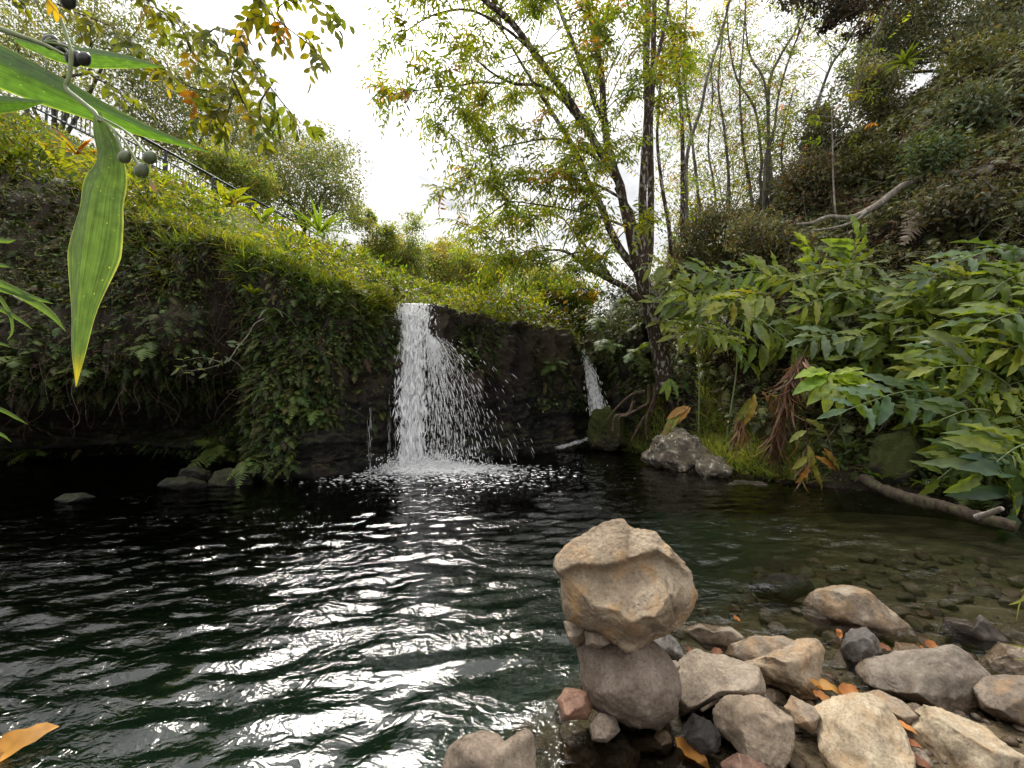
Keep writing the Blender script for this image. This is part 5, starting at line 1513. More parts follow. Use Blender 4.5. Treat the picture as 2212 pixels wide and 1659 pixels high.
bg_tree('tree', 'broad olive yellow tree in the middle distance above the fall lip', 44, [(960, 560, 60, 36), (1020, 575, 60, 40), (940, 600, 60, 36), (1000, 615, 80, 30), (1060, 600, 40, 35)], gu(970, 650, 46), G2, [.3, .3, .2, .2], 30000, .27, 107, tr=.2, clump=.15)
bg_tree('tree', 'hazy tree low in the sky gap under the leaning stems', 46, [(1120, 590, 50, 30), (1190, 600, 60, 30), (1150, 630, 80, 26)], gu(1150, 660, 50), G2, [.3, .3, .3, .1], 17000, .28, 108, tr=.16, clump=.16)
bg_tree('shrub', 'bright yellow green bush on the lip left of the waterfall trees', 21, [(900, 630, 50, 20), (960, 640, 60, 22), (850, 620, 40, 20)], gu(905, 655, 21), [YG, LG, (.16, .17, .03)], [.4, .3, .3], 8000, .16, 109, tr=.05, cat='shrub')
bg_tree('shrub', 'low bright yellow leaved bush leaning over the cliff edge', 11.5, [(1050, 655, 60, 22), (1120, 660, 50, 24), (1000, 648, 40, 18), (1085, 685, 30, 10)], gu(1090, 690, 12), [YG, (.18, .19, .02), LG], [.5, .3, .2], 5200, .14, 110, tr=.03, cat='shrub', T=RHN)
bg_tree('shrub', 'yellow green bush between the fall rim and the leaning tree', 13, [(1190, 650, 60, 30), (1250, 640, 50, 34), (1220, 690, 50, 22), (1260, 700, 36, 26), (1180, 620, 30, 20)], gu(1220, 715, 13.5), [YG, LG, MG, (.22, .11, .02)], [.4, .3, .25, .05], 8500, .15, 111, tr=.04, cat='shrub', T=RHN)
bg_tree('shrub', 'leafy bright green bush at the low corner of the railing', 15, [(700, 500, 40, 30), (730, 540, 50, 36), (680, 540, 30, 30), (765, 570, 36, 20)], gu(720, 580, 15), [LG, YG, MG], [.5, .3, .2], 2200, .2, 112, tr=.04, cat='shrub', T=BLADE)

# broad leaved rosettes on the slope
def rosette(name, label, px, py, d, n, ln_px, cols, seed, T, up=.6, mat='leaf_glossy', cat='plant', wd=1.0, group=None, part='leaf'):
    r = np.random.default_rng(seed)
    if d > 8: d = min(d, float(hit([px], [py + 12], up_f, d)[0]) - 1.7) if py < 560 else d
    b = P(px, py - (14 if d > 6 else 0), d); t_ = thing(name, label, cat, b, group)
    ln = ln_px / F * d
    for i in range(n):
        a = i * 2.4 + r.uniform(-.3, .3); e = up * (1 - .7 * i / n) + .1
        ax = np.array([math.cos(a), math.sin(a), e * 1.6])
        mb = MB(); inst(mb, T, [b], [ax], [np.array([-math.cos(a) * e, -math.sin(a) * e, 1])], [ln * r.uniform(.75, 1.1)], [np.array(cols[i % len(cols)]) * r.uniform(.8, 1.2)], wd=[wd])
        mb.build(part, M[mat], t_)
    return t_


LB = leaf_template(.30, 7, .2, .3, .05, .55); LW = leaf_template(.24, 8, .22, .35, .13, .45); LS = leaf_template(.09, 7, .25, .45, .02, .4)
rosette('bird_nest_fern', 'bright yellow green rosette plant below the railing post', 488, 462, 13.0, 12, 62, [(.19, .21, .015), (.15, .19, .015)], 1, LB, .9)
rosette('bird_nest_fern', 'small bright green rosette at the cliff top near the railing post', 565, 497, 12.0, 9, 48, [(.15, .2, .015), (.12, .17, .015)], 2, LB, .9)
rosette('ti_plant', 'orange and yellow leaved plant near the upper end of the railing', 165, 350, 10.5, 13, 62, [(.3, .16, .015), (.26, .2, .015), (.22, .06, .02)], 3, LS, .9, wd=1.5)
rosette('grass_clump', 'arching yellow grass clump below the orange leaved plant', 128, 385, 9.5, 18, 85, [(.2, .2, .02), (.15, .18, .02)], 4, LS, .7)
rosette('grass_clump', 'long bladed green clump below the grass plant beads', 345, 410, 10.5, 16, 62, [(.14, .19, .02), (.17, .2, .02)], 5, LS, .8)
rosette('palm_seedling', 'upright bright green blades at the bend of the railing', 690, 520, 13.5, 18, 90, [(.10, .17, .02), (.13, .18, .02)], 6, LS, 1.1)
rosette('strap_plant', 'tiny pale strap leaved plant near the top of the fern buttress', 533, 602, 6.35, 5, 30, [(.12, .16, .06)], 7, LS, .5, wd=1.6)
q = hitC(590, 668)
rosette('strap_plant', 'strap leaved plant with long leaves drooping down the buttress', 588, 680, q[1] - .12, 8, 62, [(.06, .10, .045), (.08, .12, .05)], 8, LS, -.25, wd=1.5)
rosette('sapling', 'bright yellow green sprig standing out on the fern buttress', 545, 650, hitC(545, 650)[1] - .15, 12, 26, [(.2, .24, .02), (.16, .2, .02)], 9, LB, .9)
rosette('seedling', 'pale green leaf cluster at the right top of the buttress', 612, 565, hitC(612, 575)[1] - .1, 8, 24, [(.14, .18, .03)], 10, LB, .7)
for i, (a, b, nn, lp, lb) in enumerate([(510, 845, 7, 52, 'light green fern hanging beside the mouth of the dark cave'), (650, 850, 8, 48, 'large fern low on the buttress right of the cave'), (700, 885, 7, 40, 'fern at the lower right of the buttress above bare rock'), (480, 960, 9, 62, 'drooping fern at the left foot of the buttress'), (520, 990, 8, 50, 'fern just above the ledge rock at the buttress foot'),
                                        (85, 990, 7, 40, 'dim fern low in the dark at far left'), (190, 800, 8, 50, 'fern on the cave roof edge below the hanging leaf tip'), (330, 760, 8, 46, 'fern on the overhang between the hanging leaf and the pale branch'), (1015, 740, 9, 40, 'fern clump on the dark rock right of the waterfall top'), (1215, 780, 7, 36, 'fern on the dark rock left of the small waterfall'), (735, 640, 7, 36, 'fern below the turf edge left of the waterfall'), (60, 760, 8, 50, 'fern fringe at the left edge above the cave')]):
    rr = np.random.default_rng(400 + i); c = hitC(a, b)
    mb = MB(); n = nn
    D = unit(np.stack([rr.normal(size=n) * .8, -np.abs(rr.normal(size=n)) * .6 - .3, rr.normal(size=n) * .3 + .15], 1))
    fronds(mb, np.tile(c, (n, 1)) + rr.normal(size=(n, 3)) * .03, D, np.array([0, -.4, 1.0]), lp / F * c[1] * rr.uniform(.8, 1.2, n), jit(np.tile([(.085, .12, .025)], (n, 1)), n, .1, .15, rr), k=13, arch=.6, r=rr)
    o = mb.build('fern', M['leaf_dark']); tag(o, lb, 'fern')
# pale leafy branch reaching across the cave mouth
br = thing('branch', 'thin pale branch with small leaves reaching across the dark cave mouth', 'branch', hitC(560, 690))
d0 = hitC(560, 690)[1] - .25
mb = MB()
main = P(np.array([572, 550, 535, 512, 500, 480, 450, 420, 390]), np.array([688, 700, 725, 752, 770, 785, 795, 800, 802]), np.linspace(d0 + .1, d0 - .35, 9))
tube(mb, main, [.012, .010, .006, .002], 6, (.3, .25, .2), .2, 40)
tube(mb, P(np.array([497, 515, 528]), np.array([775, 787, 800]), d0 - .2), [.005, .002], 5, n=10)
tube(mb, P(np.array([480, 440, 410, 396]), np.array([783, 772, 776, 780]), d0 - .25), [.004, .0015], 5, n=12)
mb.build('stem', M['dead_wood'], br)
rr = np.random.default_rng(12); n = 26
ptx = np.array([395, 405, 415, 425, 440, 455, 470, 445, 420, 435, 452, 462, 500, 508, 515, 520, 380, 398, 470, 480, 430, 410, 496, 526, 388, 448]); pty = np.array([800, 790, 806, 780, 770, 775, 780, 800, 812, 796, 788, 766, 772, 750, 740, 760, 806, 778, 795, 775, 765, 772, 782, 745, 798, 808])
q = P(ptx.astype(float), pty.astype(float), d0 - .25 + rr.normal(size=n) * .06)
mb = MB(); inst(mb, RH, q, rdir(n, rr) + np.array([-.5, -.3, .2]), rdir(n, rr) * .5 + np.array([0, -.6, .8]), rr.uniform(.10, .16, n), jit(np.tile([(.14, .18, .09)], (n, 1)), n, .1, .2, rr)); mb.build('foliage', M['leaf'], br)

# ------------------------------------------------------------------ branch hanging in from above, top left
r = np.random.default_rng(44)
ob = thing('overhanging_branch', 'leafy branch with yellow green and orange leaves hanging in at top left', 'branch', P(420, -120, 3.4))
tb = MB(); P0 = []; D0 = []
for pts, dd in [([(600, -60), (560, -10), (547, 13), (523, 67), (513, 117), (500, 167), (478, 232)], 3.3), ([(560, -10), (580, 25), (617, 57), (663, 93), (690, 118)], 3.2), ([(520, 90), (550, 140), (583, 187), (617, 230), (650, 267)], 3.15),
                ([(60, -40), (127, 10), (233, 53), (283, 83), (333, 133)], 3.4), ([(333, 133), (400, 182), (450, 196), (505, 200)], 3.4), ([(197, 163), (230, 180), (263, 197)], 3.2), ([(600, -60), (650, -20), (700, 8), (716, 20)], 3.1), ([(250, -60), (310, 0), (380, 40), (440, 80)], 3.6),
                ([(440, 80), (480, 110), (520, 122)], 3.5), ([(478, 232), (450, 248), (428, 250)], 3.3), ([(500, 167), (530, 230), (548, 262), (560, 285)], 3.25), ([(505, 200), (490, 250), (478, 280)], 3.4), ([(380, 40), (410, 100), (430, 140)], 3.5), ([(583, 187), (560, 230), (575, 275)], 3.2), ([(617, 57), (600, 20), (640, -10)], 3.1), ([(300, -40), (330, 20), (350, 70)], 3.7), ([(-20, -30), (60, -10), (140, -25)], 3.5), ([(440, 80), (470, 60), (510, 70)], 3.5)]:
    q = P(np.array([a for a, b in pts], float), np.array([b for a, b in pts], float), dd + r.normal(size=len(pts)) * .04)
    c = tube(tb, q, [.008, .005, .0025], 5, (.1, .07, .05), .1, 26)
    m = max(5, int(np.linalg.norm(np.diff(q, axis=0), axis=1).sum() / .085))
    for s_ in np.linspace(.12, 1, m):
        i = int(s_ * 25); tgv = unit(c[min(i + 1, 25)] - c[max(i - 1, 0)])
        P0.append(c[i]); D0.append(unit(tgv * .7 + r.normal(size=3) * .55 + np.array([0, 0, -.25])))
P0 = np.array(P0); D0 = np.array(D0); n = len(P0)
mb = MB()
OB = [(.10, .12, .018), (.15, .155, .015), (.08, .105, .02), (.34, .15, .02), (.26, .2, .02)]
sprays(mb, tb, P0, D0, r.uniform(.13, .24, n), 6, .128, lambda k: jit(pick(OB, [.42, .32, .2, .012, .045], k, r), k, .12, .15, r), .35, leaf_template(.44, 4, .25, .22, .0, .45), .8, r=r, twr=.0022)
tb.build('twigs', M['bark'], ob); mb.build('foliage', M['leaf'], ob)
# ------------------------------------------------------------------ the leaning tree on the right bank
r = np.random.default_rng(51)
mt = thing('leaning_tree', 'many stemmed tree with lichen spotted bark leaning over the right bank by the small waterfall', 'tree', P(1432, 815, 9.0))


def stem(mb, pts, d, rad, sides=9, rough=.16):
    p = np.array(pts, float)
    dd = np.interp(np.linspace(0, 1, len(p)), np.linspace(0, 1, len(np.atleast_1d(d))), np.atleast_1d(d)) if np.ndim(d) else d
    return tube(mb, P(p[:, 0], p[:, 1], dd), np.array(rad) / F * 9.0, sides, (.1, .08, .06), rough, len(p) * 6)


tb = MB()
stem(tb, [(1440, 850), (1437, 818), (1430, 785), (1417, 718), (1400, 651), (1388, 605), (1380, 578), (1372, 556)], 9.0, [25, 21, 18.5, 17, 16, 15, 14, 11], 14)
SK = []


def st(pts, d, rad, name='stem'):
    b = MB(); c = stem(b, pts, d, rad); b.build(name, M['bark'], mt); SK.append(c); return c


tb.build('trunk', M['bark'], mt)
st([(1376, 572), (1360, 500), (1347, 440), (1337, 393), (1304, 340), (1257, 260), (1210, 187), (1154, 113), (1104, 47), (1047, 0), (1000, -50)], (9.0, 8.6, 7.8), [11, 10, 9.5, 9, 8, 7.5, 7, 6.5, 6, 5, 4])
st([(1382, 590), (1350, 553), (1324, 510), (1297, 443), (1270, 393), (1247, 333), (1214, 277), (1170, 207), (1130, 143), (1100, 90), (1070, 40)], (9.05, 9.2, 9.0), [9, 8.5, 8, 7.5, 6.5, 6, 5, 4, 3, 2, 1])
st([(1338, 395), (1322, 350), (1312, 310), (1304, 240), (1300, 167), (1284, 73), (1267, 0), (1255, -60)], (8.85, 8.9, 9.0), [8.5, 8, 8, 7.5, 7, 6.5, 6, 5])
st([(1310, 275), (1287, 227), (1264, 160), (1234, 83), (1210, 23), (1195, -40)], (8.9, 9.1), [6, 5.5, 5, 4.5, 4, 3])
st([(1386, 590), (1392, 553), (1388, 433), (1393, 333), (1399, 233), (1396, 133), (1400, 0), (1402, -60)], (9.0, 9.1, 9.2), [10, 10, 9, 8.5, 8, 7.5, 7, 6])
st([(1396, 585), (1404, 540), (1406, 400), (1404, 270), (1410, 167), (1412, 60), (1416, -60)], (9.1, 9.3, 9.4), [8, 8, 7.5, 7, 6.5, 6, 5])
st([(1405, 240), (1410, 167), (1430, 83), (1444, 0), (1452, -60)], (9.2, 9.2), [4.5, 4.5, 4, 3.5, 3])
st([(1302, 77), (1290, 60), (1312, 20), (1320, -40)], (8.95, 8.9), [4, 3.5, 3, 2])
st([(1388, 560), (1366, 470), (1358, 450), (1345, 432), (1330, 405)], (9.0, 8.9), [6, 6, 5.5, 5, 4])
st([(1385, 650), (1352, 622), (1320, 605), (1270, 578), (1230, 548), (1200, 540), (1140, 545)], (8.95, 8.7, 8.4), [8, 7, 6.5, 5, 3.5, 2.2, 1], 'low_branch')
st([(1325, 607), (1300, 572), (1275, 545), (1240, 500), (1215, 470)], (8.8, 8.6), [4, 3.5, 3, 2, 1], 'low_branch')
st([(1320, 605), (1285, 560), (1250, 545), (1190, 565), (1120, 575)], (8.8, 8.4), [3.5, 3, 2.4, 1.6, .8], 'low_branch')
st([(1250, 260), (1215, 215), (1170, 185), (1110, 180), (1060, 155), (1010, 110), (960, 60)], (8.6, 7.8), [4, 3.6, 3.2, 2.6, 2, 1.5, .8], 'branch')
st([(1085, 180), (1030, 178), (990, 185), (930, 190), (880, 200)], (8.0, 7.3), [2, 1.7, 1.4, 1, .6], 'branch')
st([(1150, 110), (1090, 60), (1020, 23), (960, 25), (910, 45), (860, 80)], (8.0, 7.2), [3, 2.5, 2.2, 1.8, 1.3, .7], 'branch')
st([(1230, 100), (1200, 112), (1150, 128), (1100, 140)], (9.0, 8.6), [2.4, 2, 1.5, .8], 'branch')
st([(1355, 490), (1300, 470), (1240, 455), (1150, 440), (1060, 430)], (8.8, 8.2), [3, 2.6, 2, 1.4, .8], 'branch')
st([(1330, 380), (1270, 330), (1200, 300), (1120, 310), (1050, 330)], (8.7, 8.0), [3, 2.6, 2, 1.4, .8], 'branch')
st([(1345, 430), (1290, 400), (1220, 385), (1120, 390), (1010, 400)], (8.7, 8.0), [3, 2.6, 2, 1.3, .7], 'branch')
# leafy ends: where the photo shows the crown
CROWN = [(785, 95), (800, 60), (850, 15), (900, -70), (1470, -70), (1490, 60), (1475, 150), (1455, 330), (1440, 470), (1395, 540), (1340, 560), (1290, 590), (1180, 605), (1050, 590), (990, 530), (925, 430), (935, 380), (1010, 355), (1045, 330), (960, 300), (915, 265), (940, 225), (880, 225), (815, 205), (800, 175), (830, 150)]
skp = np.vstack(SK); spx, spy = proj(skp)
tw = MB(); P0 = []; D0 = []
cnt = 0
while cnt < 185:
    px, py = r.uniform(780, 1490), r.uniform(-70, 610)
    if not in_poly(CROWN, np.array(px), np.array(py)): continue
    pr_ = 1.0 if px < 1320 else .6
    if py < 200: pr_ *= .9
    if px < 1000 and py > 330: pr_ *= .9
    if r.uniform() > pr_: continue
    d = r.uniform(6.9, 10.2) if px > 1000 else r.uniform(6.6, 8.2)
    tgt = P(px, py, d)
    # nearest part of a stem, preferring places lower down
    dist = np.linalg.norm(skp - tgt, axis=1) + np.maximum(0, skp[:, 2] - tgt[2]) * .8
    j = np.argsort(dist)[r.integers(0, 6)]
    a = skp[j]; L_ = np.linalg.norm(tgt - a)
    if L_ > 4.2: continue
    mid = (a + tgt) / 2 + r.normal(size=3) * L_ * .08 + np.array([0, 0, .06 * L_])
    c = tube(tw, [a, mid, tgt], [.006 + .006 * L_, .006 + .003 * L_, .003], 5, (.09, .07, .05), .1, 14)
    dirv = unit(tgt - a)
    for s_ in ([1.0, .93, .84, .74, .62] if L_ > .8 else [1.0, .8]):
        i = int(s_ * 13)
        for q in range(4 if s_ > .8 else 3):
            P0.append(c[i] + r.normal(size=3) * .02); D0.append(unit(dirv * .5 + r.normal(size=3) * np.array([.8, .8, .5]) + np.array([-.15, -.05, -.12])))
    cnt += 1
P0 = np.array(P0); D0 = np.array(D0); n = len(P0)
TL = [(.13, .18, .018), (.18, .20, .018), (.095, .145, .02), (.23, .2, .02), (.32, .13, .02)]
mb = MB()
sprays(mb, tw, P0, D0, r.uniform(.35, .75, n), 10, .165, lambda k: jit(pick(TL, [.42, .30, .2, .06, .02], k, r), k, .12, .15, r), .3, RHN, .95, r=r, twr=.004)
tw.build('twigs', M['bark'], mt); mb.build('crown', M['leaf'], mt)
# drooping pinnate sprays at the left tip of the crown
# roots on the bank
for pts, d, rad in [([(1402, 830), (1402, 871), (1385, 884), (1355, 893), (1340, 905), (1335, 940), (1330, 958)], (9.0, 8.75, 8.9), [5, 4.5, 4, 3.6, 3.2, 2.5, 1.6]), ([(1418, 835), (1412, 880), (1390, 900), (1378, 930), (1360, 950)], (8.9, 8.7), [5.5, 5, 4, 3, 2]), ([(1372, 868), (1352, 892), (1335, 900), (1325, 930)], (8.9, 8.9), [5, 5, 4, 3]),
                    ([(1436, 840), (1450, 880), (1445, 920), (1425, 950)], (8.8, 8.6), [5, 4, 3, 2]), ([(1395, 850), (1370, 850), (1340, 870), (1318, 905), (1312, 940)], (9.1, 9.2), [5, 4, 3.5, 3, 2]), ([(1450, 850), (1480, 880), (1500, 920)], (8.6, 8.3), [6, 4, 2.5]), ([(1410, 860), (1395, 910), (1400, 950)], (8.7, 8.6), [4, 3, 2])]:
    b = MB(); stem(b, np.array(pts) + np.random.default_rng(len(pts)).normal(size=(len(pts), 2)) * 3, np.array(d) + .12, np.array(rad) * .8, 8, .4); b.build('root', M['root'], mt)

# ------------------------------------------------------------------ slender saplings on the skyline
def sapling(label, pts, d, rad, seed, nspr=58, lsz=.15, cols=TL, group='slender saplings on the skyline', bark='bark_grey', top=.12):
    r = np.random.default_rng(seed)
    p = np.array(pts, float)
    # stand it on the ground
    b = P(p[0, 0], p[0, 1], d); gz = max(float(hillz(np.array(b[0]), np.array(b[1]))), float(upz0(np.array(b[0]), np.array(b[1]))) if b[0] < 6 else -9)
    q = P(p[:, 0], p[:, 1], d + r.normal(size=len(p)) * .12)
    if gz < q[0, 2]: q = np.vstack([[q[0, 0], q[0, 1], gz - .1], q])
    o = thing('sapling', label, 'tree', q[0], group)
    tb = MB(); c = tube(tb, q, np.linspace(rad, rad * .3, 5) / F * d, 7, (.1, .08, .06), .12, 44)
    P0 = []; D0 = []
    for k in range(nspr):
        s_ = r.uniform(top, 1); i = int(s_ * 43)
        dv = unit(np.array([r.normal() * .8, r.normal() * .6, .5 + r.uniform(0, .6)]))
        L_ = r.uniform(.4, 1.6) * (1.1 - .5 * s_)
        e = c[i] + dv * L_
        tube(tb, [c[i], (c[i] + e) / 2 + r.normal(size=3) * .05, e], [.009, .006, .003], 4, n=7)
        for w_ in (1.0, .7): P0.append(c[i] + (e - c[i]) * w_); D0.append(unit(dv + r.normal(size=3) * .7))
    tb.build('trunk', M[bark], o)
    P0 = np.array(P0); D0 = np.array(D0)
    mb = MB(); sprays(mb, None, P0, D0, r.uniform(.25, .5, len(P0)), 7, lsz, lambda k: jit(pick(cols, [.42, .28, .2, .06, .04], k, r), k, .12, .15, r), .3, RHN, .9, r=r)
    mb.build('crown', M['leaf'], o)


sapling('thick dark sapling stem just right of the twin upright stems of the leaning tree', [(1470, 600), (1474, 480), (1474, 300), (1467, 173), (1454, 83), (1440, 0), (1430, -60)], 11.5, 6.5, 201, bark='bark')
sapling('dark sapling touching the twin upright stems halfway up', [(1448, 600), (1447, 507), (1430, 400), (1420, 300), (1425, 200), (1432, 100)], 11.0, 6, 202, 18, bark='bark')
sapling('dark stem leaning right beside a straight one, crossing the sky', [(1480, 600), (1482, 470), (1485, 333), (1515, 233), (1528, 167), (1555, 83), (1575, 7), (1590, -50)], 12.0, 5.5, 203)
sapling('straight pale stem, first of the thin ones right of the dark stems', [(1512, 560), (1512, 467), (1495, 300), (1478, 167), (1482, 33), (1486, -40)], 12.6, 4.5, 204)
sapling('slender stem with a kink low down, left of the forked pair', [(1625, 480), (1622, 417), (1608, 333), (1602, 267), (1598, 187), (1605, 100), (1612, -20)], 12.5, 4.2, 205)
sapling('slender stem bending sharply left above its middle', [(1650, 470), (1642, 383), (1645, 350), (1632, 240), (1592, 170), (1575, 90), (1570, 10)], 12.3, 4.2, 206)
sapling('straight stem forking wide in front of the open sky', [(1665, 470), (1665, 380), (1660, 300), (1662, 180), (1688, 117), (1718, 67), (1735, 10), (1745, -40)], 12.1, 4.6, 207)
sapling('thin stem whose upper half sweeps left towards the leaning tree', [(1657, 430), (1660, 300), (1652, 180), (1622, 123), (1612, 67), (1610, 0)], 12.5, 3.5, 208)
sapling('thin sapling sweeping right into the dark foliage above', [(1650, 440), (1655, 340), (1672, 283), (1682, 207), (1708, 117), (1738, 43), (1742, 0)], 11.8, 3.8, 209)
sapling('long sapling leaning right across the gap of white sky', [(1715, 450), (1735, 317), (1762, 233), (1795, 143), (1825, 100), (1865, 27), (1890, -30)], 11.5, 4.2, 210)
sapling('leaning thin stem at the left edge of the white sky gap', [(1570, 520), (1575, 400), (1565, 283), (1552, 187), (1560, 90), (1575, -10)], 13.0, 3.6, 211)
sapling('crooked thin sapling rising from the brush in the middle', [(1540, 530), (1545, 420), (1530, 320), (1540, 200), (1530, 120)], 13.5, 3.4, 212)
sapling('short bent sapling low behind the straight stem', [(1690, 480), (1694, 400), (1688, 330), (1700, 250), (1715, 190)], 12.8, 3.2, 213)
sapling('thin white sapling standing against the dark brush of the hill', [(1810, 495), (1804, 450), (1800, 383), (1798, 283), (1796, 240)], 9.3, 2.6, 214, 6, bark='dead_wood', top=.7)
sapling('pale sapling rising out of the brush next to the hill edge', [(1760, 420), (1790, 330), (1840, 240), (1860, 150), (1858, 60)], 11.0, 3.2, 215, 22, group='slender saplings on the skyline')

# ------------------------------------------------------------------ undergrowth on the right hill
r = np.random.default_rng(61)
n = 900000
x = r.uniform(2.2, 26, n); y = r.uniform(.5, 26, n); s_ = signed_dist(SHORE, x, y)
ins = np.where(signed_dist(SHORE, np.array([9.0]), np.array([6.0]))[0] > 0, 1, -1) * s_
z = hillz(x, y); px, py = proj(np.stack([x, y, z], 1))
k = (ins > .9) & (px > 1250) & (px < 2450) & (py > -120) & (r.uniform(size=n) < np.clip((9 / np.maximum(y, 4)) ** 1.2, 0, 1))
x, y, z, px, py = x[k], y[k], z[k], px[k], py[k]; n = len(x)
pp = np.stack([x, y, z], 1)
m1 = fbm(pp * .55, 3); m2 = fbm(pp * .9 + 30, 3)
brown = m2 > .22
thick = np.maximum(0, .25 + m1 * 1.1)
off = r.uniform(0, 1, n) ** .7 * (.15 + .75 * thick)
nrm = np.array([-.6, -.5, .62])
pos = pp + nrm * off[:, None]
HC = [(.13, .12, .055), (.16, .14, .065), (.09, .11, .04), (.19, .185, .065), (.17, .115, .075)]
HB = [(.16, .108, .075), (.10, .067, .046), (.2, .145, .10), (.13, .115, .06)]
c = np.where(brown[:, None], pick(HB, [.4, .3, .2, .2], n, r), pick(HC, [.3, .25, .2, .15, .1], n, r))
mb = MB(); inst(mb, RH, pos, rdir(n, r) + nrm * .4, rdir(n, r) * .7 + np.array([-.2, -.4, .8]), r.uniform(.035, .085, n) * (1 + .03 * y), jit(c, n, .12, .35, r), wd=r.uniform(.5, 1.3, n))
tag(mb.build('undergrowth', M['leaf_dark']), kind='stuff')
kf = r.choice(n, 17000, replace=False)
kf = kf[(py[kf] > 60)]
m = len(kf)
D = unit(rdir(m, r) * .8 + np.array([-.5, -.55, .25]))
mb = MB(); fronds(mb, pos[kf], D, np.array([-.3, -.3, 1.0]) + rdir(m, r) * .2, r.uniform(.14, .38, m), jit(np.where(brown[kf][:, None], pick([(.16, .11, .075), (.14, .12, .06)], [.6, .4], m, r), pick([(.14, .165, .06), (.11, .13, .055), (.17, .19, .07)], [.4, .35, .25], m, r)), m, .1, .2, r), k=10, arch=.6, r=r)
tag(mb.build('bracken', M['leaf_dark']), kind='stuff')
# dead stalks and bare twigs in the brush
mb = MB()
for i in r.choice(n, 900, replace=False):
    q = pos[i]; d_ = unit(r.normal(size=3) * np.array([1, .6, .8]) + np.array([-.2, -.3, .3])); L_ = r.uniform(.4, 1.6)
    tube(mb, [q, q + d_ * L_ * .5 + r.normal(size=3) * .06, q + d_ * L_ + np.array([0, 0, -.1 * L_])], [.006, .005, .002], 4, (.15, .12, .09), 0, 8)
tag(mb.build('dry_stalks', M['dead_wood']), kind='stuff')


def gh(px, py):
    d = hit([px], [py], hill_f)[0]
    q = P(px, py, d); return q, d


def bush(label, px, py, rx, ry, cols, wts, nl, sz, seed, dd=.3, cat='shrub', mat='leaf_dark', T=RH, name='shrub', d=None):
    d = (hit([px], [py + ry * .5], hill_f)[0] - dd) if d is None else d
    r = np.random.default_rng(seed)
    bl = [(px, py, rx * .6, ry * .6)] + [(px + r.uniform(-.55, .55) * rx, py + r.uniform(-.5, .5) * ry, rx * r.uniform(.3, .5), ry * r.uniform(.3, .5)) for _ in range(5)]
    b = P(px, py + ry * .8, d + .3); b[2] = max(b[2] - 1.5, float(hillz(np.array(b[0]), np.array(b[1])))) if b[0] > 2 else b[2]
    return bg_tree(name, label, d, bl, b, cols, wts, nl, sz, seed, tr=.04, cat=cat, mat=mat, T=T, clump=.34)


OLV = [(.11, .11, .05), (.09, .09, .045), (.14, .135, .055), (.12, .085, .055)]
bush('olive brown brush filling the ridge just right of the sapling stems', 1560, 500, 100, 70, OLV, [.35, .3, .2, .15], 7000, .10, 301, d=11.5)
bush('dense olive brush below the bare dead branch', 1650, 520, 100, 60, OLV, [.3, .3, .3, .1], 7000, .10, 302, d=9.6)
bush('dark brown bush standing above the tip of the dead branch', 1745, 400, 70, 80, OLV, [.2, .3, .1, .4], 6000, .10, 303, d=10.8)
bush('loose dark leaved shrub at the lower right of the sky gap', 1780, 290, 60, 80, [(.10, .105, .05), (.13, .125, .055)], [.5, .5], 4200, .11, 304, d=11.8)
bush('yellow olive fern bush on the hill edge over the dead branch', 1880, 330, 60, 70, [(.10, .105, .03), (.08, .08, .03)], [.5, .5], 4000, .11, 305)
bush('green bush in the middle of the brown hill slope', 2030, 330, 60, 60, [(.09, .12, .045), (.075, .10, .04)], [.5, .5], 4000, .11, 306)
bush('grey green creeper mass hanging on the upper right slope', 2110, 240, 80, 50, [(.12, .14, .08), (.10, .115, .06)], [.5, .5], 4500, .11, 307)
bush('bright olive shrub along the top of the slope near the right edge', 2130, 130, 90, 40, [(.10, .11, .035), (.12, .12, .04)], [.5, .5], 5000, .12, 308)
bush('dark bush under the dead branch beside the dry fern', 2060, 440, 90, 50, [(.08, .08, .04), (.09, .08, .045)], [.5, .5], 4200, .11, 309)
bush('olive bush between the sky gap and the slope top', 1890, 200, 70, 70, [(.14, .14, .06), (.115, .115, .055)], [.5, .5], 5500, .12, 310, d=11.8)
bush('low grey olive brush right of the leaning tree trunk', 1490, 560, 50, 40, OLV, [.4, .2, .3, .1], 3500, .10, 311, d=11)
rosette('tree_fern', 'yellow green palm like fern high on the slope near the top right', 1955, 150, 10.4, 18, 46, [(.10, .135, .025), (.085, .115, .025)], 31, LS, .5, wd=1.6)
# trees over the slope
bg_tree('shrub', 'airy olive green thicket of fine twigs and leaves behind the slender saplings', 14.5, [(1480, 380, 60, 60), (1560, 370, 60, 60), (1640, 390, 60, 60), (1720, 380, 50, 60), (1600, 270, 70, 60), (1500, 250, 60, 70), (1690, 290, 50, 50), (1540, 150, 60, 60), (1640, 170, 50, 60)], np.array([7.5, 14.5, 4.5]), [(.13, .14, .04), (.16, .15, .04), (.10, .10, .045), (.2, .14, .04)], [.4, .3, .2, .1], 8500, .13, 330, tr=.04, cat='shrub', T=RHN, clump=.3)
bg_tree('shrub', 'yellow green leafy shrub low between the leaning trunk and the brush', 12.5, [(1480, 540, 50, 40), (1540, 560, 50, 30), (1450, 590, 40, 26), (1500, 470, 40, 40)], np.array([5.5, 12.8, 4.2]), [(.16, .18, .03), (.12, .15, .03), (.14, .12, .04)], [.4, .4, .2], 3500, .12, 331, tr=.03, cat='shrub', clump=.25)
gq = lambda px, py, d: (lambda q: np.array([q[0], q[1], float(hillz(np.array(q[0]), np.array(q[1])))]))(P(px, py, d))
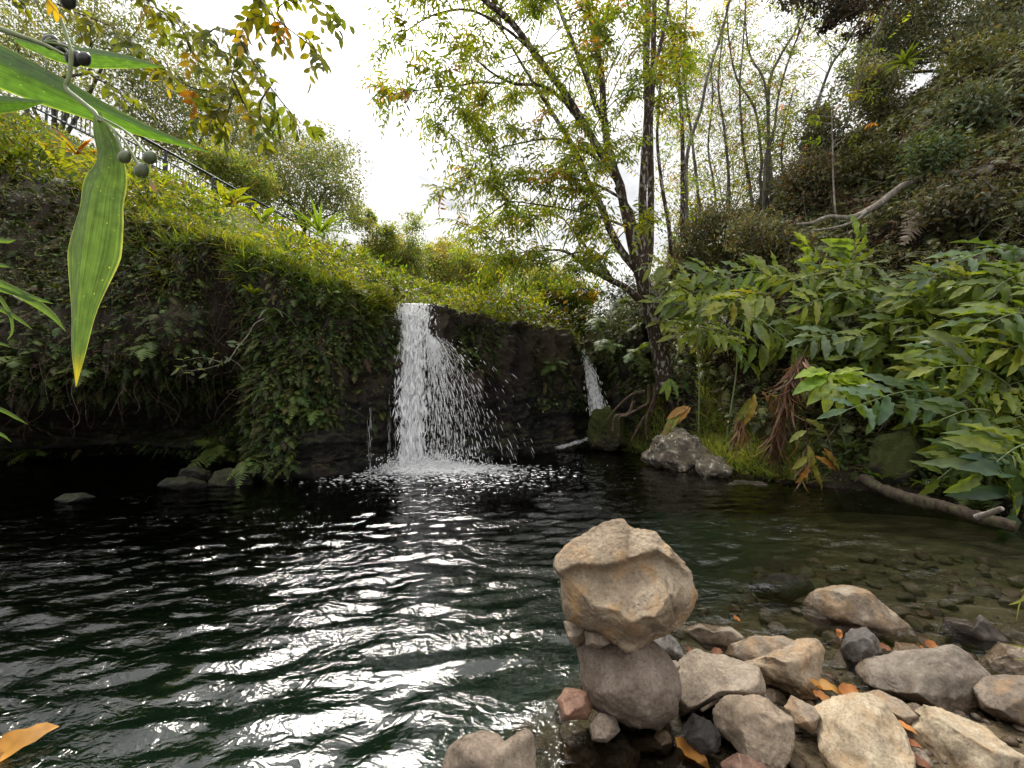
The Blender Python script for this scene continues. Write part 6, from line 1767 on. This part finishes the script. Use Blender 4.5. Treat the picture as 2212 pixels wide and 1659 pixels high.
bg_tree('tree', 'pale grey green tree spreading over the top right corner', 12.5, [(2050, 60, 130, 60), (2160, 40, 90, 70), (1960, 90, 80, 60), (2220, -20, 100, 70), (1900, 130, 60, 50), (2100, 110, 90, 40), (2000, -20, 100, 50), (1950, 40, 70, 50), (2180, 110, 80, 50), (1860, 170, 50, 40)], gq(2150, 150, 13.5), [(.13, .145, .08), (.11, .12, .07), (.16, .16, .085)], [.4, .3, .3], 34000, .11, 320, tr=.12, mat='leaf_dark', clump=.2)
bg_tree('tree', 'dark brown foliage hanging in from above at the top edge right of the saplings', 9.0, [(1760, 0, 50, 30), (1720, -20, 50, 30), (1830, 10, 44, 36), (1880, -10, 60, 30), (1800, 45, 30, 24), (1850, 70, 24, 20), (1950, -40, 70, 40)], P(2250, -250, 9.5), [(.045, .032, .022), (.06, .04, .025), (.035, .035, .018)], [.4, .35, .25], 4500, .10, 321, tr=.1, mat='leaf_dark', clump=.2, bark='bark_grey')
# bare dead branch lying on the slope
db = thing('dead_branch', 'bare weathered dead branch lying across the brush on the right slope', 'branch', gh(1950, 420)[0])
pts = [(1722, 484), (1755, 481), (1790, 468), (1830, 470), (1860, 462), (1905, 436), (1950, 402), (2010, 378), (2080, 374), (2120, 374), (2138, 362)]
dd = np.minimum(hit([a for a, b in pts], [b for a, b in pts], hill_f) - .55, 9.6)
dd = np.minimum.accumulate(dd[::-1])[::-1] if False else np.linspace(8.3, 8.6, len(pts))
dd = np.minimum(dd, hit([a for a, b in pts], [b for a, b in pts], hill_f) - .45)
b = MB(); q = P(np.array([a for a, _ in pts], float), np.array([c for _, c in pts], float), dd)
tube(b, q, np.array([2.5, 4, 5, 6, 7.5, 9, 9, 8.5, 9, 11, 9]) / F * 8.4 * .8, 9, (.2, .17, .14), .25, 70); b.build('limb', M['dead_wood'], db)
b = MB(); tube(b, P(np.array([1752., 1790, 1825, 1855, 1870]), np.array([498., 494, 486, 472, 458]), 8.3), np.array([2, 3, 3.5, 4, 4]) / F * 8.4 * .8, 7, (.2, .17, .14), .2, 24); b.build('side_branch', M['dead_wood'], db)
# dry curled fern fronds under it
df = thing('dry_fern', 'pale dried fern fronds curling below the dead branch', 'fern', gh(1990, 430)[0])
for k, (a, b_, e, f_) in enumerate([((2058, 388), (1985, 430), 8.2, 1), ((2040, 400), (1960, 470), 8.1, 1), ((2030, 420), (1950, 500), 8.0, 1)]):
    A = P(a[0], a[1], e); B = P(b_[0], b_[1], e - .2)
    mb = MB(); fronds(mb, np.array([A]), np.array([B - A]), np.array([[0, -.8, .6]]), [np.linalg.norm(B - A)], np.array([[.34, .28, .22]]), k=16, w=.22, arch=.25, r=np.random.default_rng(k)); mb.build('frond', M['dry_leaf'], df)

# ------------------------------------------------------------------ ginger thicket
GL = leaf_template(.29, 10, .24, .3, .12, .5)
GK = [(.13, .185, .03), (.105, .155, .03), (.18, .225, .032), (.085, .13, .032)]
GY = [(.23, .3, .03), (.19, .26, .03)]


def ginger(label, root, tip, d, nl, lpx, cols, seed, group=None, bend=0.0, uptilt=(.1, -.85, .62), stem_to=None, d2=None, curl=.55, mat='leaf_glossy', name='ginger_plant'):
    r = np.random.default_rng(seed)
    A = P(root[0], root[1], d); B = P(tip[0], tip[1], d - .25 if d2 is None else d2)
    L_ = np.linalg.norm(B - A)
    mid = (A + B) / 2 + np.array([0, 0, .10 * L_]) + np.array([0, -.04 * L_, 0])
    if stem_to is None: g = A + np.array([.25 + r.uniform(-.1, .5) * np.sign(root[0] - tip[0]), .5, 0])
    else: g = P(stem_to[0], stem_to[1], d + .3)
    gz = float(hillz(np.array(g[0]), np.array(g[1]))) if g[0] > 2.2 else g[2]
    g = np.array([g[0], g[1], min(gz, A[2] - .15)])
    o = thing(name, label, 'plant', g, group)
    tb = MB()
    c = tube(tb, [g, (g * .5 + A * .5) + np.array([.06, .1, .05]), A, mid, B], [.016, .014, .011, .008, .004], 6, (.07, .095, .03), .05, 46)
    tb.build('stem', M['stem'], o)
    ln = lpx / F * d
    t = (np.arange(nl) + .35) / nl
    sp = spline(np.array([A, mid, B]), 40); tgs = unit(np.gradient(sp, axis=0))
    ii = (t * 39).astype(int); pos = sp[ii]; tg = tgs[ii]
    u = unit(np.array(uptilt) + r.normal(size=3) * .18); side = unit(np.cross(tg, u)); sg = np.where(np.arange(nl) % 2 == 0, 1.0, -1.0)
    up = np.cross(side, tg)
    ax = side * sg[:, None] * .85 + tg * curl + np.array([0, 0, -.04]) + r.normal(size=(nl, 3)) * .2
    ax[-1] = tg[-1] + r.normal(size=3) * .1
    nr = up + side * sg[:, None] * .15 + r.normal(size=(nl, 3)) * .22
    lns = ln * (.72 + .5 * np.sin(np.pi * np.clip(t * .85 + .12, 0, 1))) * r.uniform(.85, 1.12, nl)
    mb = MB(); cc = jit(pick(cols, np.ones(len(cols)), nl, r), nl, .06, .12, r)
    inst(mb, GL, pos, ax, nr, lns, cc, wd=r.uniform(.85, 1.15, nl))
    mb.build('foliage', M[mat], o)
    return o


gl_ = [  # label, root, tip, distance, leaves, leaf length, colours
    ('bright yellow green ginger shoot, tallest above the thicket below the dead branch', (1758, 590), (1742, 528), 7.6, 9, 52, GY),
    ('green ginger shoot just right of the tallest bright one', (1835, 590), (1850, 505), 7.6, 10, 56, GK),
    ('long bright ginger blade row lying level at the top left of the thicket', (1714, 612), (1540, 605), 8.0, 16, 46, [(.10, .16, .03), (.13, .19, .03)]),
    ('glowing ginger row with upright leaves right of the tree trunk', (1580, 645), (1460, 640), 8.2, 12, 48, GY),
    ('yellowing ginger clump right of the trunk, leaves drooping', (1665, 640), (1560, 665), 7.6, 14, 56, [(.28, .28, .05), (.24, .28, .045)]),
    ('dark arching ginger row that curves down left of the dead brown stalk', (1610, 690), (1750, 785), 7.2, 17, 46, GK),
    ('pale blue green ginger row in the centre of the thicket', (1885, 745), (1735, 735), 6.9, 15, 50, [(.14, .2, .10), (.15, .21, .11)]),
    ('drooping dark ginger leaves in front of the hollow under the trunk', (1510, 710), (1630, 800), 7.6, 13, 50, GK),
    ('bright ginger shoot opening level in the middle of the thicket', (1865, 705), (1960, 655), 6.8, 10, 58, [(.12, .2, .025), (.09, .15, .03)]),
    ('large blue green ginger row with neat leaflets hanging over the dark bank', (2085, 862), (1815, 890), 5.6, 20, 66, [(.10, .17, .08), (.115, .185, .085)]),
    ('long ginger row reaching left from the right edge at mid height', (2230, 775), (1985, 760), 5.4, 20, 64, GK),
    ('layered ginger row at the right edge under the brown slope', (2240, 590), (2090, 622), 5.8, 15, 62, GK),
    ('topmost ginger row at the right edge against the dark slope', (2250, 545), (1995, 608), 6.2, 20, 60, [(.07, .12, .04), (.06, .10, .035)]),
    ('ginger row reaching left under the long mid height one', (2180, 835), (2010, 795), 5.2, 15, 66, GK),
    ('yellow green lit ginger blades at the right edge above mid height', (2240, 690), (2120, 705), 5.2, 10, 80, [(.12, .17, .035), (.08, .13, .04)]),
    ('ginger row low over the mossy boulder on the right', (2150, 895), (2025, 910), 5.0, 12, 62, [(.085, .13, .04), (.07, .12, .04)]),
    ('big dark drooping ginger leaves hanging at the lower right edge', (2185, 985), (2190, 1105), 4.4, 9, 105, [(.045, .085, .045), (.05, .09, .045)]),
    ('dark ginger row sweeping down left at the lower right', (2235, 955), (2115, 1030), 4.5, 14, 92, GK),
    ('small ginger row near the log at the lower right', (2120, 985), (2020, 1040), 5.0, 12, 60, GK),
    ('wide ginger row behind the centre of the thicket', (2075, 640), (1925, 650), 6.6, 15, 58, GK),
    ('dark ginger row shaded in the hollow above the neat leaflets', (2060, 700), (1900, 700), 6.6, 15, 54, GK),
]
for i, (lb, ro, ti, d, nl, lp, cs) in enumerate(gl_): ginger(lb, ro, ti, d, nl, lp, cs, 500 + i)
# the big bright fan of leaves in the centre
t_ = thing('ginger_plant', 'big bright yellow green fan of ginger leaves facing out over the dead stalk', 'plant', P(1800, 960, 6.3))
tb = MB(); tube(tb, P(np.array([1830., 1815, 1800, 1790]), np.array([985., 910, 850, 815]), np.array([6.5, 6.35, 6.15, 6.0])), [.016, .013, .011, .008], 6, n=24); tb.build('stem', M['stem'], t_)
rr = np.random.default_rng(77)
for k, (a, ln) in enumerate([(178, 70), (198, 78), (222, 74), (245, 74), (268, 72), (292, 76), (318, 78), (338, 86), (356, 84), (14, 60), (38, 46), (150, 42), (205, 50), (330, 54)]):
    a = R(a); ax = np.array([math.cos(a), -.35 - .25 * abs(math.sin(a)), math.sin(a) * .75 + .05])
    mb = MB(); inst(mb, GL, [P(1790, 812, 6.0) + np.array([0, 0, -.02 * (k % 3)]) + rr.normal(size=3) * .02], [ax], [np.array([0, -.7, .75]) + rr.normal(size=3) * .12], [ln / F * 6.0 * 1.25], jit([(.26, .36, .04)], 1, .1, .12, rr), wd=[1.05])
    mb.build('leaf', M['leaf_glossy'], t_)
# fillers: ginger stalks nothing in the photo tells apart
r = np.random.default_rng(88)
F1 = 'dark green ginger stalk with paired blades, in the crowded middle of the thicket'
k = 0
fill = []
for _ in range(2000):
    px, py = r.uniform(1440, 2260), r.uniform(560, 1010)
    lo = np.interp(px, [1440, 1560, 1700, 1850, 2000, 2212], [590, 590, 580, 560, 600, 560]); hi = np.interp(px, [1440, 1560, 1700, 1850, 2000, 2212], [690, 760, 800, 840, 900, 1060])
    if not lo < py < hi: continue
    if any((px - a) ** 2 + ((py - b) * 1.6) ** 2 < 37 ** 2 for a, b in fill): continue
    fill.append((px, py))
    d = np.interp(px, [1440, 1600, 1800, 2000, 2212], [8.6, 8.0, 7.2, 6.4, 5.4]) - .25 + (830 - py) * .0012 + r.uniform(-.1, .35)
    dx = -r.uniform(60, 130) if r.uniform() < .8 else r.uniform(50, 110)
    ginger(F1, (px + 40, py + 10), (px + 40 + dx, py + r.uniform(-35, 45)), d, int(r.integers(10, 16)), 330 / d * r.uniform(.85, 1.15), GK if r.uniform() < (.8 if px > 1720 else .35) else [(.16, .22, .035), (.2, .25, .035), (.22, .25, .035)], 700 + k, 'ginger stalks in the crowded thicket')
    k += 1
    if k >= 88: break

# dead and dying stalks
dk = thing('dead_stalk', 'dead brown ginger stalk with shredded hanging leaves in the middle of the bank', 'plant', P(1665, 980, 6.5))
rr = np.random.default_rng(90)
tb = MB(); tube(tb, P(np.array([1668., 1680, 1700, 1722, 1745]), np.array([1000., 930, 860, 800, 745]), 6.6), [.03, .03, .025, .02, .012], 7, (.1, .06, .04), .4, 40); tb.build('stem', M['root'], dk)
mb = MB(); n = 240
s_ = rr.uniform(0, 1, n)
q = P(np.interp(s_, [0, .35, .7, 1], [1668, 1690, 1715, 1735]) + rr.normal(size=n) * 9, np.interp(s_, [0, .35, .7, 1], [985, 890, 815, 770]) + rr.normal(size=n) * 10, 6.5 + rr.normal(size=n) * .12)
low = s_ < .4
inst(mb, BLADE, q, rdir(n, rr) * .4 + np.where(low, 1, .6)[:, None] * np.array([-.25, -.1, -1]), rdir(n, rr), rr.uniform(.15, .6, n), jit(pick([(.12, .06, .035), (.18, .10, .055), (.07, .04, .025), (.24, .15, .09)], [.4, .3, .2, .1], n, rr), n, .1, .2, rr), wd=rr.uniform(.8, 2.2, n))
mb.build('dry_leaves', M['dry_leaf'], dk)


def dying(label, stemp, d, leaves, seed, cols=((.26, .22, .035), (.20, .21, .035), (.30, .17, .04)), dry=0):
    rr = np.random.default_rng(seed)
    p = np.array(stemp, float)
    o = thing('dying_ginger', label, 'plant', P(p[0, 0], p[0, 1], d))
    tb = MB(); tube(tb, P(p[:, 0], p[:, 1], d), [.010, .008, .005], 6, (.2, .13, .06), .1, 24); tb.build('stem', M['root'], o)
    mb = MB()
    for (x_, y_, a, ln) in leaves:
        a = R(a); inst(mb, GL, [P(x_, y_, d - .05)], [np.array([math.cos(a), -.25, math.sin(a)])], [np.array([0, -.8, .6]) + rr.normal(size=3) * .3], [ln / F * d], jit(pick(cols, np.ones(len(cols)), 1, rr), 1, .1, .1, rr), wd=[rr.uniform(.8, 1.1)])
    mb.build('foliage', M['dry_leaf'], o)
    if dry:
        mb = MB(); q = P(np.full(dry, p[1, 0]) + rr.normal(size=dry) * 10, np.full(dry, p[1, 1]) + rr.uniform(-30, 40, dry), d + rr.normal(size=dry) * .06)
        inst(mb, BLADE, q, rdir(dry, rr) * .3 + np.array([-.2, 0, -1]), rdir(dry, rr), rr.uniform(.15, .4, dry), jit(np.tile([(.25, .13, .07)], (dry, 1)), dry, .1, .2, rr), wd=1.4)
        mb.build('dry_leaves', M['dry_leaf'], o)


dying('yellow and brown ginger leaf drooping left over the grey outcrop', [(1600, 870), (1540, 866), (1492, 880), (1430, 935)], 7.8, [(1492, 880, 215, 60), (1488, 878, 200, 54), (1470, 890, 225, 66), (1455, 903, 230, 50)], 1)
dying('yellow ginger leaves with hanging red brown shreds left of the dead stalk', [(1585, 960), (1605, 920), (1625, 860), (1640, 845)], 7.0, [(1630, 850, 250, 70), (1622, 860, 235, 60), (1645, 845, 300, 66), (1660, 850, 325, 60)], 2, dry=36)
dying('yellow collapsing ginger whose leaves touch the water', [(1752, 1045), (1748, 980), (1742, 920), (1738, 895)], 5.9, [(1740, 905, 330, 60), (1742, 930, 200, 46), (1745, 960, 275, 60), (1748, 1000, 240, 50), (1752, 1000, 290, 44), (1745, 985, 215, 44), (1760, 985, 330, 56), (1758, 1020, 300, 40)], 3, dry=16)
dying('orange yellow limp leaf beside the collapsing ginger', [(1790, 1000), (1785, 980), (1780, 965)], 5.9, [(1775, 975, 320, 54), (1780, 968, 300, 44)], 4)
dying('light green drooping leaf pair over the dark hollow by the roots', [(1440, 850), (1442, 830), (1444, 818)], 8.2, [(1444, 818, 262, 46), (1446, 818, 300, 42), (1444, 820, 235, 36)], 5, cols=((.12, .2, .03), (.15, .22, .05)))

# ------------------------------------------------------------------ low plants and grass along the right shore
r = np.random.default_rng(93)
n = 26000
x = r.uniform(2.4, 8, n); y = r.uniform(3.6, 10.5, n); ins = signed_dist(SHORE, x, y) * np.where(signed_dist(SHORE, np.array([9.0]), np.array([6.0]))[0] > 0, 1, -1)
px, py = proj(np.stack([x, y, np.zeros(n) + .3], 1))
z = hillz(x, y)
gx = r.uniform(2.6, 6.4, 60000); gy = r.uniform(4.8, 10.5, 60000); gi = signed_dist(SHORE, gx, gy) * np.where(signed_dist(SHORE, np.array([9.0]), np.array([6.0]))[0] > 0, 1, -1)
gz_ = hillz(gx, gy); gpx, gpy = proj(np.stack([gx, gy, gz_], 1))
gk = (gi > .0) & (((gi < 1.0) & (gpx > 1510) & (gpx < 1745)) | ((gi < .7) & (gpx > 1290) & (gpx < 1440) & (r.uniform(size=60000) < .5)))
gp = np.stack([gx, gy, gz_ - .02], 1)[gk]; m = len(gp)
tf = .6 + .8 * np.clip(fbm(gp * 2.2, 2) + .3, 0, 1)
mb = MB(); inst(mb, BLADE, gp, rdir(m, r) * .65 + np.array([-.2, -.4, .8]), rdir(m, r), r.uniform(.18, .42, m) * tf, jit(pick([(.22, .28, .07), (.26, .29, .09), (.17, .22, .055), (.3, .25, .12)], [.4, .25, .25, .1], m, r), m, .1, .2, r), wd=r.uniform(.5, .9, m))
nm = 500; am = r.uniform(0, 6.28, nm); hm = r.uniform(-.1, 1, nm)
qm = P(1312.0, 930.0, 10.0) + np.stack([np.cos(am) * .40 * np.sqrt(1 - np.clip(hm, 0, .98) ** 2), -np.abs(np.sin(am)) * .42 * np.sqrt(1 - np.clip(hm, 0, .98) ** 2), hm * .5], 1)
inst(mb, BLADE, qm, rdir(nm, r) * .6 + np.array([0, -.5, .1]), rdir(nm, r), r.uniform(.08, .2, nm), jit(pick([(.06, .09, .02), (.09, .12, .025)], [.6, .4], nm, r), nm, .1, .3, r))
tag(mb.build('grass', M['leaf']), kind='stuff')
lw = np.nonzero((ins > -.05) & (ins < 1.6) & (r.uniform(size=n) < .55))[0]; m = len(lw)
pos = np.stack([x, y, z], 1)[lw] + np.array([0, 0, 1]) * (r.uniform(0, 1, m) ** 1.5 * .28)[:, None]
mb = MB(); inst(mb, leaf_template(.36, 3, .2, .3), pos, rdir(m, r) + np.array([-.2, -.3, .1]), rdir(m, r) * .5 + np.array([0, -.4, .8]), r.uniform(.06, .17, m), jit(pick([(.075, .12, .03), (.06, .095, .03), (.10, .14, .03), (.05, .075, .025), (.10, .07, .04)], [.3, .25, .2, .15, .1], m, r), m, .12, .2, r))
tag(mb.build('shore_plants', M['leaf']), kind='stuff')
for i, (a, b_, ln, nn, lb) in enumerate([(1935, 1010, 46, 10, 'light green seedling clump left of the log, beside the mossy boulder'), (1905, 1035, 40, 8, 'small pale green plant at the water edge near the collapsing ginger'), (2060, 1060, 44, 10, 'light green leafy plant just behind the middle of the log'), (2000, 1050, 36, 8, 'fresh green sprout behind the upper end of the log'), (2140, 1075, 46, 10, 'leafy plant at the lower right, above the thick end of the log'), (1640, 930, 40, 9, 'small leafy plant in the shade right of the grey outcrop'), (1830, 985, 40, 9, 'green leaf clump under the fan of bright ginger leaves'), (1985, 895, 34, 4, 'single upright blue green leaf sprout behind the neat leaflets')]):
    q, d = gh(a, b_ + 10)
    rosette('seedling', lb, a, b_, d - .1, nn, ln, [(.085, .14, .03), (.07, .115, .03)], 600 + i, LW, .6)
for i, (a, b_, ln, lb) in enumerate([(1540, 720, 40, 'fern on the bank right of the leaning trunk'), (1290, 690, 34, 'pale fern on the earth bank above the small waterfall'), (1340, 660, 40, 'dark fern high on the earth bank left of the leaning trunk'), (1375, 760, 40, 'fern hanging on the earth bank beside the trunk'), (2110, 1070, 40, 'small light fern behind the thick end of the log'), (1310, 740, 34, 'drooping fern on the bank right above the small waterfall')]):
    rr = np.random.default_rng(640 + i); c = P(a, b_, min(hit([a], [b_], hill_f)[0], 9.6) - .15)
    n = 9; D = unit(np.stack([rr.normal(size=n) * .8, -np.abs(rr.normal(size=n)) * .6 - .3, rr.normal(size=n) * .3 + .1], 1))
    mb = MB(); fronds(mb, np.tile(c, (n, 1)) + rr.normal(size=(n, 3)) * .05, D, np.array([0, -.4, 1.0]), ln / F * c[1] * rr.uniform(.8, 1.3, n), jit(np.tile([(.09, .13, .03)], (n, 1)), n, .1, .15, rr), k=13, arch=.6, r=rr)
    tag(mb.build('fern', M['leaf_dark']), lb, 'fern')
# cover on the earth bank around the trunk
r = np.random.default_rng(95)
n = 9000
px = r.uniform(1270, 1480, n); py = r.uniform(600, 900, n)
kk = (py < np.interp(px, [1270, 1330, 1480], [760, 800, 860])) & (py > np.interp(px, [1270, 1320, 1400, 1480], [690, 610, 590, 590]))
px, py = px[kk], py[kk]; kk = r.choice(len(px), min(1100, len(px)), replace=False); px, py = px[kk], py[kk]
d = np.minimum(hit(px, py, hill_f), 11.0)
pb = P(px, py, d - r.uniform(.02, .35, len(px))); m = len(pb)
mb = MB()
for rep in range(6):
    inst(mb, RH, pb + r.normal(size=(m, 3)) * .10, rdir(m, r) + np.array([-.3, -.4, -.2]), rdir(m, r) * .6 + np.array([0, -.5, .7]), r.uniform(.05, .13, m), jit(pick([(.06, .09, .025), (.09, .11, .03), (.07, .055, .03), (.12, .15, .03)], [.35, .25, .25, .15], m, r), m, .12, .2, r))
fronds(mb, pb[:320], unit(rdir(320, r) + np.array([-.4, -.6, .1])), np.array([0, -.3, 1.0]) + rdir(320, r) * .2, r.uniform(.2, .45, 320), jit(pick([(.08, .11, .03), (.10, .08, .04)], [.7, .3], 320, r), 320, .1, .2, r), k=10, arch=.6, r=r)
tag(mb.build('bank_undergrowth', M['leaf_dark']), kind='stuff')
